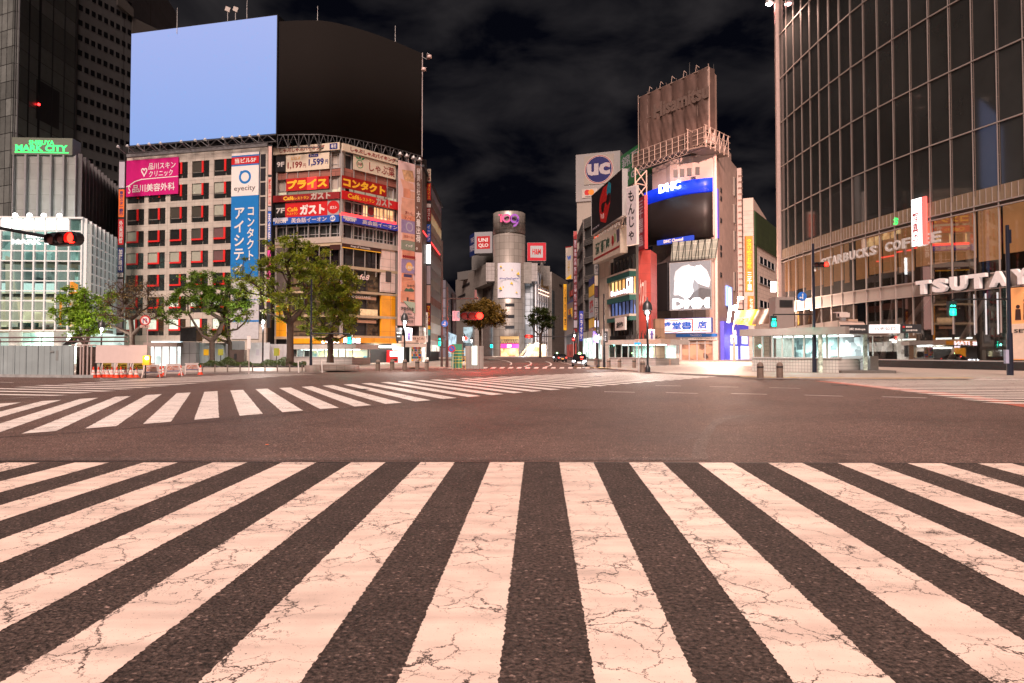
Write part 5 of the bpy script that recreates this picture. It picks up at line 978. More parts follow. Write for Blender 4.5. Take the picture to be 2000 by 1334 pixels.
for y0, y1, m_ in ((543, 557, NAVY), (558, 578, YEL), (580, 620, LGREY), (623, 640, YEL), (641, 655, mat('dusty_pink', (.35, .12, .10), .5))): pb(fy, 1151.5, y0, 1161, y1, .02, .15, m_, 'panel', t)
u0, u1, z0, z1 = fy.rect(1153, 586, 1160.5, 610); mk('lettering', add_text(G(), fy, '楽', u0, u1, z0, z1, .16, .05, .02), RED, t)
blade('blue vertical blade sign with white lettering over the lit shop entrance', 1131.5, 8, 607, 668, 140, NAVY, segs=[(608, 666, mat('royal_blue_face', (.03, .05, .35), .5, emit=.05), 'カラオケ', WHITE)], back=.5)
# lit ground floor row
t = thing('lit_shopfront', 'brightly lit low shop row behind the parked black taxi', 'shop', (XY(1145, 125).x, 125, 0))
fl = frp(1139, 128, 1176, 108); mk('wall', G().box(fl, 0, fl.L, -1, 0, PZ, 5.4), panelmat('white_tile_front', (.5, .48, .45), 1.4, 1.4, .03), t); mk('lit_window', G().box(fl, .4, fl.L - .2, .02, .1, .6, 4.2), roommat('minty_shop_light', (.15, .3, .28), (.85, 1, .95), .42, 1.4, .8), t)
t = thing('red_bar_front', 'dark bar front with faint red light beyond the parked taxi', 'shop', (XY(1120, 150).x, 150, 0))
fl2 = frp(1106, 175, 1131, 140); mk('wall', G().box(fl2, 0, fl2.L, -6, 0, PZ, 6.0), mat('black_bar_front', (.02, .012, .012), .5), t); mk('lit_window', G().box(fl2, 3, fl2.L - 6, .02, .1, .6, 3.6), roommat('dim_red_light', (.03, .005, .005), (.5, .06, .04), .16, 1, 1), t)
# the cream corner building with green bands
fe = frp(1171, 119, 1233, 103.5); zE = fe.uv(1200, 497)[1]; FE = fe
t = thing('green_band_building', 'cream building with dark green bands and one glowing orange storey', 'building', fe.P(fe.L / 2, 0, 0), fe.rz); EB_ = t
o0, o1 = fe.P(0, -.8, 0), fe.P(fe.L, -.8, 0)
mk('core', G().hprism([(o0.x, o0.y), (o1.x, o1.y), (o1.x + .5, o1.y + .8), (o0.x + 8, o0.y + 10), (o0.x, o0.y + 10)], PZ, zE + 4), BACKW, t)
ua = fe.uv(1189.5, 600)[0]
mk('pier', G().box(fe, 0, ua, -.8, 0, PZ, zE), CRM, t)
TEAL = mat('dark_teal_band', (.012, .085, .075), .5, var=.05)
def eb(y0l, y0r, m, name, n0, n1, kid=None):
    pass
rows = [(495.5 + 9, 532.5, 'w'), (532.5, 536, 'l'), (536, 546.5, 'g'), (546.5, 577, 'E'), (577, 580, 'l'), (580, 590, 'g'), (590, 616, 'b'), (616, 620, 'l'), (620, 628, 'g'), (628, 655, 'w'), (655, 690, 'c')]
for y0, y1, k in rows:
    z0, z1 = fe.uv(1211, y1)[1], fe.uv(1211, y0)[1]
    if k == 'g': mk('green_band', G().box(fe, ua - .4, fe.L, -.8, .25, z0, z1), TEAL, t)
    elif k == 'l': mk('ledge', G().box(fe, ua, fe.L, -.8, .3, z0, z1), CONC, t)
    elif k == 'c': mk('lower_wall', G().box(fe, ua, fe.L, -.8, -.1, z0, z1), DGREY, t)
    else:
        m_ = {'w': WGL, 'E': roommat('orange_salon', (.62, .26, .07), (1, .62, .25), .5, .3, .3), 'b': roommat('blue_gleam_room', (.015, .015, .02), (.12, .2, .5), .22, .8, .35)}[k]
        w = mk('window', G().box(fe, ua, fe.L, -.7, -.5, z0, z1), m_, t); g = G()
        for q in range(7): u = ua + (fe.L - ua) * q / 6; g.box(fe, u - .05, u + .05, -.5, -.3, z0, z1)
        mk('frame', g, DGREY, w)
sign('lit_or_reflected_sign', 'glowing white poster panel at the right end of the orange lit storey', 'poster', fe, (1221, 543, 1232.5, 572), mat('lit_white_poster', (1, .95, 1), .5, emit=.9, var=.05), [('p', [(.2, .2), (.5, .1), (.6, .5), (.3, .6)], PINKP)], depth=.1, n0=-.3)
sign('lit_or_reflected_sign', 'glowing violet white script letters under the orange lit storey', 'sign', fe, (1191, 567, 1221, 578), mat('clear_backing', (.5, .25, .1), .4), [('t', 'Euphoria', .0, -.15, 1, 1.05, mat('lit_violet_letters', (.8, .8, 1), .5, emit=1.3), .02)], depth=.03, n0=-.25)
sign('wall_sign', 'white sign with two black brush characters on a steel rack', 'sign', fe, (1210.5, 620, 1230, 645), WHITE, [('t', '創', .15, .35, .5, .8, BLACK, .04), ('t', '作', .5, .35, .85, .8, BLACK, .04)], depth=.3, n0=.5)
fm = frp(1170.5, 118, 1226.8, 104)
sign('long_billboard', 'slanting cream board with dark green characters and painted vegetables', 'billboard', fm, (1171.5, 454, 1226.5, 505), mat('cream_board', (.42, .38, .32), .6), [('t', '漬物', .1, .22, .42, .70, mat('dark_green_letters', (.03, .07, .05), .5), .04), ('t', '酒肉', .36, .22, .64, .66, pal('dark_green_letters'), .04), ('p', [(.72, .22), (.78, .3), (.79, .52), (.75, .66), (.71, .5)], DRED), ('p', [(.8, .18), (.86, .26), (.86, .48), (.81, .55), (.79, .36)], mat('pale_green_print', (.20, .28, .14), .5)), ('p', [(.88, .12), (.97, .1), (.97, .55), (.9, .6)], mat('purple_print', (.07, .05, .09), .5)), ('p', [(.04, .88), (.04, .80), (.98, .72), (.98, .80)], MAR)], depth=1.2)
fM = frp(1170, 119.5, 1234, 101.5)
MB_ = [('p', [(.30, .24), (.42, .04), (.60, .06), (.64, .34), (.64, .52), (.50, .92), (.32, .80), (.28, .5)], mat('billboard_red', (.42, .012, .012), .5)), ('c', .60, .20, .17, mat('billboard_cyan', (.01, .22, .33), .5)), ('p', [(.35, .45), (.38, .40), (.46, .40), (.48, .42), (.52, .41), (.54, .32), (.60, .27), (.64, .30), (.63, .48), (.58, .54), (.54, .52), (.51, .44), (.47, .46), (.43, .62), (.38, .62), (.35, .55)], mat('sunglass_black', (.02, .012, .012), .3)),
   ('p', [(.335, .62), (.345, .62), (.35, .73), (.34, .73)], WHITE), ('p', [(.375, .66), (.385, .66), (.39, .76), (.38, .76)], WHITE), ('p', [(.42, .66), (.43, .66), (.44, .78), (.43, .78)], WHITE), ('t', 'フリマアプリ', .03, .84, .28, .90, LAV)]
sign('rooftop_billboard', 'large black billboard with a red shape in dark sunglasses and a cyan circle', 'billboard', fM, (1170.5, 357, 1233.5, 441), mat('near_black_board', (.010, .008, .012), .5), MB_, depth=.8, n0=.6, rim=LGREY)
g = G(); lattice(g, fM.P(0, .9, 0).xy, fM.P(fM.L, .9, 0).xy, 9, fM.uv(1202, 450)[1] - .8, fM.uv(1202, 442)[1], .0, .06)
mk('lamp_rail', g, mat('warm_steel', (.42, .33, .28), .4, .4), label='steel lamp rail between the black billboard and the cream board', cat='truss')
blade('white vertical blade sign with four black brush hiragana', 1225, 19.5, 366, 480, 99.5, WHITE, dy=-1.6, segs=[(368, 478, mat('white_blade_face', (.50, .47, .50), .5), 'もんじゃ', BLACK)], back=.5)
t = blade('vertical blue and red blade sign with white pharmacy characters beside the black screen', 1246, 14.5, 390, 492, 134, DRED, dy=-4, segs=[(391, 490, mat('blue_red_face', (.30, .03, .05), .5), '三千里薬品', mat('pink_white', (.6, .45, .5), .5))], back=.6)
pf = Fr(XY(1246, 133.6), XY(1251, 132.4)); 
t = thing('lattice_tower', 'pale steel lattice between the black billboard and the shrouded roof sign', 'truss', (XY(1252, 136).x, 136, 40))
g = G()
for k in range(5):
    z0 = Zat(478, 136) + k * 3.1; A_ = At(1241, 400, 136).xy; B_ = At(1263, 400, 138).xy
    for p, q in (((A_.x, A_.y, z0), (B_.x, B_.y, z0 + 3.1)), ((B_.x, B_.y, z0), (A_.x, A_.y, z0 + 3.1)), ((A_.x, A_.y, z0), (A_.x, A_.y, z0 + 3.1)), ((B_.x, B_.y, z0), (B_.x, B_.y, z0 + 3.1)), ((A_.x, A_.y, z0), (B_.x, B_.y, z0)), ((A_.x, A_.y + 2, z0), (B_.x, B_.y, z0 + 3.1))): g.tube(p, q, .12, n=5)
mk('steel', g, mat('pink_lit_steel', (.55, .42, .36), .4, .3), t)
# maroon posts and red pharmacy building
t = thing('red_pharmacy_building', 'red tiled narrow building with large white katakana on its side', 'building', (XY(1258, 130).x, 130, 0))
fr_ = frp(1246.5, 133.5, 1272, 132.5); REDT = panelmat('red_tile_wall', (.25, .03, .022), 1.9, 1.9, .02, var=.06)
mk('wall', G().box(fr_, 0, fr_.L, -6, 0, PZ, fr_.uv(1259, 489)[1]), REDT, t); u0, u1, z0, z1 = fr_.rect(1249, 545, 1262, 578); mk('lettering', add_text(G(), fr_, 'クスリ', u0, u1, z0 - 2, z1, .02, .02, .05), mat('faded_white', (.5, .4, .38), .5), t)
for px, side in ((1236, 'left'), (1243, 'right')): p = XY(px, 112); mk('steel_post', G().cbox((p.x, p.y, PZ), .7, .7, Zat(492, 112)), mat('maroon_post', (.16, .045, .04), .5), label=side + ' of two tall dark maroon steel posts beside the slim pink vertical sign', cat='post')
blade('slim pink vertical sign fixed between the maroon posts', 1238, 4.5, 520, 632, 111.5, mat('pink_case', (.35, .14, .15), .5), segs=[(522, 592, mat('dusty_rose_face', (.42, .2, .2), .5), 'ビル案内所', WHITE)], back=.3)
# ================================================================== curved front building with the black screen
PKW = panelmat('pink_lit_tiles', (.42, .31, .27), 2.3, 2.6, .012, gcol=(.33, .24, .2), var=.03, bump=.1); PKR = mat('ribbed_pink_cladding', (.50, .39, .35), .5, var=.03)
CV = [(1276, 152), (1303, 147.5), (1311, 145.8), (1325, 144.2), (1355, 142), (1399, 140.3)]; CP = [XY(x, Y) for x, Y in CV]; CR = XY(1453, 168)
t = thing('screen_building', 'tall pink lit building with a curved front, black screen and blue band', 'building', (CP[3].x, CP[3].y, 0)); SBD = t
ztop2 = Zat(300, 140.5); zmid = Zat(470, 141)
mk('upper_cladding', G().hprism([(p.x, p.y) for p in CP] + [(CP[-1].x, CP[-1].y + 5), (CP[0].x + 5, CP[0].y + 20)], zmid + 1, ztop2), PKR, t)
BRKW = panelmat('taupe_brick_wall', (.15, .125, .12), 1.6, .9, .02, var=.08)
mk('lower_wall', G().hprism([(p.x + .1, p.y + .6) for p in CP] + [(CP[-1].x, CP[-1].y + 5), (CP[0].x + 5, CP[0].y + 20)], PZ, zmid + 1), BRKW, t)
fsd = Fr(CP[-1] + Vector((.2, .3)), CR); zsd = fsd.uv(1428, 301)[1]
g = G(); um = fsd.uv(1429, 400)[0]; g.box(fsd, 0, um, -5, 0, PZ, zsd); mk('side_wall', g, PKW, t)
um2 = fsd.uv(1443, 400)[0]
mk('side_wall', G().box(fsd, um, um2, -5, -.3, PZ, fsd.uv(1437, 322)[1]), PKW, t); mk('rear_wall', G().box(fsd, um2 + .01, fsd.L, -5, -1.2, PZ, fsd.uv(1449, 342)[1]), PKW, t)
g = G(); g.box(fsd, um2 - 1.6, um2 - .4, -.1, .9, 12, fsd.uv(1441, 330)[1])
for k in range(int((fsd.uv(1441, 330)[1] - 12) / 1.45)): g.box(fsd, um2 - 1.9, um2 - .1, .2, 1.0, 12 + k * 1.45, 12.15 + k * 1.45)
mk('ladder_duct', g, PKR, t)
g = G()
for y in (372, 388, 431, 484, 497, 537): u, z = fsd.uv(1408, y); g.box(fsd, u - .8, u + .8, .0, .1, z - .45, z + .5)
mk('vent_grille', g, DGREY, t, kind='stuff')
for y in (365, 418, 470, 550): 
    u, z = fsd.uv(1437, y); w = mk('window', G().box(fsd, u - 1.0, u + 1.0, -.28, -.15, z - 2.2, z + 2.2), CONC, t); mk('frame', G().box(fsd, u - .08, u + .08, -.15, 0, z - 2.2, z + 2.2), BLACK, w)
mk('corner_trim', G().tube((CP[-1].x + .1, CP[-1].y, PZ), (CP[-1].x + .1, CP[-1].y, ztop2), .35, n=10), mat('pale_pink_trim', (.7, .5, .45), .5), t)
CB = [(1259.5, 153), (1275, 150), (1295, 147), (1317, 144.2), (1336, 142.4), (1355, 141), (1375, 140), (1395, 139.3)]; BP = [XY(x, Y - 1.2) for x, Y in CB]; BQ = [XY(x, Y - 1.2) + Vector((.3, 1.3)) for x, Y in CB]
zb0, zb1, zs0 = Zat(373, 138.1), Zat(346.5, 138.1), Zat(462, 138.1)
t = thing('video_screen', 'black curved screen under a cobalt blue band with glowing white letters', 'video screen', (BP[4].x, BP[4].y, zs0))
def ribbon(P, Q, z0, z1): 
    g = G(); g.hprism([(p.x, p.y) for p in P] + [(p.x, p.y) for p in reversed(Q)], z0, z1); g.sm = [len(f) == 4 for f in g.f]; return g
mk('blue_band', ribbon(BP, BQ, zb0, zb1), mat('cobalt_band', (.008, .035, .60), .4, emit=.22, ecol=(0.0, .03, .75), var=.06), t); mk('screen_face', ribbon([p + Vector((0, .15)) for p in BP], BQ, zs0, zb0 - .15), mat('dead_curved_screen', (.013, .010, .010), .5, spec=.3, var=.15, scale=.1), t)
mk('side_fin', G().box(fsd, -.4, .9, .25, .5, zs0, zb0 + 1), mat('violet_fin', (.12, .10, .55), .4, emit=.15), t)
fD = Fr(BP[2] + Vector((-.1, -.4)), BP[4] + Vector((-.1, -.4))); g = G(); u0, u1, z0, z1 = fD.rect(1294, 354, 1336, 380); add_text(g, fD, 'DHC', u0, u1, z0 + .6, z1 - .4, .95, .04, .3); mk('lettering', g, mat('glowing_white_blue', (.72, .92, 1), .5, emit=.9), t)
g = G(); fD2 = Fr(BP[2], BP[5]); u0, u1, z0, z1 = fD2.rect(1286, 465, 1356, 474.5); mk('lower_band', G().box(fD2, u0, u1, .0, .5, z0, z1), mat('blue_channel_band', (.015, .05, .42), .5, emit=.1), t)
mk('lettering', add_text(G(), fD2, 'DHC Channel', u0 + (u1 - u0) * .2, u0 + (u1 - u0) * .74, z0 + .2, z1 - .15, .52, .03, .05), WHITE, t)
g = G()
for x in (1322, 1335, 1349, 1365): p = XY(x, 138); z = Zat(341 - (x - 1322) * .12, 138); g.cbox((p.x, p.y, z - .6), .8, .3, 1.6)
tt = mk('spot_box', g, BLACK, t)
lamp('AREA', fD.P(3, 3, Zat(366, 138)), 40, (.5, .75, 1), 3, (R(90), 0, R(20)))
# pale flared soffit, poster, dark side screen, shop sign
g = G(); A1, A2 = XY(1311, 144.5), XY(1401, 139.5); B1, B2 = XY(1311, 143), XY(1401, 138)
zA, zB = Zat(507, 142), Zat(474, 142)
g.quad((A1.x, A1.y, zA), (A2.x, A2.y, zA), (B2.x, B2.y - 1.5, zB), (B1.x, B1.y - 1.5, zB)); g.quad((A1.x, A1.y + .2, zA), (B1.x, B1.y - 1.3, zB), (B2.x, B2.y - 1.3, zB), (A2.x, A2.y + .2, zA)); mk('soffit_panel', g, panelmat('pale_green_soffit', (.42, .50, .46), 2.4, 1.2, .04, gcol=(.7, .75, .7)), SBD)
g = G()
for k in range(14): q = (k + .5) / 14; a = A1.lerp(A2, q); b = B1.lerp(B2, q + (.03 if k % 2 else -.03)); g.tube((a.x, a.y - .15, zA), (b.x, b.y - 1.6, zB), .07, n=4)
mk('soffit_rods', g, DGREY, SBD)
fp = frp(1309.5, 143.6, 1392, 138.6)
its = [('r', 0, 0, 1, 1, mat('poster_dark_grey', (.13, .15, .17), .5, emit=.2)), ('p', [(.12, .35), (.2, .16), (.4, .07), (.58, .1), (.64, .22), (.55, .5), (.58, .62), (.5, .74), (.38, .76), (.22, .68), (.1, .68)], mat('poster_white', (.80, .92, 1), .5, emit=.30)), ('p', [(.10, .34), (.14, .18), (.3, .08), (.48, .05), (.56, .12), (.42, .14), (.3, .2), (.2, .3), (.16, .5)], mat('poster_hair', (.34, .38, .41), .5, emit=.22)),
   ('p', [(.58, .34), (.62, .1), (.76, .08), (.9, .2), (.98, .4), (.95, .55), (.8, .5), (.7, .46)], mat('poster_white', (.85, .95, 1))), ('p', [(.56, .66), (.75, .55), (1, .6), (1, .95), (.4, .95), (.45, .78)], mat('poster_suit', (.07, .08, .09), .5, emit=.1)), ('t', 'DMM', .06, .76, .96, .975, mat('poster_letters', (.95, 1, 1), .5, emit=.75), .06)]
sign('backlit_poster', 'glaring white backlit portrait poster with bold white letters under the black screen', 'poster', fp, (1310.5, 512, 1390.5, 605), BLACK, its, depth=.5, n0=.1, rim=LGREY)
lamp('AREA', fp.P(fp.L / 2, 2.5, Zat(560, 140)), 45, (.85, .95, 1), 6, (R(90), 0, R(12)))
fq = frp(1282, 149.6, 1308.5, 144.4)
sign('dark_screen', 'switched-off tall dark screen left of the glaring portrait poster', 'video screen', fq, (1283, 516, 1308, 607), mat('dead_side_screen', (.022, .019, .02), .4), [], depth=.5, rim=DGREY)
ft = frp(1295, 143.5, 1393, 138)
BRD = mat('bookshop_white', (.70, .68, .72), .5, emit=.12)
sign('fascia_sign', 'white bookshop fascia with big blue characters and a red open book outline', 'sign', ft, (1295, 622.5, 1393, 650), BRD, [('t', '盛堂書', .03, .22, .62, .78, mat('bookshop_blue', (.01, .09, .48), .5), .04), ('t', '店', .74, .2, .92, .76, pal('bookshop_blue'), .04), ('p', [(.0, .14), (.12, .08), (.3, .16), (.46, .07), (.63, .1), (.63, .88), (.46, .85), (.3, .94), (.12, .87), (.0, .93), (.0, .97), (.12, .91), (.3, .98), (.47, .89), (.65, .92), (.65, .06), (.46, .03), (.3, .12), (.12, .04), (0, .1)], RED), ('t', 'BOOKS TAISEIDO', .68, .82, .94, .9, RED)], depth=1.0, n0=.5, rim=BLUE)
sg = patch(ft, 1322, 652, 1401, 658, -.2, .6, mat('blue_fascia_band', (.02, .15, .5), .5, emit=.05), 'shop_fascia', SBD); patch(ft, 1330, 659, 1401, 664, -.1, .4, WHITE, 'cloth_banner', SBD)
u0, u1, z0, z1 = ft.rect(1333, 660, 1399, 663.2); mk('lettering', add_text(G(), ft, '新刊雑誌コミック文庫5階分の品揃え発売中', u0, u1, z0, z1, .42, .0, .01), BLACK, SBD)
u0, u1, z0, z1 = ft.rect(1350, 653, 1372, 657); mk('lettering', add_text(G(), ft, 'TAISEIDO', u0, u1, z0, z1, .62, .0, .01), WHITE, SBD)
patch(ft, 1296, 652, 1330, 704, -.4, .1, mat('white_shop_wall', (.55, .47, .43), .5), 'shop_wall', SBD); patch(ft, 1297.5, 667, 1308, 702, .1, .2, mat('magenta_poster', (.45, .02, .20), .5), 'poster', SBD); patch(ft, 1316, 672, 1328, 690, .1, .2, GREY, 'notice', SBD)
d = patch(ft, 1331, 666, 1393, 704, -.4, -.1, roommat('shop_doorway', (.05, .03, .025), (.45, .25, .16), .14, .6, .8), 'shop_door', SBD)
g = G(); a, b = ft.uv(1331, 680)[0], ft.uv(1393, 680)[0]
for k in range(5): u = a + (b - a) * k / 4; g.box(ft, u - .1, u + .1, -.1, .1, PZ, Zat(666, 140))
g.box(ft, a, b, -.1, .12, Zat(671, 140), Zat(669.5, 140)); mk('frame', g, LGREY, d)
patch(ft, 1393.5, 664, 1403, 704, -.4, .2, mat('white_pier', (.7, .6, .55), .5), 'pier', SBD)
# blue lit shop round the side
t = thing('blue_shop', 'violet blue lit shopfront round the side of the screen building', 'shop', fsd.P(8, .3, 0), fsd.rz)
mk('wall', G().box(fsd, 3.5, fsd.L + 2, .05, .8, PZ, fsd.uv(1430, 632)[1]), mat('violet_blue_front', (.10, .09, .60), .5, emit=.22, var=.15), t)
for x0, y0, x1, y1 in ((1420, 655, 1431, 672), (1442, 655, 1452, 672), (1419, 676, 1433, 703), (1440, 676, 1455, 702)): patch(fsd, x0, y0, x1, y1, .82, .95, mat('lit_blue_white_poster', (.6, .7, 1), .5, emit=.8, var=.6, scale=2.5), 'lit_poster', t)
sign('lit_vertical_sign', 'glowing blue white vertical sign on the pink side wall', 'sign', fsd, (1417, 560, 1426, 598), mat('lit_blue_border', (.2, .35, 1), .5, emit=.5), [('t', vert('大盛堂書店'), .2, .04, .8, .96, mat('lit_white', (1, 1, 1), .5, emit=1.2), .03)], depth=.4)
lamp('AREA', fsd.P(9, 3, 4), 120, (.55, .5, 1), 3, (R(70), 0, fsd.rz))
# ---- shrouded billboard and scaffold
fb1 = frp(1251, 157.5, 1390, 140); zf0, zf1 = fb1.uv(1320, 276)[1], fb1.uv(1320, 160)[1]
t = thing('shrouded_billboard', 'tall roof billboard wrapped in dark brown netting, faint letters showing through', 'billboard', fb1.P(fb1.L / 2, -1, zf0), fb1.rz)
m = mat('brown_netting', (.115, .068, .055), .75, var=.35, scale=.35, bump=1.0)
g = G(); nu, nz_ = 56, 18
vs = [];
for j in range(nz_ + 1):
    for i in range(nu + 1):
        q = i / nu; ph = (q * 6) % 1; n_ = .5 * math.sin(math.pi * ph) ** .5 - .12 * math.sin(q * 90 + j) * (1 - j / nz_) + random.uniform(-.05, .05)
        vs.append(fb1.P(q * fb1.L, n_, zf0 + (zf1 - zf0) * j / nz_))
g.smooth = True; g.add(vs, [[j * (nu + 1) + i, j * (nu + 1) + i + 1, (j + 1) * (nu + 1) + i + 1, (j + 1) * (nu + 1) + i] for j in range(nz_) for i in range(nu)]); g.smooth = False
g.box(fb1, .05, fb1.L, -1.6, -.15, zf0, zf1 - .1); mk('netting', g, m, t)
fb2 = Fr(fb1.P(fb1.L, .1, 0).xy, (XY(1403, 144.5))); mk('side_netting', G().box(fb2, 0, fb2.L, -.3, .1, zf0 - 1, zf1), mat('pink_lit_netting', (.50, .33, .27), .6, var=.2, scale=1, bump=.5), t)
g = G(); u0, u1, z0, z1 = fb1.rect(1280, 182, 1388, 212); add_text(g, fb1, 'Hisamitsu', u0, u1, z0, z1, .55, .04, .02); mk('lettering', g, mat('ghost_letters', (.155, .105, .088), .7), t)
g = G()
for k in range(8): u = fb1.L * k / 7; g.tube(fb1.P(u, .3, zf0 - 2), fb1.P(u, .3, zf1 + .6), .07 if k in (0, 7) else .025, n=5)
g.tube(fb1.P(0, .3, zf1), fb1.P(fb1.L, .3, zf1), .1, n=5); g.tube(fb1.P(0, .32, zf0 + 7.6), fb1.P(fb1.L, .32, zf0 + 7.6), .05, n=5)
for k in range(1, 6): u = fb1.L * k / 6; g.tube(fb1.P(u, .3, zf1), fb1.P(u, 0, zf1 + 1.6), .06, n=5); g.tube(fb1.P(u, 0, zf1 + 1.6), fb1.P(u + .8, 0, zf1 + .8), .06, n=5)
mk('poles', g, pal('pink_lit_steel'), t)
mk('lightning_rod', G().tube(fb1.P(fb1.L * .72, -.5, zf1), fb1.P(fb1.L * .72, -.5, zf1 + 3.2), .08, .03, n=5), STEEL, label='thin rod standing on the top edge of the netted billboard', cat='rod')
mk('lightning_rod', G().tube(fb2.P(fb2.L, -.5, zf1 - 2), fb2.P(fb2.L, -.5, zf1 + 2.6), .06, .03, n=5), STEEL, label='thin rod at the right corner of the netted billboard', cat='rod')
t = thing('scaffold_walkway', 'pale steel scaffold walkway with guard rails and netting below the wrapped billboard', 'scaffold', fb1.P(fb1.L / 2, 2, zf0 - 4), fb1.rz)
dz = zf0 - 3.6; fsc = Fr(XY(1243, 154), XY(1384, 136)); Z_ = fsc.uv(1315, 300)[1]; hh = 3.0
g = G(); g.box(fsc, 0, fsc.L, -3, .8, Z_ - .25, Z_); mk('deck', g, mat('scaffold_boards', (.16, .12, .10), .6, var=.4, scale=2), t)
g = G(); n = 12
for k in range(n + 1):
    u = fsc.L * k / n; g.tube(fsc.P(u, .8, Z_ - .4), fsc.P(u, .8, Z_ + hh), .08, n=5)
    if k < n: g.tube(fsc.P(u, .7, Z_ - 1.4), fsc.P(u + fsc.L / n, .7, Z_), .06, n=4); g.tube(fsc.P(u, .7, Z_), fsc.P(u + fsc.L / n, .7, Z_ - 1.4), .06, n=4)
for zz in (Z_ + .9, Z_ + 1.9, Z_ + hh, Z_ - 1.4): g.tube(fsc.P(0, .8, zz), fsc.P(fsc.L, .8, zz), .06, n=5)
fs2 = Fr(XY(1382, 134.5), XY(1426, 141.5)); Z3 = fs2.uv(1400, 292)[1]
for k in range(6):
    u = fs2.L * k / 5; g.tube(fs2.P(u, 0, Z3 - .5), fs2.P(u, 0, Z3 + 4.0), .09, n=5); g.tube(fs2.P(u, -4, Z3 - .5), fs2.P(u, -4, Z3 + 4.0), .09, n=5)
    if k < 5: g.tube(fs2.P(u, 0, Z3), fs2.P(u + fs2.L / 5, 0, Z3 + 4), .06, n=4)
for zz in (Z3, Z3 + 1.3, Z3 + 2.6, Z3 + 3.9): g.tube(fs2.P(-.5, 0, zz), fs2.P(fs2.L + .8, 0, zz), .07, n=5); g.tube(fs2.P(-.5, -4, zz), fs2.P(fs2.L + .8, -4, zz), .07, n=5)
mk('rails', g, pal('pink_lit_steel'), t)
mk('corner_deck', G().box(fs2, 0, fs2.L, -4, 0, Z3 - .3, Z3 - .05), pal('scaffold_boards'), t)
mk('netting', G().box(fsc, .1, fsc.L - .1, .55, .65, Z_ + .1, Z_ + hh - .4), mat('dark_netting', (.075, .05, .042), .8, var=.3, scale=.8, bump=.8), t)
mk('corner_netting', G().box(fs2, .5, fs2.L - .3, -3.9, -3.8, Z3 + .1, Z3 + 3.6), pal('dark_netting'), t)
# ---- next building: green upper, white tiles
w0, w1, w2 = XY(1454, 177), XY(1474, 176), XY(1523, 205); fw1, fw2 = Fr(w0, w1), Fr(w1, w2); zg = fw2.uv(1498, 432)[1]
t = thing('green_topped_building', 'white tiled building with a dark green upper band and pink lit parapet', 'building', (w1.x, w1.y, 0))
WTI = panelmat('white_tile_rows', (.68, .55, .48), 3, 1.1, .03, var=.03)
mk('wall', G().hprism([(w0.x, w0.y), (w1.x, w1.y), (w2.x, w2.y), (w2.x, w2.y + 20), (w0.x + 4, w0.y + 26)], PZ, zg), WTI, t)
mk('green_band', G().box(fw2, .3, fw2.L + .1, .02, .25, fw2.uv(1498, 492)[1], zg), panelmat('dark_green_tiles', (.035, .055, .018), 1.6, 1.6, .04), t)
mk('green_strip', G().box(fw2, .3, 2.0, .26, .4, 10, zg - .2), mat('green_strip', (.03, .07, .02), .6), t)
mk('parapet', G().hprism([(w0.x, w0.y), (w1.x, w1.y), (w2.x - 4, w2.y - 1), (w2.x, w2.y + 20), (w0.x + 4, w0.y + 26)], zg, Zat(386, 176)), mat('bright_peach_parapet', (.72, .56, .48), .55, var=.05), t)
for y in (508, 545, 590):
    u0, u1, z0, z1 = fw2.rect(1483, y, 1512, y + 14); w = mk('window', G().box(fw2, u0, u1, .0, .08, z0, z1), DGLASS, t); g = G()
    for k in range(5): u = u0 + (u1 - u0) * k / 4; g.box(fw2, u - .12, u + .12, .08, .18, z0, z1); g.box(fw2, u0, u1, .07, .17, z0 - .1, z0 + .1) if k == 0 else None
    mk('frame', g, LGREY, w)
OR2 = mat('bright_orange_face', (.80, .15, .03), .5, emit=.08)
blade('long orange vertical blade sign with yellow and white pharmacy characters', 1458.5, 14, 461, 570, 122, ORANGE, segs=[(463, 528, OR2, 'クスリのことなら', YEL), (529, 569, OR2, '三千里', WHITE)], back=.6)
blade('short orange vertical blade sign with white characters under the long orange one', 1463, 10.5, 578, 608, 122, ORANGE, segs=[(580, 607, OR2, '七絵', WHITE)], back=.6)
blade('slim vertical sign with dark green round emblem panels at the edge of the glass tower', 1521.5, 10, 492, 585, 118, LGREY, segs=[(494, 500, GREEN), (505, 522, GREEN), (524, 545, CREAM), (549, 566, mat('lit_white_box', (1, .98, 1), .5, emit=1.6)), (568, 583, GREEN)], back=.4)
blade('small glowing white blade sign beside the green emblem sign', 1507.5, 10, 550, 570, 124, pal('lit_white_box'), back=.3)
# far infill so that no gap shows the bare horizon
t = thing('street_building', 'plain grey block closing the side street behind the bookshop', 'building', (XY(1490, 240).x, 240, 0))
mk('wall', G().box(frp(1440, 235, 1535, 235), 0, 20, -10, 0, PZ, 24), ST, t)
# ================================================================== curved glass tower on the right
RAW = [(1529, 94.6), (1560, 89), (1600, 83.6), (1670, 75.6), (1740, 69.6), (1815, 64.9), (1890, 60.9), (1972, 57.2), (2060, 53.6), (2200, 48.8), (2400, 43.5)]
RP = [XY(x, Y) for x, Y in RAW]
def resample(P, step):
    out = [P[0].copy()]; acc = 0
    for a, b in zip(P, P[1:]):
        L = (b - a).length; d = step - acc
        while d <= L: out.append(a.lerp(b, d / L)); d += step
        acc = (acc + L) % step
    return out
for _ in range(2): RP = [RP[0]] + [(RP[i - 1] + RP[i] * 2 + RP[i + 1]) / 4 for i in range(1, len(RP) - 1)] + [RP[-1]]
QP = resample(RP, 2.32); NB = len(QP) - 1; QF = [Fr(a, b) for a, b in zip(QP, QP[1:])]
t = thing('glass_tower', 'tall curved glass tower with thin pale mullions filling the right side', 'building', (QP[8].x, QP[8].y, 0)); QT = t
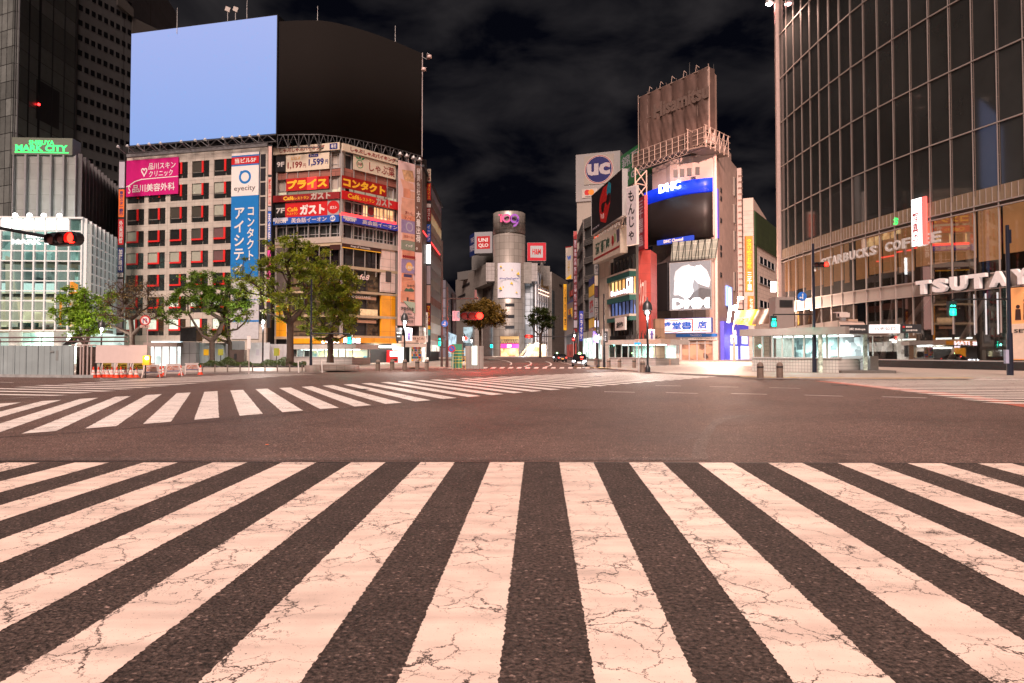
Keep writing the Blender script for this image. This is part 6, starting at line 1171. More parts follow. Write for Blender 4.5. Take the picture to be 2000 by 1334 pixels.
MUL = mat('pinkish_aluminium', (.46, .41, .385), .4, .3, var=.05)
QG = mat('black_reflective_glass', (.040, .043, .042), .05, 0, var=.45, scale=.06, spec=.9)
ends = [(QP[-1].x + 20, QP[-1].y), (QP[0].x + 26, QP[0].y + 6)]
def off(p, f, n): return (p.x + f.n.x * n, p.y + f.n.y * n)
def ringpts(n): return [off(QP[i], QF[min(i, NB - 1)], n) for i in range(NB + 1)]
def rib(n0, n1, z0, z1):
    a, b = ringpts(n1), ringpts(n0); g = G()
    for i in range(NB): g.hprism([a[i], a[i + 1], b[i + 1], b[i]], z0, z1)
    return g
def solid(n, z0, z1): return G().hprism(ringpts(n) + [(p[0], p[1]) for p in ends], z0, z1)
tz = [15.9, 21.3, 27.5, 33.7, 39.9, 46.1, 53.0]
for a, b in zip(tz, tz[1:]): mk('glass_storey', solid(-.02, a, b), QG, t)
mk('roof', solid(.2, 53.0, 53.5), MUL, t)
for z in tz[1:]: mk('transom', rib(-.01, .08, z - .05, z + .05), MUL, t)
g = G(); g2x = G()
for i in range(NB + 1):
    f = QF[min(i, NB - 1)]; u = 0 if i < NB else f.L
    g.box(f, u - .035, u + .035, 0, .06, 15.4, 53); g2x.box(f, u + .17, u + .215, .0, .05, 15.4, 53)
    for k in range(30): g2x.box(f, u + .045, u + .2, .01, .03, 16 + k * 1.24, 16.06 + k * 1.24)
mk('mullion', g, MUL, t); mk('mullion_rail', g2x, mat('dull_mullion', (.22, .18, .16), .4, .4), t)
g = G(); f = QF[0]; g.box(f, -.5, -.05, -.6, .5, .2, 53.3); mk('corner_fin', g, mat('bright_pink_fin', (.62, .48, .44), .4, .2), t)
# storey with tan blinds
mk('inner_core', solid(-3.2, PZ, 15.6), mat('dark_interior', (.020, .017, .016), .7, var=.4, scale=.3), t)
for z0, z1 in ((7.5, 8.1), (14.3, 15.2)): mk('floor_slab', solid(-.6, z0, z1), mat('grey_brown_slab', (.10, .085, .075), .6), t)
TAN = mat('tan_roller_blind', (.48, .24, .10), .75, var=.12, scale=.8, emit=.17)  # room light through the blinds put into their colour as emission
for i in range(NB):
    f = QF[i]; lo = random.choice([9.7, 9.9, 10.0, 9.6]); a, b = .12, f.L - .12
    if i in (7,): b = f.L * .45
    mk('blind', G().box(f, a, b, -.30, -.26, lo, 14.1), TAN, t)
CG = glassmat('thin_front_glass', (.88, .86, .84), .02, fres=.38)
mk('front_glass', rib(-.03, -.01, 8.5, 14.2), CG, t); mk('front_glass', rib(-.035, -.015, .9, 7.0), CG, t)
WB = mat('pale_band_panels', (.40, .35, .32), .45, var=.05)
mk('white_band', rib(-.3, .0, 7.15, 8.45), WB, t); LV = mat('olive_louvre', (.26, .20, .135), .5, var=.12, scale=2)
mk('louvre_band', rib(-.3, .02, 14.6, 15.9), LV, t)
g = G()
for i in range(NB):
    f = QF[i]
    for k in range(1, 4): g.box(f, f.L * k / 4 - .02, f.L * k / 4 + .02, .02, .06, 14.6, 15.85)
mk('louvre_fins', g, MUL, t, kind='stuff')
for z in (7.12, 8.45, 14.12, 14.52): mk('band_trim', rib(0, .12, z - .05, z + .05), MUL, t)
g = G()
for i in range(NB + 1): f = QF[min(i, NB - 1)]; u = 0 if i < NB else f.L; g.box(f, u - .05, u + .05, 0, .08, 3.3 if i > 8 else .9, 15.4)
mk('lower_mullion', g, MUL, t)
g = G()
for i in range(NB): g.box(QF[i], 0, QF[i].L, -.2, .08, .84, .93)
mk('sill_line', g, LGREY, t); mk('plinth', rib(-.25, .05, PZ, .84), mat('black_plinth', (.012, .011, .012), .25, var=.2), t)
g = G()
def brace(i, z0, j, z1, r=.28):
    a = QF[i].P(0, -1.6, z0); b = QF[j].P(0, -1.6, z1); g.tube(a, b, r, n=6)
brace(6, 7.2, 9, .4); brace(9, .4, 10, 7.2); brace(12, 7.0, 10, 3); brace(13, .5, 15, 7)
mk('brace', g, mat('dull_white_brace', (.26, .23, .22), .5), t)
for i in range(0, 8): mk('brown_panel', G().box(QF[i], .1, QF[i].L - .1, -.5, -.4, 3.2, 6.9), mat('brown_inner_panel', (.17, .085, .04), .7, var=.15), t)
g = G()
for i in (9, 10, 12, 13): g.box(QF[i], .3, QF[i].L - .3, -2.4, -2.2, 2.9, 3.05)
mk('ceiling_light', g, mat('white_ceiling_light', (.9, 1, .95), .5, emit=1.1), t)
def qpos(px):
    for i, f in enumerate(QF):
        a, b = QP[i], QP[i + 1]; pa_, pb_ = 1000 + a.x / a.y * F_PX, 1000 + b.x / b.y * F_PX
        if pa_ <= px <= pb_: return i, f.uv(px, 600)[0]
    return NB - 1, 0
def qletters(name, label, word, px0, px1, z0, z1, n0, m, depth, bold=.03, gapm=None):
    tt = thing(name, label, 'sign', QF[qpos((px0 + px1) / 2)[0]].P(0, n0, z0)); ws = {'I': .4, ' ': .9}
    n = len(word); xs = [];
    A_, Bq = qpos(px0), qpos(px1); s0 = A_[0] * 2.32 + A_[1]; s1 = Bq[0] * 2.32 + Bq[1]; L = (s1 - s0) / n
    for k, c in enumerate(word):
        if c == ' ': continue
        s = s0 + L * (k + .5); i = min(NB - 1, int(s / 2.32)); u = s - i * 2.32; w = L * .42
        ch = mk('letter', add_text(G(), QF[i], c, u - w, u + w, z0, z1, n0, bold, depth), m, tt)
        if bold > .05: mk('dark_rim', add_text(G(), QF[i], c, u - w - .09, u + w + .09, z0 - .07, z1 + .07, n0 - .1, bold + .05, .09), BLACK, tt)
SBL = mat('letter_white_grey', (.55, .52, .50), .4, emit=.06)
qletters('cafe_sign', 'white capital letters of a coffee shop behind the glass along the tan blinds', 'STARBUCKS COFFEE', 1606, 1842, 12.0, 13.0, .02, SBL, .12)
qletters('store_sign', 'large three dimensional white capitals on the pale band of the glass tower', 'TSUTAYA', 1796, 2075, 7.2, 8.5, .2, mat('letter_pale_pink', (.75, .68, .66), .4, emit=.1), .35, .06)
i, u = qpos(1790); i2, u2 = qpos(1822)
f = QF[i]; t = thing('lit_or_reflected_sign', 'reflection of a white vertical sign with a red edge, added as a glowing panel on the glass tower', 'sign', f.P(u, .3, 12.5), f.rz)  # a sign's reflection in the glass, put in as a glowing panel
zA, zB = Zat(480, 66), Zat(389, 66)
w = 1.75; mk('panel', G().box(f, u, u + w * .72, .2, .38, zA, zB), mat('reflected_white', (1, 1, 1), .5, emit=.95), t); mk('edge', G().box(f, u + w * .72, u + w, .2, .37, zA, zB), mat('reflected_red', (1, .12, .1), .5, emit=.5), t)
mk('lettering', add_text(G(), f, vert('写真の'), u + .1, u + w * .5, zA + .3, zB - 1.4, .4, .02, .02), mat('dark_red_letters', (.5, .03, .03), .5), t)
i, u = qpos(1752); mk('reflection_sign', add_text(G(), QF[i], 'お', u - .3, u + .4, Zat(440, 69), Zat(424, 69), .02, .03, .02), mat('green_neon', (.15, 1, .3)), label='reflection of a small green character low on the glass tower louvres, added as a glowing letter', cat='sign')  # mirrored character painted on as glowing lettering
# ground floor shop entrance at the right edge
i, u = qpos(1985); f = QF[i]
t = thing('shop_entrance', 'orange lit shop entrance with a poster at the right edge of the glass tower', 'entrance', f.P(u, 0, PZ), f.rz)
mk('poster', G().box(f, u - .4, f.L + 3.2, .05, .12, 1.0, 7.0), mat('orange_lit_wall', (.85, .36, .13), .5, emit=.18, var=.12, scale=.5), t); mk('lower_poster', G().box(f, u - .3, f.L + 3.2, .13, .16, 1.1, 4.0), mat('peach_poster', (.72, .52, .40), .5, emit=.12), t)
g = G(); add_text(g, f, 'SEVEN', u - .1, u + 2.2, 3.25, 3.55, .18, .02, .01); mk('lettering', g, BLACK, t)
g = G(); g.disc(f, u + .25, 5.4, .16, .13, .16); g.prism(f, [(u + .05, 5.2), (u + .45, 5.2), (u + .5, 4.3), (u, 4.3)], .13, .16); g.disc(f, u + .9, 5.9, .16, .13, .16); g.prism(f, [(u + .75, 5.7), (u + 1.05, 5.7), (u + 1.1, 4.3), (u + .7, 4.3)], .13, .16); mk('poster_figures', g, BRN, t)
i, u = qpos(1925); f = QF[i]; g = G()
for k in range(5): g.tube(QF[i].P(u - 1.5 + k * 1.1, -.5, 3.2), QF[i].P(u - 1.5 + k * 1.1, -.5, 6.8), .07, n=6)
mk('lit_rods', g, mat('glossy_white_rod', (.9, .9, .95), .3, emit=.4), QT)
# lamp at the top corner: the strong pink light over the crossing
lx, ly = QP[0].x - 1.3, QP[0].y + .2; lz = Zat(4, ly)
t = thing('roof_floodlight', 'glaring pink floodlight on the corner of the glass tower at the top of the picture', 'floodlight', (lx, ly, lz - .6))
g = G(); g.tube((lx + 1.2, ly, lz), (lx, ly, lz), .08, n=6); g.lathe((lx, ly, lz - .2), [(.05, .55), (.45, .4), (.55, 0), (.5, -.05)], 14); mk('head', g, LGREY, t)
g = G(); g.lathe((lx, ly, lz - .28), [(.01, -.22), (.3, -.15), (.45, .02)], 14); mk('bulb', g, mat('floodlight_bulb', (1, .45, .42), .5, emit=30), t)
def aim(o, tgt): o.rotation_euler = (Vector(tgt) - o.location).to_track_quat('-Z', 'Y').to_euler()
l = lamp('SPOT', (lx - .3, ly + .4, lz - .9), 80000, (1, .58, .47), .5); l.data.spot_size = R(75); aim(l, (34, 142, 22))
l = lamp('SPOT', (lx - .6, ly - .5, lz - .9), 16000, (1, .62, .5), .5); l.data.spot_size = R(80); aim(l, (28, 66, 0))
# ================================================================== underground entrance pavilions
def pavilion(label, fk, L, D, zb, zf0, zf1, posts, base_m, fas_m, lit, ov=.8, litpow=120, baseN='base'):
    t = thing('subway_entrance', label, 'station entrance', fk.P(L / 2, -D / 2, PZ), fk.rz)
    g = G(); w = .25
    g.box(fk, 0, L, -w, 0, PZ, zb); g.box(fk, 0, L, -D, -D + w, PZ, zb); g.box(fk, 0, w, -D + w, -w, PZ, zb); g.box(fk, L - w, L, -D + w, -w, PZ, zb); mk('base', g, base_m, t)
    mk('cap', G().box(fk, -.08, L + .08, -.35, .08, zb, zb + .1), LGREY, t)
    g = G(); g.box(fk, -ov, L + ov, -D - ov, ov * .6, zf0, zf1); mk('canopy', g, fas_m, t)
    g = G()
    for k in range(posts + 1):
        u = L * k / posts; g.box(fk, max(0, u - .06), min(L, u + .06), -.16, -.04, zb + .1, zf0); g.box(fk, max(0, u - .06), min(L, u + .06), -D + .04, -D + .16, zb, zf0)
    mk('post', g, mat('pale_post', (.6, .62, .6), .4, .3), t)
    mk('glass', G().box(fk, .07, L - .07, -.1, -.08, zb + .12, zf0 - .02), MC_GLASS, t)
    mk('ceiling_light', G().box(fk, .5, L - .5, -D * .6, -D * .4, zf0 - .1, zf0 - .02), mat('pavilion_light', (.95, 1, .98), .5, emit=3, sample=True), t)
    mk('inner_wall', G().box(fk, .3, L - .3, -D + .2, -D + .3, zb, zf0 - .1), lit, t)
    lamp('AREA', fk.P(L / 2, -D / 2, zf0 - .2), litpow, (.9, 1, .97), min(4, L * .4), (0, 0, 0))
    return t
TILEW = panelmat('small_white_tiles', (.55, .53, .50), .24, .24, .012, gcol=(.18, .17, .17), var=.04)
FASG = mat('pinkish_grey_fascia', (.33, .28, .26), .4, .3, var=.05)
fk = frp(1468.5, 55.6, 1637, 49.9)
fk1 = pavilion('subway entrance pavilion with lit glass walls and white tiled base in front of the tower', fk, fk.L, 5.5, 1.15, 2.95, 3.5, 8, TILEW, FASG, roommat('pavilion_mural', (.04, .05, .06), (.62, .75, .78), .14, 1.6, 1.3), litpow=160)
g = G(); g.prism(fk, [(2.6, 3.5), (fk.L, 3.5), (fk.L - .3, 4.0), (2.9, 3.6)], -4.5, -.6); mk('glass_roof', g, panelmat('pink_lit_roof_glass', (.55, .42, .36), 1.1, 3, .04), fk1)
u0 = fk.L; fk2 = Fr(fk.P(fk.L + .1, .1, 0).xy, (XY(1764, 48.6)))
for a_, b_, its, m_, lab in ((.1, 1.9, [('t', '渋谷駅 Shibuya', .1, .35, .9, .7, WHITE)], DGREY, 'dark station name panel on the pavilion canopy'), (2.0, 3.95, [('t', 'ハチ公口', .15, .3, .85, .7, GREY)], mat('lit_notice', (.8, .8, .82), .5, emit=.25), 'pale lit panel in the middle of the pavilion canopy front'), (4.0, 5.3, [('r', .1, .2, .2, .4, RED), ('t', '銀座線', .25, .2, .55, .4, WHITE), ('r', .1, .6, .2, .8, TEAL), ('t', '田園都市線', .25, .6, .8, .8, WHITE)], DGREY, 'dark line guide panel at the right end of the pavilion canopy')):
    sign('station_sign', lab, 'sign', fk2, (a_, b_, 3.0, 3.62), m_, its, depth=.25, n0=0, rectpx=False)
mk('canopy', G().box(fk2, 0, 5.3, -4, -.01, 3.1, 3.5), FASG, fk1)
for px in (1606, 1694):
    p = XY(px, 50.5); mk('pillar', G().tube((p.x, p.y + .3, PZ), (p.x, p.y + .3, 3.0), .16, n=12), mat('poster_pillar', (.5, .6, .5), .5, emit=.05, var=.8, scale=4), fk1)
p2 = Fr(fk.P(fk.L + .1, .0, 0).xy, XY(1746, 49.6))
mk('step', G().box(p2, 0, p2.L, -4, .3, PZ, .32), mat('dark_step', (.12, .11, .10), .6), fk1)
mk('stair_wall', G().box(p2, .3, 3.2, -2.4, -2.2, .32, 1.35), mat('bright_white_tiles', (.80, .80, .80), .4, emit=.12), fk1); mk('end_post', G().box(p2, 2.9, 3.5, -2.3, -1.6, .32, 1.35), STEEL, fk1)
g = G(); g.path([p2.P(1.3, -2.0, .45), p2.P(2.4, -2.0, 1.15), p2.P(3.1, -2.0, 1.15)], .035); g.path([p2.P(1.6, -2.0, .42), p2.P(2.5, -2.0, .95)], .03); mk('handrail', g, STEEL, fk1)
# big roof camera and small boxes
p = XY(1647, 52); z = 3.55; t = thing('roof_camera', 'large white box camera on a pedestal on the pavilion roof', 'camera', (p.x, p.y, z))
g = G(); g.lathe((p.x, p.y, z), [(.32, 0), (.12, .35), (.12, .5)], 10); g.cbox((p.x, p.y, z + .42), .3, .35, .3); mk('pedestal', g, GREY, t)
g = G(); g.cbox((p.x + .02, p.y, z + .75), .85, .4, .34, R(8)); g.cbox((p.x - .2, p.y, z + 1.09), .95, .46, .05, R(8)); mk('housing', g, mat('off_white_case', (.6, .52, .48), .4), t); mk('lens_window', G().cbox((p.x - .36, p.y - .22, z + .79), .28, .06, .24, R(8)), BLACK, t)
mk('equipment_box', G().cbox((XY(1663, 52.5).x, 52.5, 3.55), .75, .6, .62), mat('tan_box', (.42, .3, .22), .5), label='tan equipment box beside the roof camera', cat='box')
p = XY(1527, 58); t = thing('ventilation_tower', 'grey louvred ventilation box behind the left end of the pavilion', 'vent', (p.x, p.y, PZ)); mk('body', G().cbox((p.x, p.y, PZ), 1.55, 1.5, Zat(584, 58)), FASG, t); g = G()
for k in range(9): g.cbox((p.x + .1, p.y - .78, Zat(600, 57.3) + k * .07), 1.1, .05, .035)
mk('louvre', g, DGREY, t)
# middle pavilion
f3 = frp(1188, 84, 1280, 79)
t = pavilion('smaller glass subway entrance with a white tiled base beside the black taxi', f3, f3.L, 5, .95, 2.6, 3.15, 7, panelmat('ribbed_white_tiles', (.5, .48, .46), 1.2, .2, .02), mat('white_grey_fascia', (.5, .47, .44), .4), roommat('mint_mural', (.12, .2, .17), (.75, .95, .88), .26, 1.0, 1.0), litpow=140)
p = XY(1287, 84); t = thing('brick_shaft', 'tan tiled lift shaft beside the smaller subway entrance', 'lift shaft', (p.x, p.y, PZ)); mk('shaft', G().cbox((p.x, p.y, PZ), 1.15, 1.4, Zat(625, 84)), panelmat('tan_tiles', (.30, .19, .12), .6, 1.1, .02), t)
mk('base', G().cbox((XY(1283, 82).x, 81.5, PZ), 2.9, 1.2, .75), panelmat('pinkish_small_tiles', (.48, .34, .28), .25, .25, .02), t); mk('canopy', G().box(f3, f3.L - 2.2, f3.L + 1.4, -1, 1.0, 2.62, 3.2), mat('peach_fascia', (.52, .40, .33), .4), t)
g = G()
for k in range(26):
    q = random.random(); p = f3.P(f3.L * .12 + q * f3.L * .7, -1.5 - random.random() * 2, 3.15); z2_ = 3.3 + .7 * math.sin(q * 3.1); g.tube(p, (p.x + random.uniform(-.5, .9), p.y, z2_ + random.random() * .4), .10, .03, n=4)
mk('roof_cover', g, mat('black_tarp', (.02, .017, .016), .7), label='dark bundled sheeting lying on the smaller entrance roof', cat='sheeting')
# left pavilion
f4 = frp(566, 88, 688, 84.5)
pavilion('low glass station entrance with lit murals behind the two big left trees', f4, f4.L, 4, 1.0, 2.05, 2.65, 9, panelmat('ribbed_white_tiles', (.5, .48, .46)), mat('white_grey_fascia', (.5, .47, .44)), roommat('mural_warm', (.1, .3, .35), (1, .75, .35), .3, 1.3, 1.0), litpow=140)
# ================================================================== street furniture
IRON = mat('painted_iron_dark', (.018, .02, .024), .4, .3, var=.1); BULB = mat('lamp_bulb_glow', (1, .98, .92), .5, emit=14); FROST = glassmat('lamp_globe_glass', (1, 1, 1), .15)
def bell_lamp(px, by, ty, label, group=None, banner=None, power=220, z0=PZ, lit=True):
    p = Gp(px, by, z0); Y = p.y; top = Zat(ty, Y); s = (top - z0) / 6.0
    t = thing('street_lamp', label, 'street lamp', p, 0, group)
    g = G(); g.lathe(p, [(.22 * s, 0), (.22 * s, .35 * s), (.12 * s, .5 * s), (.09 * s, .6 * s), (.08 * s, (top - z0) - 1.75 * s), (.13 * s, (top - z0) - 1.7 * s), (.06 * s, (top - z0) - 1.55 * s)], 12); mk('pole', g, IRON, t)
    g = G(); b = (p.x, p.y, top - 1.05 * s); g.lathe(b, [(.42 * s, 0), (.40 * s, .08 * s), (.36 * s, .4 * s), (.24 * s, .62 * s), (.06 * s, .78 * s), (.05 * s, 1.0 * s), (.01, 1.05 * s)], 16); mk('hood', g, mat('grey_hood', (.07, .075, .08), .35, .5), t)
    g = G(); g.lathe(b, [(.12 * s, -.5 * s), (.26 * s, -.35 * s), (.31 * s, -.1 * s), (.30 * s, 0)], 14); mk('globe', g, FROST, t)
    g = G(); g.lathe((p.x, p.y, top - 1.3 * s), [(.01, -.12 * s), (.11 * s, -.05 * s), (.13 * s, .1 * s), (.05 * s, .2 * s)], 10); mk('bulb', g, BULB, t)
    if lit: lamp('POINT', (p.x, p.y - .35 * s, top - 1.7 * s), power, (1, .9, .8), .12)
    if banner:
        f = Fr((p.x, p.y - .1), (p.x + 1, p.y - .1))
        for (x0, y0, x1, y1, m_, it) in banner:
            u0, u1, z0_, z1_ = f.rect(x0, y0, x1, y1)
            sign('pole_banner', it[0], 'banner', f, (u0, u1, z0_, z1_), m_, it[1], depth=.04, n0=0, rectpx=False)
    return t
fig = lambda m_: [('c', .5, .22, .10, m_), ('p', [(.35, .32), (.65, .32), (.8, .5), (.62, .55), (.66, .9), (.34, .9), (.38, .55), (.2, .5)], m_)]
VD = mat('violet_dark_print', (.05, .03, .14), .5)
bell_lamp(1265, 727, 580, 'black street lamp with grey hood and glowing globe at the right kerb', banner=[(1266.5, 643, 1279, 663.5, mat('banner_face', (.42, .34, .34), .5), ('banner with a violet printed figure hanging from the right kerb lamp', fig(VD)))], power=420)
bell_lamp(1168, 718, 638, 'smaller glowing street lamp in front of the green band building', banner=[(1158, 647, 1169, 669, mat('violet_screen_print', (.08, .05, .22), .5, emit=.25, var=.8, scale=2), ('violet and blue printed banner on the lamp by the taxi', [])), (1178, 647, 1187, 669, BLACK, ('black banner with teal marks on the lamp by the taxi', [('t', vert('ハチ公'), .3, .15, .7, .85, LAV, .01)]))], power=260)
bell_lamp(790, 722, 606, 'glowing street lamp carrying a dark board and a figure banner left of the side street', banner=[(773.5, 640.5, 785, 666, BLACK, ('black notice board with small white lines hung on the corner lamp', [('t', '渋谷センター街', .15, .3, .85, .45, WHITE), ('t', '商店街', .2, .6, .7, .7, WHITE)])), (792.5, 641, 805, 666, LAV, ('pale banner with a violet figure hung on the corner lamp', fig(VD)))], power=420)
bell_lamp(513, 716, 606, 'glowing street lamp standing in the hedge between the maples', power=900)
bell_lamp(197, 724, 622, 'glowing street lamp behind the white hoarding', power=320)
bell_lamp(905, 706, 648, 'distant glowing lamp left of the round tower', power=300); bell_lamp(921, 704, 655, 'smaller distant glowing lamp beside the dark street block', power=200)
bell_lamp(1122, 703, 643, 'distant lamp beside the blue karaoke sign', power=150)
# arched double lamp on the right pavement
p = Gp(1434, 706, PZ); Y = p.y; t = thing('arched_lamp', 'tall curved white lamp arm with glaring heads over the right pavement', 'street lamp', p)
zt_ = Zat(583, Y); g = G(); g.tube(p, (p.x, p.y, PZ + 3.2), .22, .2, n=10); pts = [(p.x, p.y, PZ + 3.2)] + [(p.x - .5 + 1.5 * math.sin(q * 1.5) - .1, p.y, PZ + 3.2 + (zt_ - 3.3) * math.sin(q * 1.5)) for q in (.2, .4, .6, .8, 1)]
g.path(pts, .14, 8); mk('arm', g, mat('tan_pole', (.42, .32, .26), .5), t)
g = G(); a = Vector(pts[-1]); g.tube(a + Vector((-.1, 0, .05)), a + Vector((.75, 0, .1)), .28, .12, n=10); mk('head', g, mat('lamp_glow_peach', (1, .78, .62), .5, emit=14), t)
g = G(); g.tube((p.x - .95, p.y, Zat(630, Y)), (p.x - .5, p.y, Zat(598, Y)), .2, .3, n=10); g.tube((p.x + .1, p.y - .1, Zat(606, Y)), (p.x + .35, p.y - .1, Zat(596, Y)), .3, .26, n=10); mk('lower_head', g, mat('lamp_glow_white', (.95, 1, 1), .5, emit=7), t)
lamp('POINT', (p.x - .4, p.y - 1.2, zt_ - 1.2), 5500, (1, .68, .50), .4); lamp('POINT', (p.x - 8, p.y - 16, 8), 4800, (1, .66, .5), .5)  # second point light is added fill for the pavement, without a fixture
g = G(); q = Gp(1437, 706, PZ); g.box(Fr((p.x, p.y - .25), (p.x + 1, p.y - .25)), -.3, .3, 0, .05, Zat(660, Y), Zat(645, Y)); mk('pole_plate', g, LAV, t)
# banners slung by the side street
f = frp(1437, 100, 1483, 96)
def cloth(label, f, pts, m_, letters=None):
    t = thing('street_banner', label, 'banner', f.P(f.L / 2, 0, f.uv(*pts[0])[1] - 3), f.rz)
    P = [f.uv(x, y) for x, y in pts]; n = 12; vs = []
    for j in range(5):
        for i in range(n + 1):
            q = i / n; a = [P[0][k] + (P[1][k] - P[0][k]) * q for k in (0, 1)]; b = [P[3][k] + (P[2][k] - P[3][k]) * q for k in (0, 1)]; r = j / 4
            vs.append(f.P(a[0] + (b[0] - a[0]) * r, .16 * math.sin(q * 9 + r * 2), a[1] + (b[1] - a[1]) * r))
    g = G(); g.smooth = True; g.add(vs, [[j * (n + 1) + i, j * (n + 1) + i + 1, (j + 1) * (n + 1) + i + 1, (j + 1) * (n + 1) + i] for j in range(4) for i in range(n)]); mk('cloth', g, m_, t)
    if letters:
        u0, u1, z0, z1 = f.rect(*letters[1]); mk('lettering', add_text(G(), f, letters[0], u0, u1, z0, z1, .2, .02, .02), letters[2], t)
cloth('bright yellow cloth banner with black lettering slung over the side street', f, [(1438, 607), (1482, 604), (1474, 636), (1438, 633)], mat('yellow_cloth', (.80, .48, .02), .6, emit=.03, var=.2, scale=1), ('激安堂', (1444, 619, 1460, 627), BLACK))
cloth('dark grey cloth banner with an orange patch behind the yellow one', frp(1479, 94, 1507, 90), [(1480, 606), (1508, 601), (1500, 632), (1470, 634)], mat('grey_orange_cloth', (.20, .12, .09), .6, var=.6, scale=.8))
# poles and signals
POLEM = mat('blue_black_pole', (.022, .026, .045), .35, .3, var=.1)
def pole(label, px, by, ty, r, m=POLEM, z0=PZ, cat='pole', name='signal_pole', group=None):
    p = Gp(px, by, z0); t = thing(name, label, cat, p, 0, group); H = Zat(ty, p.y); g = G(); g.tube(p, (p.x, p.y, 2.9), r, r * .9, n=14); g.tube((p.x, p.y, 2.9), (p.x, p.y, H), r * .68, r * .55, n=12); mk('shaft', g, m, t); return t, p, H
def cyl3(g, c, r, d, n=16): g.tube(c, (c[0], c[1] - d, c[2]), r, r, n=n)
def signal3(t_, c, fy, lit, s=.15, hood=True, m=IRON):
    """three round lamps side by side, facing the viewer"""
    name = 'traffic_signal'; g = G(); w = s * 7.2
    f = Fr((c.x, c.y), (c.x + math.cos(fy), c.y + math.sin(fy)))
    t = thing(name, t_, 'traffic light', (c.x, c.y, c.z - s * 1.3), fy)
    pl = []
    for k in range(9): a = math.pi / 2 + math.pi * k / 8; pl.append((-w / 2 + s * 1.25 + s * 1.25 * math.cos(a), c.z + s * 1.25 * math.sin(a)))
    for k in range(9): a = -math.pi / 2 + math.pi * k / 8; pl.append((w / 2 - s * 1.25 + s * 1.25 * math.cos(a), c.z + s * 1.25 * math.sin(a)))
    g.prism(f, pl, -.12, .12); mk('housing', g, m, t)
    for k in range(3):
        u = (k - 1) * s * 2.35; on = (k == lit); q = f.P(u, .12, c.z)
        g = G(); g.disc(f, u, c.z, s, .12, .15, 20); mk('lens', g, (mat('signal_red_lit', (1, .006, .003), .4, emit=11, sample=True) if on else mat('dark_lens', (.05, .02, .018), .25)), t)
        g = G(); n = 12
        for i in range(n):
            a0, a1 = -.25 * math.pi + 1.5 * math.pi * i / n, -.25 * math.pi + 1.5 * math.pi * (i + 1) / n; r = s * 1.1
            g.quad(f.P(u + r * math.cos(a0), .12, c.z + r * math.sin(a0)), f.P(u + r * math.cos(a1), .12, c.z + r * math.sin(a1)), f.P(u + r * math.cos(a1), .12 + s * .8, c.z + r * math.sin(a1) - .02), f.P(u + r * math.cos(a0), .12 + s * .8, c.z + r * math.sin(a0) - .02))
        mk('visor', g, m, t)
    return t, f
def pedsig(label, px, py, Y, arm_to=None, s=.2):
    c = At(px, py, Y); t = thing('pedestrian_signal', label, 'traffic light', (c.x, c.y, c.z - s * 2.1)); f = Fr((c.x, c.y), (c.x + 1, c.y))
    g = G(); g.box(f, -s * 1.15, s * 1.15, -.15, .12, c.z - s * 2.2, c.z + s * 2.2); mk('housing', g, IRON, t)
    GL = mat('signal_green_lit', (.02, 1, .66), .4, emit=3, sample=True); mk('green_lens', G().box(f, -s * .85, s * .85, .12, .14, c.z - s * 1.95, c.z - s * .05), mat('green_lens_field', (.0, .40, .28), .4, emit=.9), t)
    g = G(); g.disc(f, 0, c.z - s * .42, s * .24, .14, .16, 12); g.prism(f, [(-s * .3, c.z - s * .7), (s * .3, c.z - s * .7), (s * .42, c.z - s * 1.3), (s * .2, c.z - s * 1.25), (s * .25, c.z - s * 1.85), (-s * .25, c.z - s * 1.85), (-s * .2, c.z - s * 1.25), (-s * .42, c.z - s * 1.3)], .14, .16); mk('walking_figure', g, GL, t)
    g = G()
    for dx in (-.4, .4): g.disc(f, dx * s, c.z + s * .8, s * .24, .12, .16, 10)
    mk('countdown_dots', g, GL, t)
    lamp('POINT', (c.x, c.y - .6, c.z - .2), 22, (.1, 1, .7), .15)
    if arm_to: mk('arm', G().path([(c.x, c.y, c.z + s * 2.1), (c.x, c.y, c.z + s * 2.8), (arm_to.x, arm_to.y, c.z + s * 3.0)], .045, 8), IRON, t)
    return t
t, p, H = pole('dark blue signal pole standing at the right edge of the picture', 1973, 733, 440, .20)
mk('box', G().cbox((p.x - .3, p.y - .1, .9), .22, .2, .9), mat('pale_blue_box', (.35, .36, .5), .4), t); mk('top_box', G().cbox((p.x + .12, p.y, H - 1.2), .16, .2, .9), POLEM, t)
pedsig('green walking signal hanging from the pole at the right edge', 1859, 603, p.y - .6, p, .22)
t, p, H = pole('dark signal pole in front of the tiled subway pavilion', 1591, 727.5, 476, .165)
pedsig('green walking signal over the left end of the tiled subway pavilion', 1510.5, 628, p.y - .4, p, .19)
c = At(1603, 517, p.y - .5); signal3('red traffic signal facing left on the pole by the subway pavilion', c, R(-8), 2, .15)
mk('arm', G().tube((c.x - .5, c.y + .15, c.z), (p.x, p.y, c.z), .04), IRON, t)
for x, y in ((1592, 530), (1599, 527)): q = At(x, y, p.y - .4); mk('number_plate', G().cbox((q.x, q.y, q.z), .13, .03, .5), WHITE, t)
def roundsign(label, px, py, Y, r, base, its, post=None, name='road_sign'):
    c = At(px, py, Y); f = Fr((c.x, c.y), (c.x + 1, c.y)); t = thing(name, label, 'road sign', (c.x, c.y, c.z - r))
    mk('disc', G().disc(f, 0, c.z, r, 0, .03, 28), base, t)
    for k, (nm, fn, m_) in enumerate(its): g = G(); fn(g, f, c.z, .034 + .004 * k); mk(nm, g, m_, t)
    if post: mk('post', G().tube((c.x + post[0], c.y + .06, post[1]), (c.x + post[0], c.y + .06, c.z + r * .6), .035, n=8), mat('pinkish_post', (.5, .42, .40), .4), t)
    return t
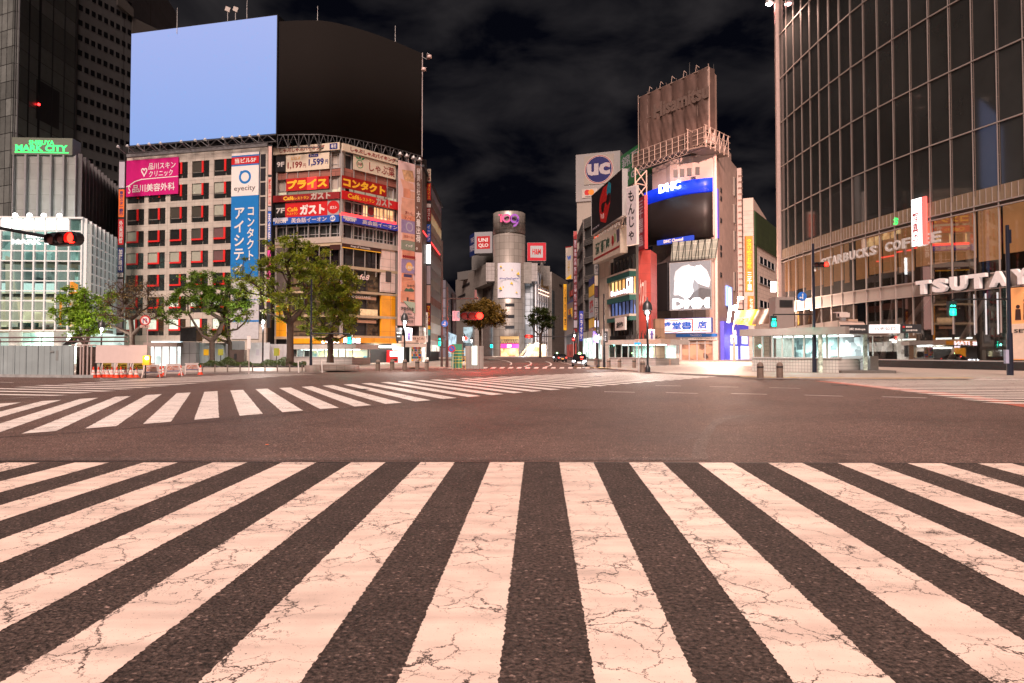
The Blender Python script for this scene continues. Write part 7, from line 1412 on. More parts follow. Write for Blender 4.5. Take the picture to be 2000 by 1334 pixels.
def arrow2(g, f, z, n, r=.3): 
    g.box(f, .02 * r, .2 * r, n - .02, n, z - .6 * r, z + .3 * r); g.prism(f, [(-.1 * r, z + .3 * r), (.32 * r, z + .3 * r), (.11 * r, z + .7 * r)], n - .02, n); g.box(f, -.35 * r, .02 * r, n - .02, n, z - .35 * r, z - .18 * r); g.prism(f, [(-.3 * r, z - .02 * r), (-.3 * r, z - .5 * r), (-.68 * r, z - .26 * r)], n - .02, n)
SB_ = mat('sign_blue', (.015, .14, .55), .4)
roundsign('blue round sign with two white arrows beside the dark pavilion pole', 1566.5, 579, p.y - .3, .34, SB_, [('arrow', lambda g, f, z, n: arrow2(g, f, z, n, .34), WHITE)])
mk('bracket', G().tube(At(1572, 580, p.y - .2), At(1590, 580, p.y), .03), IRON, t)
# left signal on a long arm from outside the frame
c = At(128, 467, 19.5); signal3('large red traffic signal on a long arm at the left edge', c, R(-14), 2, .150)
t = thing('signal_pole', 'thin dark arm reaching in from the left edge to the large signal', 'pole', (-17.5, 20.5, 0))
e1 = At(-60, 434, 20.6); g = G(); g.path([(-17.5, 20.5, 0), (-17.5, 20.5, e1.z), e1, At(40, 453, 20), At(97, 463, 19.6)], .05, 8); mk('arm', g, IRON, t)
lamp('POINT', At(148, 471, 18.6), 6, (1, .1, .05), .1)
# centre poles left of the street
BRP = mat('brown_black_pole', (.045, .032, .028), .5)
t, p, H = pole('brown pole pair at the mouth of the street on the left', 873, 717, 560, .16, BRP); mk('second_pole', G().tube((p.x - .75, p.y + 2, PZ), (p.x - .75, p.y + 2, Zat(470, p.y + 2)), .13, .09, n=10), BRP, t)
g = G(); a = At(873, 617, p.y); b = At(922, 617, p.y - 1); g.tube(a, b, .06); a = At(873, 583, p.y); b = At(936, 583, p.y - 1); g.tube(a, b, .07); mk('arm', g, BRP, t)
q = At(932, 575, p.y - 1); t2 = thing('street_camera', 'small camera standing on the high arm left of the round tower', 'camera', q); mk('body', G().cbox((q.x - .15, q.y, q.z - .3), .22, .25, .75), mat('dark_camera', (.12, .10, .10), .4), t2)
c = At(922, 617, p.y - 1.2); signal3('glaring red signal over the street in front of the olive tree', c, 0, 2, .33)
RC_ = mat('signal_red_lit', (1, .03, .02)); lamp('POINT', At(936, 625, p.y - 5), 650, (1, .03, .02), .15); lamp('POINT', At(936, 615, p.y + 2.5), 420, (1, .04, .02), .15)
for x in (887, 894.5):
    q = At(x, 616, p.y - .8); tt = thing('street_name_plate', ('left' if x < 890 else 'right') + ' one of two hanging white street name plates under the signal arm', 'sign', (q.x, q.y, q.z - 1)); f = Fr((q.x, q.y), (q.x + 1, q.y)); mk('plate', G().box(f, -.17, .17, 0, .03, q.z - .55, q.z + .45), LAV, tt); g = G(); add_text(g, f, vert('道玄坂下'), -.08, .08, q.z - .5, q.z + .4, .035); mk('lettering', g, NAVY, tt)
c = At(1033, 657, 105); t3, f3_ = signal3('red signal standing in front of the round tower staircase', c, 0, 1, .2)
lamp('POINT', At(1033, 657, 103.5), 260, (1, .03, .02), .15)
q = Gp(1052, 699.5, 0); mk('signal_pole', G().path([(q.x + 2.2, 106, 0), (q.x + 2.2, 106, c.z), (c.x, 105.6, c.z)], .07, 8), IRON, label='thin dark pole carrying the signal by the staircase', cat='pole')
c = At(910, 661, 140); g = G(); f = Fr((c.x, c.y), (c.x + 1, c.y)); g.disc(f, 0, c.z, .3, 0, .1); mk('traffic_signal', g, RC_, label='tiny distant red signal left of the tower entrance', cat='traffic light')
c = At(960, 676, 180); f = Fr((c.x, c.y), (c.x + 1, c.y)); mk('traffic_signal', G().box(f, -.28, .28, 0, .1, c.z - .4, c.z + .4), mat('cyan_signal', (0, .9, .8), .4, emit=4), label='tiny distant turquoise signal beside the tower entrance', cat='traffic light')
roundsign('blue round sign with white arrows on the brown poles', 868.5, 632, p.y - .4, .34, SB_, [('arrow', lambda g, f, z, n: arrow2(g, f, z, n, .34), WHITE)])
def slash(g, f, z, n, r=.3):
    g.prism(f, [(-.6 * r, z + .45 * r), (-.45 * r, z + .6 * r), (.6 * r, z - .45 * r), (.45 * r, z - .6 * r)], n - .02, n)
roundsign('red and blue no parking sign on a thin post beside the yellow barrier', 882.5, 681, 60, .33, RED, [('blue_field', lambda g, f, z, n: g.disc(f, 0, z, .24, n - .02, n), SB_), ('slash', lambda g, f, z, n: slash(g, f, z, n, .33), RED)], (0.1, PZ))
def uturn(g, f, z, n):
    g.box(f, -.16, -.10, n - .02, n, z - .2, z + .12); g.box(f, -.16, .10, n - .02, n, z + .07, z + .13); g.box(f, .05, .11, n - .02, n, z - .05, z + .1); g.prism(f, [(.0, z - .05), (.17, z - .05), (.08, z - .18)], n - .02, n)
roundsign('red ringed no U-turn sign on a post behind the hoarding', 284, 626, 45, .34, RED, [('white_field', lambda g, f, z, n: g.disc(f, 0, z, .26, n - .02, n), WHITE), ('arrow', uturn, NAVY), ('slash', lambda g, f, z, n: slash(g, f, z, n, .3), RED)], (.12, .1))
sign('supplementary_plate', 'pale plate with small characters under the no U-turn sign', 'sign', frp(270, 45, 300, 45), (274.5, 635, 292, 640), PINKP, [('t', 'ここまで', .15, .2, .85, .8, BLACK)], depth=.03, n0=0)
c = At(1120, 641, 110) # red no-entry far right
roundsign('distant red no entry sign beyond the taxis', 1120, 663, 110, .3, RED, [('bar', lambda g, f, z, n: g.box(f, -.2, .2, n - .02, n, z - .05, z + .05), WHITE)], (.0, PZ))
# pole on the right of the street, thin centre-left pole with walking signal
t, p, H = pole('slim dark pole at the right mouth of the street', 1180, 717.5, 574, .14, IRON); mk('second_pole', G().tube((p.x - .55, p.y + 1.5, PZ), (p.x - .55, p.y + 1.5, Zat(620, p.y + 1.5)), .12, n=10), IRON, t)
t, p, H = pole('slim blue black pole between the two big left trees', 607, 726, 545, .11)
pedsig('green walking signal hanging in front of the yellow shop', 683, 663, p.y, p, .16)
pedsig('small green walking signal at the newsstand corner', 861, 666, 82, None, .3)
mk('thin_post', G().tube(Gp(556.5, 731, 0), Gp(556.5, 731, 0) + Vector((0, 0, 2.3)), .04, n=8), mat('pinkish_post', (.5, .42, .4)), label='thin pale post at the kerb before the hedge', cat='post') if False else None
# bollards
BOL = mat('brown_stone_bollard', (.17, .125, .10), .7, var=.25, scale=5, bump=.3)
def bollard_mesh(label, group):
    t = thing('bollard', label, 'bollard', (0, 0, PZ), 0, group)
    mk('post', G().lathe((0, 0, PZ), [(.19, 0), (.185, .7), (.17, .82), (.10, .9), (.01, .92)], 14), BOL, t); mk('collar', G().lathe((0, 0, PZ), [(.195, .60), (.2, .64), (.195, .68)], 14), DGREY, t); return t
bl = None
for x, y, lab in [(1485, 738, 'left of two stone bollards before the tiled pavilion'), (1523, 737.6, 'right of two stone bollards before the tiled pavilion'), (1255, 727.5, 'stone bollard standing beside the right kerb lamp'), (1238.5, 718.5, 'stone bollard between the kerb lamp and the taxi, nearest the lamp'), (1210, 718, 'middle stone bollard before the smaller subway entrance'), (1189, 718, 'stone bollard at the left end of the smaller subway entrance'), (1168, 717, 'stone bollard beside the slim dark pole'), (1164, 714, 'stone bollard just behind the taxi kerb'), (738, 724, 'first stone bollard from the left before the yellow shop'), (766, 723.5, 'second stone bollard from the left before the vending machine'), (790.5, 723, 'stone bollard at the foot of the corner lamp'), (815, 722.5, 'stone bollard before the magazine rack'), (833.5, 722, 'last stone bollard on the right before the side street')]:
    q = Gp(x, y, PZ)
    if bl is None: bl = bollard_mesh(lab, 'stone bollards along the kerbs'); bl.location = q
    else: dup(bl, q, random.random(), lab, 'stone bollards along the kerbs')
# ---- hoarding, barriers, cones
HG = panelmat('grey_hoarding_sheets', (.30, .375, .39), .48, 3, .012, gcol=(.15, .17, .18), rough=.3, var=.05)
fh = frp(-330, 47.5, 145, 43.6); t = thing('hoarding', 'long grey corrugated hoarding at the left kerb', 'hoarding', fh.P(fh.L / 2, 0, 0), fh.rz)
g = G(); n = 44; ht = 2.08
for k in range(n):
    u0, u1 = fh.L * k / n, fh.L * (k + 1) / n; d = .03 if k % 2 else 0; g.box(fh, u0, u1 - .01, -.06 + d, d, .18, ht - (.02 if k % 3 else 0))
mk('sheet', g, HG, t); mk('foot_sheet', G().box(fh, 0, fh.L + 1.5, .05, .09, .01, .2), mat('dirty_white_foot', (.32, .34, .34), .6, var=.3), t)
g = G()
for zz in (2.62, 2.35): g.tube(fh.P(0, -.8, zz), fh.P(fh.L + 3.2, -.8, zz - .02), .045, n=8)
for k in range(7): u = fh.L * k / 6; g.tube(fh.P(u, -.8, 1), fh.P(u, -.8, 2.62), .03, n=6)
mk('rail', g, mat('brown_pipe', (.20, .13, .12), .4, .4), t)
g = G(); g.box(fh, fh.L - 1.35, fh.L - 1.15, .035, .04, 1.1, 1.75); g.box(fh, fh.L - 1.8, fh.L - 1.5, .035, .04, 1.62, 1.74); mk('stain', g, mat('dirty_stain', (.22, .25, .25), .6), t)
f5 = frp(187, 44.2, 287, 43.8); t = thing('hoarding', 'raised white hoarding panel behind the row of cones', 'hoarding', f5.P(f5.L / 2, 0, 0), f5.rz)
z0, z1 = f5.uv(237, 709)[1], f5.uv(237, 674)[1]; mk('sheet', G().box(f5, 0, f5.L, -.05, 0, z0, z1), mat('white_hoarding', (.62, .52, .50), .4, var=.05), t)
g = G(); f6 = frp(146, 43.6, 187, 44.1)
for px in (157, 162.5, 170.5, 178): u = f6.uv(px, 700)[0]; g.tube(f6.P(u, -.1, .0), f6.P(u, -.1, z1), .05, n=8)
g.tube(f6.P(-.2, -.1, z1), f6.P(f6.L, -.1, z1), .04); mk('posts', g, mat('pinkish_post', (.5, .42, .40)), t)
mk('dark_gap', G().box(f6, 0, f6.L, -.9, -.8, .1, z1 - .1), mat('dim_interior_sheet', (.10, .085, .075), .4, .4, var=.6, scale=2), t)
def cone_mesh(label):
    t = thing('traffic_cone', label, 'traffic cone', (0, 0, 0), 0, 'orange traffic cones'); CO = mat('cone_orange', (.78, .055, .012), .5, var=.08); RW = mat('cone_white_band', (.72, .66, .64), .3, var=.04)
    g = G(); g.cbox((0, 0, 0), .38, .38, .035); g.lathe((0, 0, .035), [(.165, 0), (.145, .05), (.125, .16)], 16); g.lathe((0, 0, 0), [(.098, .33), (.09, .365)], 16); g.lathe((0, 0, 0), [(.062, .50), (.035, .66), (.03, .70), (.001, .70)], 16); mk('body', g, CO, t)
    g = G(); g.lathe((0, 0, 0), [(.1265, .19), (.099, .33)], 16); mk('band', g, RW, t); g = G(); g.lathe((0, 0, 0), [(.0905, .365), (.0625, .50)], 16); mk('band', g, RW, t); return t
cx = [164.6, 173, 182.3, 192, 201.5, 209.7, 218.5, 227.9, 236, 245.4, 255.2, 266.3]
names = ['leftmost cone of the row, nearest the grey hoarding', 'second cone from the left in the row', 'third cone from the left in the row', 'fourth cone from the left in the row', 'fifth cone from the left in the row', 'sixth cone from the left in the row', 'sixth cone from the right in the row', 'fifth cone from the right in the row', 'fourth cone from the right in the row', 'third cone from the right in the row', 'second cone from the right in the row', 'rightmost cone of the row, beside the white barrier']
c0_ = None
for x, nm in zip(cx, names):
    q = Gp(x, 737.2 + random.uniform(-.6, .5), 0)
    if c0_ is None: c0_ = cone_mesh('orange and white ' + nm); c0_.location = q
    else: dup(c0_, q, random.uniform(0, 1.5), 'orange and white ' + nm)
for x, y, nm in ((313, 735.5, 'orange cone standing between the first and second white barriers'), (318.5, 733, 'orange cone half hidden behind the first cone by the second barrier'), (353, 732.5, 'orange cone between the second and third white barriers'), (391.5, 731.5, 'orange cone at the right end of the white barriers')): dup(c0_, Gp(x, y, 0), .3, nm)
def aframe(label, px0, px1, by, ty, board, its, legm):
    a, b = Gp(px0, by, 0), Gp(px1, by - .6, 0); f = Fr(a, b); H = f.uv((px0 + px1) / 2, ty)[1]
    t = thing('barrier', label, 'barrier', f.P(f.L / 2, 0, 0), f.rz, 'folding sign barriers'); g = G()
    for u in (0.05, f.L - .05): g.tube(f.P(u, .3, .0), f.P(u + (.14 if u < 1 else -.14), 0, H), .028, n=6); g.tube(f.P(u, -.4, .0), f.P(u + (.14 if u < 1 else -.14), 0, H), .028, n=6)
    g.tube(f.P(.1, 0, H), f.P(f.L - .1, 0, H), .03, n=6); g.tube(f.P(.1, .2, .22), f.P(f.L - .1, .2, .22), .02, n=6); mk('frame', g, legm, t)
    z1_, z0_ = H - .03, H - .48; mk('board', G().box(f, .18, f.L - .18, .06, .09, z0_, z1_), board, t)
    U = lambda x: .18 + (f.L - .36) * x; Zz = lambda y: z1_ - (z1_ - z0_) * y
    g = G()
    for i in range(20):
        a0, a1 = 2 * math.pi * i / 20, 2 * math.pi * (i + 1) / 20; g.prism(f, [(U(.2) + r * math.cos(a_), Zz(.5) + r * math.sin(a_)) for r, a_ in ((.10, a0), (.135, a0), (.135, a1), (.10, a1))], .085, .1)
    g.prism(f, [(U(.2) - .1, Zz(.5) + .07), (U(.2) - .07, Zz(.5) + .1), (U(.2) + .1, Zz(.5) - .07), (U(.2) + .07, Zz(.5) - .1)], .085, .1); mk('emblem', g, its, t)
    g = G(); add_text(g, f, '歩行者横断禁止', U(.42), U(.9), Zz(.42), Zz(.2), .095, .01, .01); add_text(g, f, 'ご協力ください', U(.38), U(.93), Zz(.8), Zz(.52), .095, 0, .01); mk('lettering', g, its, t)
    mk('blue_edge', G().box(f, U(0), U(1), .088, .095, z0_, z0_ + .05), NAVY, t)
WBD = mat('barrier_white', (.68, .60, .58), .45); ORL = mat('barrier_orange_print', (.6, .16, .06), .5); WL = mat('white_tube', (.7, .62, .6), .4)
aframe('white folding barrier with orange no crossing print, first beside the cones', 275, 314, 738, 713, WBD, ORL, WL); aframe('white folding barrier with orange no crossing print, in the middle of three', 320, 356, 735, 711.5, WBD, ORL, WL); aframe('white folding barrier with orange no crossing print, farthest right of three', 358, 391, 731.5, 710, WBD, ORL, WL)
YB = mat('olive_yellow_board', (.42, .32, .03), .5)
for a_, b_, l in ((194, 222, 'leftmost of the yellow barriers hidden behind the cones'), (223, 253, 'middle one of the yellow barriers hidden behind the cones'), (254, 284, 'rightmost of the yellow barriers hidden behind the cones')): aframe(l, a_, b_, 734.5, 708.5, YB, BRN, WL)
f7 = frp(278.5, 43, 292, 43); t = thing('warning_light', 'yellow box with a glowing amber lamp on the end of the white hoarding', 'warning light', f7.P(.2, 0, .8)); z0, z1 = f7.uv(285, 713)[1], f7.uv(285, 694.5)[1]
mk('box', G().box(f7, 0, f7.L, -.25, 0, z0, z1), mat('amber_box', (.75, .33, .02), .5, emit=.1), t); mk('lamp', G().disc(f7, f7.L * .66, z1 - .16, .11, 0, .06, 16), mat('amber_glow', (1, .55, .15), .4, emit=9), t); lamp('POINT', f7.P(f7.L * .6, .5, z1 - .1), 12, (1, .6, .3), .1)
mk('post', G().box(f7, .1, .16, -.15, -.1, 0, z0), IRON, t)
# white site panels and boxes behind the hedge
for x0, x1, y0, Y, m_, lab in ((375, 441, 670, 80, HG, 'tall grey site panel with a small printed figure behind the hedge'), (441, 478, 666, 82, mat('white_site_panel', (.5, .5, .53), .4, var=.08), 'white site panel between tree trunk and brown box'), (486, 527, 669, 80, pal('white_site_panel'), 'white site panel under the lamp in the hedge'), (527, 566, 672, 82, pal('white_site_panel'), 'white site panel nearest the left pavilion')):
    f = frp(x0, Y, x1, Y - .5); t = thing('site_hoarding', lab, 'hoarding', f.P(f.L / 2, 0, PZ), f.rz); H = f.uv((x0 + x1) / 2, y0)[1]
    g = G(); n = max(3, int(f.L / .9))
    for k in range(n): g.box(f, f.L * k / n, f.L * (k + 1) / n - .02, -.05, (k % 2) * .02, PZ, H)
    mk('sheet', g, m_, t); mk('notice', G().box(f, f.L * .35, f.L * .5, .03, .05, 1.3, 2.0), [PINKP, GREEN, LAV, YEL][int(x0) % 4], t)
f = frp(353, 79, 383, 79); t = thing('metal_shed', 'grey sheet metal box unit rising behind the barriers', 'shed', f.P(1, 0, PZ)); mk('body', G().box(f, 0, f.L, -1.5, 0, PZ, Zat(668, 79)), panelmat('grey_shed_panel', (.22, .23, .24), .9, 1.4, .03, rough=.35), t); mk('hood', G().box(f, -.05, f.L + .05, -1.5, .1, Zat(667, 79), Zat(639, 79)), mat('dark_steel_hood', (.06, .065, .07), .3, .6, var=.3), t)
f = frp(286, 78, 345, 78); t = thing('bus_shelter', 'lit glass shelter with a pale roof behind the white barriers', 'shelter', f.P(f.L / 2, 0, PZ)); mk('roof', G().box(f, -.2, f.L + .2, -2, .3, Zat(677, 78), Zat(669, 78)), FASG, t); mk('back_wall', G().box(f, .1, f.L - .1, -1.8, -1.7, PZ, Zat(677, 78)), roommat('shelter_light', (.25, .35, .35), (.95, 1, .98), .5, 1.3, .9), t)
g = G()
for k in range(5): u = f.L * k / 4; g.box(f, u - .05, u + .05, -.1, 0, PZ, Zat(677, 78))
mk('post', g, LGREY, t)
f = frp(449, 72, 477, 72); t = thing('utility_box', 'brown box with a dark hatch standing in the hedge', 'utility box', f.P(f.L / 2, 0, PZ)); mk('body', G().box(f, 0, f.L, -.7, 0, PZ, Zat(683, 72)), mat('brown_box', (.06, .042, .036), .6, var=.2), t); mk('hatch', G().box(f, f.L * .3, f.L * .48, 0, .03, .9, 1.5), BLACK, t)
for x, y0, y1, l in ((431, 682, 694, 'olive square plate on a post left of the brown box'), (540, 680, 695, 'yellow green square plate on a post left of the big tree trunk')):
    f = frp(x - 5, 73, x + 5, 73); t = thing('plate_sign', l, 'sign', f.P(f.L / 2, 0, PZ)); mk('plate', G().box(f, 0, f.L, 0, .04, Zat(y1, 73), Zat(y0, 73)), mat('olive_plate', (.28, .30, .03), .5), t); mk('post', G().tube(f.P(f.L / 2, -.03, PZ), f.P(f.L / 2, -.03, Zat(y0 + 2, 73)), .04), IRON, t)
# small works booth, green unit and yellow barriers at the street mouth
f = frp(909, 63, 932, 61.5); t = thing('works_booth', 'small white booth with a lit side beside the no parking sign', 'booth', f.P(.4, 0, PZ)); q = f
mk('body', G().box(f, 0, f.L, -.7, 0, PZ, Zat(676, 63)), panelmat('booth_slats', (.45, .40, .37), .14, 4, .03), t); mk('lit_side', G().box(f, f.L * .6, f.L, .01, .05, .5, Zat(676, 63)), mat('booth_light', (.8, .95, .85), .5, emit=.7), t)
f = frp(880, 66, 900, 66); t = thing('site_unit', 'green site cabin behind the yellow barriers', 'cabin', f.P(.5, 0, PZ)); mk('body', G().box(f, .1, f.L + .1, -1, 0, PZ, Zat(672, 66)), mat('site_green', (.03, .22, .12), .5), t); mk('door', G().box(f, .3, .7, 0, .03, PZ, 1.8), mat('site_green_dark', (.02, .12, .07), .5), t)
f = frp(884, 61, 909, 60); t = thing('pipe_barrier', 'yellow pipe barrier tangle beside the no parking sign', 'barrier', f.P(.5, 0, PZ)); g = G()
for k in range(5): u = f.L * k / 4; g.tube(f.P(u, 0, PZ), f.P(u, 0, 1.25), .014, n=6)
for zz in (.7, .95, 1.25): g.tube(f.P(0, 0, zz), f.P(f.L, 0, zz + random.uniform(-.1, .1)), .018, n=6)
for zz in (1.55, 1.8): g.tube(f.P(-.2, .1, zz), f.P(f.L, .1, zz), .018, n=6)
mk('pipes', g, YEL, t)
# fence of the planting bed
for row, (a, b, n) in enumerate((((395, 727.5), (590, 727), 9),)):
    P0, P1 = Gp(*a, PZ), Gp(*b, PZ); t = thing('low_fence', 'low post and chain fence around the hedge', 'fence', P0.lerp(P1, .5)); g = G(); g2_ = G()
    for k in range(n): q = P0.lerp(P1, k / (n - 1)); g.tube(q, (q.x, q.y, PZ + .6), .045, n=8)
    for k in range(n - 1):
        q, r = P0.lerp(P1, k / (n - 1)), P0.lerp(P1, (k + 1) / (n - 1)); m_ = q.lerp(r, .5); g2_.path([(q.x, q.y, PZ + .52), (m_.x, m_.y, PZ + .40), (r.x, r.y, PZ + .52)], .018, 5)
    mk('posts', g, mat('grey_brown_post', (.15, .12, .10), .6), t); mk('chain', g2_, IRON, t)
q = Gp(645, 724, PZ); t = thing('tree_planter', 'round low stone planter holding the dense right tree', 'planter', q); mk('wall', G().lathe((q.x, q.y + 1.6, PZ), [(2.0, 0), (2.0, .42), (1.85, .45), (1.7, .42), (.01, .40)], 28), panelmat('brown_stone_ring', (.16, .12, .10), .6, .3, .02), t)
q = Gp(603, 727, PZ); mk('plant_tub', G().lathe((q.x, q.y + .9, PZ), [(.55, 0), (.58, .5), (.45, .5), (.01, .45)], 18), mat('stone_tub', (.20, .16, .14), .7, var=.2), label='round stone tub at the end of the hedge', cat='planter')
for x, y, l in ((583.5, 728, 'thin white pole at the right end of the hedge fence'), (629.5, 728, 'thin white pole leaning before the round planter')):
    q = Gp(x, y, PZ); mk('marker_post', G().tube(q, (q.x - .05, q.y, PZ + .85), .045, n=8), WHITE, label=l, cat='post')
q = Gp(486, 731, .0); t = thing('post_sign', 'thin post with a narrow white sign board at the hedge kerb', 'sign', q); mk('post', G().tube(q, (q.x, q.y, 2.9), .035, n=8), mat('pinkish_post', (.5, .42, .4)), t); mk('plate', G().cbox((q.x, q.y - .05, 1.9), .26, .03, .95), WHITE, t)
q = Gp(1240, 727, PZ); t = thing('post_sign', 'thin pale post with a small blue plate left of the right kerb lamp', 'sign', q); mk('post', G().tube((q.x + .3, q.y, PZ), (q.x + .3, q.y, 2.6), .04, n=8), LGREY, t); mk('plate', G().cbox((q.x + .2, q.y - .06, 2.2), .5, .03, .18), mat('cyan_blue_plate', (.02, .3, .6), .5, emit=.1), t)
# ================================================================== trees and hedge
BARK = mat('dark_brown_bark', (.055, .036, .026), .85, var=.35, scale=6, bump=.6)
def leafmat(key, c1, c2):
    m = mat(key, c1, .55, var=0); t = m.node_tree; b = t.nodes['Principled BSDF']; N = t.nodes.new; L = t.links.new
    tcn = N('ShaderNodeTexCoord'); nz = N('ShaderNodeTexNoise'); nz.inputs['Scale'].default_value = 1.1; nz.inputs['Detail'].default_value = 6; nz.inputs['Roughness'].default_value = .75; L(tcn.outputs['Object'], nz.inputs['Vector'])
    r = N('ShaderNodeValToRGB'); e = r.color_ramp.elements; e[0].position = .36; e[0].color = (*c1, 1); e[1].position = .64; e[1].color = (*c2, 1); L(nz.outputs['Fac'], r.inputs[0]); L(r.outputs[0], b.inputs['Base Color'])
    tr = N('ShaderNodeBsdfTranslucent'); L(r.outputs[0], tr.inputs['Color']); mx = N('ShaderNodeMixShader'); mx.inputs[0].default_value = .38; o = t.nodes['Material Output']
    L(b.outputs[0], mx.inputs[1]); L(tr.outputs[0], mx.inputs[2]); L(mx.outputs[0], o.inputs['Surface']); return m
LG = leafmat('green_leaves', (.06, .125, .012), (.20, .33, .03)); LO = leafmat('olive_leaves', (.085, .13, .010), (.36, .42, .035)); LR = leafmat('reddish_buds', (.12, .06, .03), (.24, .18, .06)); LB = leafmat('bright_green_leaves', (.11, .22, .015), (.32, .50, .04)); LD = leafmat('dark_green_leaves', (.018, .035, .008), (.07, .10, .02))
def tree(name, label, base, Y, crown, trunk_r, fork, lm, nclump, per, leaf, seed, spread=.55, hollow=.3, group=None, lean=0, boxes=None, subs=2):
    """crown in photo pixels (x0, y0, x1, y1) at depth Y; limbs reach towards the leaf clumps they carry"""
    rnd = random.Random(seed); b = Vector(base); t = thing(name, label, 'tree', b, 0, group)
    boxes = boxes or [crown]; cl = []
    tot = sum((q[2] - q[0]) * (q[3] - q[1]) for q in boxes)
    for q in boxes:
        c0, c1 = At(q[0], q[3], Y), At(q[2], q[1], Y); cen = (c0 + c1) / 2; rx, rz = (c1.x - c0.x) / 2, (c1.z - c0.z) / 2; ry = min(rx, rz * 1.3)
        k = max(2, int(nclump * (q[2] - q[0]) * (q[3] - q[1]) / tot)); made = 0
        while made < k:
            v = Vector((rnd.uniform(-1, 1), rnd.uniform(-1, 1), rnd.uniform(-1, 1))); L = v.length
            if L > 1 or L < hollow and rnd.random() < .8: continue
            if v.z < -.55 and rnd.random() < .5: continue
            cl.append(Vector((cen.x + v.x * rx, b.y + v.y * ry, cen.z + v.z * rz))); made += 1
    fk = Vector((b.x + lean, b.y, b.z + fork)); nodes = [b, b.lerp(fk, .35) + Vector((.03, .02, 0)), b.lerp(fk, .7), fk]; par = [-1, 0, 1, 2]
    for c in sorted(cl, key=lambda c: (c - fk).length):
        best, bd = 3, 1e9
        for i in range(3, len(nodes)):
            n = nodes[i]; d = (c - n).length + .35 * (n - fk).length + (2.0 * max(0, n.z - c.z))
            if d < bd: bd, best = d, i
        a = nodes[best]; prev = best; L = (c - a).length; k = max(1, int(L / 1.1))
        for j in range(1, k + 1):
            q = j / k; p = a.lerp(c, q) + Vector((rnd.uniform(-.12, .12), rnd.uniform(-.12, .12), -.14 * L * math.sin(math.pi * q) + .0)) * (1 if j < k else .3); nodes.append(p); par.append(prev); prev = len(nodes) - 1
    w = [0.0] * len(nodes)
    for i in range(len(nodes) - 1, -1, -1):
        w[i] = max(w[i], 1.0)
        if par[i] >= 0: w[par[i]] += w[i] if True else 0
    mx = w[0]; rad = [max(.016, trunk_r * (x / mx) ** .55) for x in w]; rad[0] = trunk_r * 1.25
    g = G()
    for i in range(1, len(nodes)): g.tube(nodes[par[i]], nodes[i], rad[par[i]] if par[i] < 4 or rad[par[i]] < rad[i] * 1.6 else rad[i] * 1.3, rad[i], n=8 if rad[i] > .06 else 5, caps=False)
    for c in cl:
        for _ in range(subs):
            e = c + Vector((rnd.uniform(-1, 1), rnd.uniform(-1, 1), rnd.uniform(-.6, 1))) * spread * .9; g.tube(c, e, .014, .006, n=3, caps=False)
    mk('trunk', g, BARK, t)
    g = G(); V, Fc = [], []
    for c in cl:
        sp = spread * rnd.uniform(.6, 1.25); k = int(per * 1.7 * rnd.uniform(.5, 1.3))
        for _ in range(k):
            p = c + Vector((rnd.gauss(0, .45), rnd.gauss(0, .45), rnd.gauss(0, .33))) * sp; s = leaf * rnd.uniform(.6, 1.3)
            a = Vector((rnd.uniform(-1, 1), rnd.uniform(-1, 1), rnd.uniform(-.5, .5))).normalized(); bb = a.cross(Vector((rnd.uniform(-.6, .6), rnd.uniform(-.6, .6), 1))).normalized(); i0 = len(V)
            V += [tuple(p - a * s), tuple(p + bb * s * .55), tuple(p + a * s), tuple(p - bb * s * .55 + Vector((0, 0, -s * .3)))]; Fc.append([i0, i0 + 1, i0 + 2, i0 + 3])
    g.v, g.f = V, Fc; g.m = [0] * len(Fc); g.sm = [False] * len(Fc); mk('crown', g, lm, t); return t
def gb(px, by, Y=None): p = Gp(px, by, PZ) if Y is None else Vector((*XY(px, Y), PZ)); return p
b = gb(566, 0, 70); tree('street_tree', 'tallest tree with a thick bare trunk before the sign-covered corner building', b, 70, None, .36, 4.6, LO, 165, 64, .135, 11, .56, boxes=[(500, 455, 620, 560), (455, 500, 540, 600), (560, 470, 655, 590), (500, 560, 600, 625)])
b = Gp(645, 716, .5); tree('street_tree', 'dense rounded tree in the stone planter before the yellow shop', Vector((XY(645, 76).x, 76, .5)), 76, None, .34, 2.6, LO, 215, 74, .13, 12, .55, hollow=.1, boxes=[(595, 500, 690, 600), (580, 560, 700, 670), (640, 520, 705, 640)])
b = gb(414, 0, 76); tree('street_tree', 'broad green maple with low spreading limbs in the middle of the hedge', b, 76, None, .30, 2.8, LG, 130, 64, .14, 13, .56, boxes=[(340, 530, 450, 600), (300, 570, 370, 640), (370, 560, 500, 630), (400, 540, 480, 590)])
b = gb(449, 0, 79); tree('street_tree', 'smaller maple half hidden behind the broad green one', b, 79, None, .24, 2.6, LO, 60, 50, .12, 14, .6, boxes=[(425, 555, 500, 650), (395, 630, 470, 665)])
b = gb(258, 0, 58); tree('street_tree', 'almost bare maple with reddish buds behind the white hoarding', b, 58, None, .21, 3.0, LR, 120, 8, .10, 15, .7, subs=4, hollow=.2, boxes=[(190, 550, 270, 640), (240, 548, 325, 630), (215, 545, 300, 590)])
b = gb(166, 0, 60); tree('street_tree', 'bright green leafy maple lit by the glass mall front', b, 60, None, .18, 2.2, LB, 95, 50, .14, 16, .55, boxes=[(108, 560, 170, 640), (140, 555, 225, 655), (120, 620, 200, 660)])
b = gb(938, 0, 150); tree('street_tree', 'olive tree glowing red from the signal in front of it, left of the round tower', b, 150, None, .3, 4.2, leafmat('brown_olive_leaves', (.10, .07, .012), (.32, .21, .04)), 150, 60, .26, 17, 1.1, hollow=.1, boxes=[(895, 588, 990, 645), (915, 585, 970, 620)])
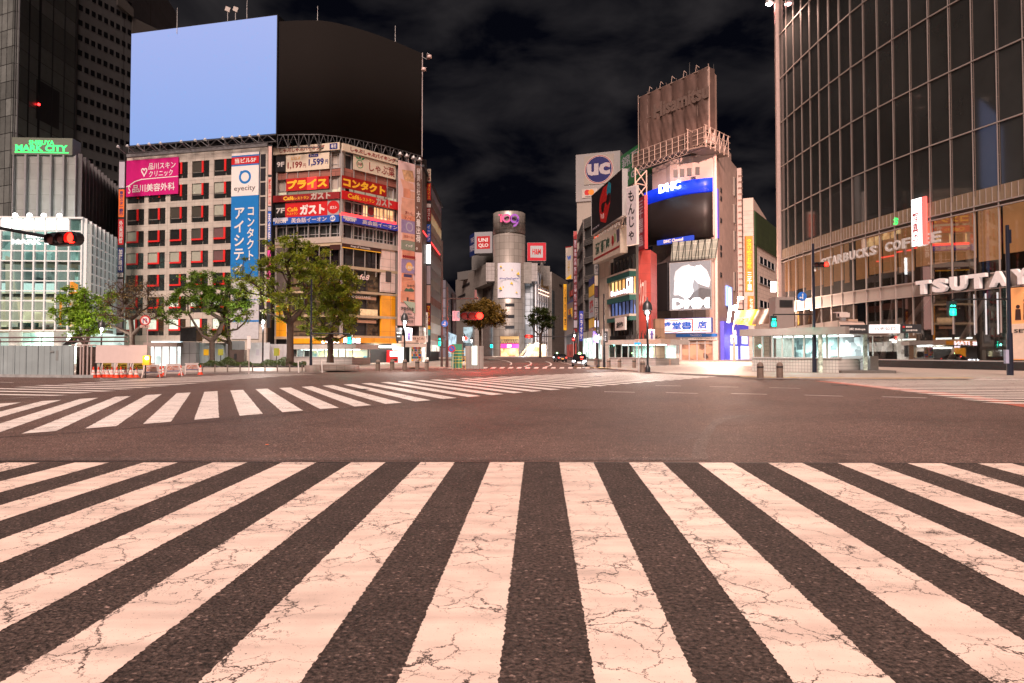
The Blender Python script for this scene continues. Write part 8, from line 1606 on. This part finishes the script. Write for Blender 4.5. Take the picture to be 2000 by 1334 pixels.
b = gb(1055, 0, 200); tree('street_tree', 'thinly leaved tree in front of the bright white stair block', b, 200, None, .35, 6.5, LD, 60, 40, .32, 18, 1.3, subs=3, boxes=[(1024, 597, 1090, 640), (1035, 600, 1080, 650)])
# hedge
g = G(); rnd = random.Random(5); V, Fc = [], []
for k in range(15000):
    x = rnd.uniform(380, 598); q = XY(x, rnd.uniform(69.5, 77)); hmax = .42 + .28 * math.sin(x * .06) + .2 * math.sin(x * .17 + 1); z = PZ + .05 + rnd.random() ** .6 * max(.25, hmax + .15 * rnd.random()); s = rnd.uniform(.04, .11)
    a = Vector((rnd.uniform(-1, 1), rnd.uniform(-1, 1), rnd.uniform(-.2, 1))).normalized(); bb = a.orthogonal().normalized(); p = Vector((q.x, q.y, z)); i0 = len(V)
    V += [tuple(p - a * s), tuple(p + bb * s * .5), tuple(p + a * s), tuple(p - bb * s * .5)]; Fc.append([i0, i0 + 1, i0 + 2, i0 + 3])
g.v, g.f, g.m, g.sm = V, Fc, [0] * len(Fc), [False] * len(Fc); mk('hedge', g, LD, label='low dark green hedge filling the planting bed under the trees', cat='hedge', kind='stuff')
mk('soil', G().hprism([tuple(XY(382, 69)), tuple(XY(598, 69)), tuple(XY(598, 77.5)), tuple(XY(382, 77.5))], PZ, PZ + .12), mat('dark_soil', (.02, .015, .01), .9), kind='structure')
mk('fallen_leaf', G().quad(Gp(518, 868.6, .02), Gp(524, 868.6, .02), Gp(525, 867.4, .03), Gp(519, 867.2, .02)), ORANGE, label='small orange leaf lying on the asphalt', cat='leaf')
# ================================================================== cars
PAINTB = mat('black_car_paint', (.008, .008, .009), .12, .0, var=0, spec=.9); TYRE = mat('tyre_rubber', (.012, .012, .012), .8); RIM = mat('wheel_rim', (.3, .3, .3), .3, .8); CGL = mat('car_glass', (.01, .012, .014), .05, spec=.9)
def car(label, loc, rz, taxi=True, front=True, bodym=None, group='black cars at the far end of the street'):
    t = thing('parked_car', label, 'car', (0, 0, 0), 0, group); W_2 = .86
    # x = length (front at +x), stations: x, z sill, z belt, half width
    st = [(-2.2, .38, .72, .66), (-2.12, .28, .95, .80), (-1.6, .24, 1.0, W_2), (-.8, .22, .98, W_2), (.4, .22, .95, W_2), (1.2, .22, .90, W_2), (1.85, .25, .78, .82), (2.15, .32, .66, .72), (2.22, .40, .56, .6)]
    def ring(x, z0, z1, w): return [(x, -w * .92, z0), (x, -w, z0 + (z1 - z0) * .35), (x, -w * .97, z1 - .08), (x, -w * .85, z1), (x, w * .85, z1), (x, w * .97, z1 - .08), (x, w, z0 + (z1 - z0) * .35), (x, w * .92, z0)]
    g = G(); g.smooth = True; vs = [p for s in st for p in ring(*s)]; n = 8
    g.add(vs, [[i * n + j, (i + 1) * n + j, (i + 1) * n + (j + 1) % n, i * n + (j + 1) % n] for i in range(len(st) - 1) for j in range(n)]); g.smooth = False
    g.add(ring(*st[0]), [list(range(n))]); g.add(ring(*st[-1]), [list(range(n - 1, -1, -1))])
    roof = [(-1.15, 1.40, .60), (-.6, 1.47, .62), (.1, 1.47, .62), (.45, 1.43, .60)]; vs = [(x, s * w, z + dz) for x, z, w in roof for s, dz in ((-1, 0), (1, 0))] ; g.add(vs, [[0, 2, 3, 1], [2, 4, 5, 3], [4, 6, 7, 5]])
    for s in (-1, 1):
        for a, b in (((-1.15, .60 * s, 1.40), (-1.85, .78 * s, .99)), ((.45, .6 * s, 1.43), (1.15, .76 * s, .90)), ((-.3, .62 * s, 1.46), (-.3, .8 * s, .96))): g.tube(a, b, .045, n=5)
    bo = mk('body', g, bodym or PAINTB, t)
    g = G(); B = [(-1.82, .97, .76), (1.12, .90, .75)]; T = [(-1.14, 1.39, .585), (.45, 1.42, .585)]
    P = lambda q, s: (q[0], s * q[2], q[1])
    g.quad(P(B[1], -1), P(B[1], 1), P(T[1], 1), P(T[1], -1)); g.quad(P(B[0], 1), P(B[0], -1), P(T[0], -1), P(T[0], 1))
    for s in (-1, 1): g.quad(P(B[0], s), P(B[1], s), P(T[1], s), P(T[0], s))
    mk('windows', g, CGL, t)
    for x in (-1.35, 1.38):
        for s in (-1, 1):
            g = G(); g.tube((x, s * .68, .32), (x, s * .87, .32), .32, n=18); w = mk('wheel', g, TYRE, t); mk('rim', G().tube((x, s * .86, .32), (x, s * .885, .32), .2, n=14), RIM, w)
    for s in (-1, 1):
        mk('headlight', G().box(Fr((2.12, s * .62), (2.12, s * .62 + 1)), -.16, .16, -.1, .1, .56, .72), mat('headlight_on', (.85, .92, 1), .3, emit=3.5) if front else LGREY, t)
        mk('tail_light', G().box(Fr((-2.14, s * .64), (-2.14, s * .64 + 1)), -.14, .14, -.06, .09, .68, .86), mat('tail_light_dim', (.9, .05, .03), .3, emit=1.2), t); mk('mirror', G().cbox((.95, s * .95, .95), .12, .2, .14), bodym or PAINTB, t)
    mk('number_plate', G().box(Fr((2.24, -.2), (2.24, .2)), 0, .4, 0, .03, .38, .55), WHITE, t); mk('number_plate', G().box(Fr((-2.22, .2), (-2.22, -.2)), 0, .4, 0, .03, .5, .67), mat('amber_plate', (.8, .35, .1), .5, emit=.3), t)
    mk('bumper', G().box(Fr((2.16, -.7), (2.16, .7)), 0, 1.4, 0, .07, .3, .37), mat('chrome_trim', (.6, .6, .6), .15, .9), t)
    if taxi:
        mk('roof_lamp', G().lathe((-.1, 0, 1.47), [(.16, 0), (.17, .08), (.1, .17), (.01, .19)], 12), mat('green_roof_lamp', (.45, 1, .35), .4, emit=4), t); mk('vacant_sign', G().box(Fr((.92, .12), (.92, .46)), 0, .34, 0, .03, 1.0, 1.15), mat('red_dash_sign', (1, .05, .03), .4, emit=4), t)
    t.location = loc; t.rotation_euler = (0, 0, rz); return t
q = Gp(1132, 715.5, 0); car('black taxi facing us with headlights on, green roof lamp and red sign', q, R(-97)); lamp('POINT', (q.x, q.y - 4, .6), 30, (.9, .95, 1), .2)
q = Gp(1094, 707, 0); car('dark car seen from behind, ahead of the taxi, with an orange number plate', q, R(97), False, False, mat('dark_silver_paint', (.05, .05, .055), .15, .4, spec=.8))
q = Gp(1088, 703.5, 0); car('farthest car with a green roof lamp behind the dark car', q, R(-95), True)
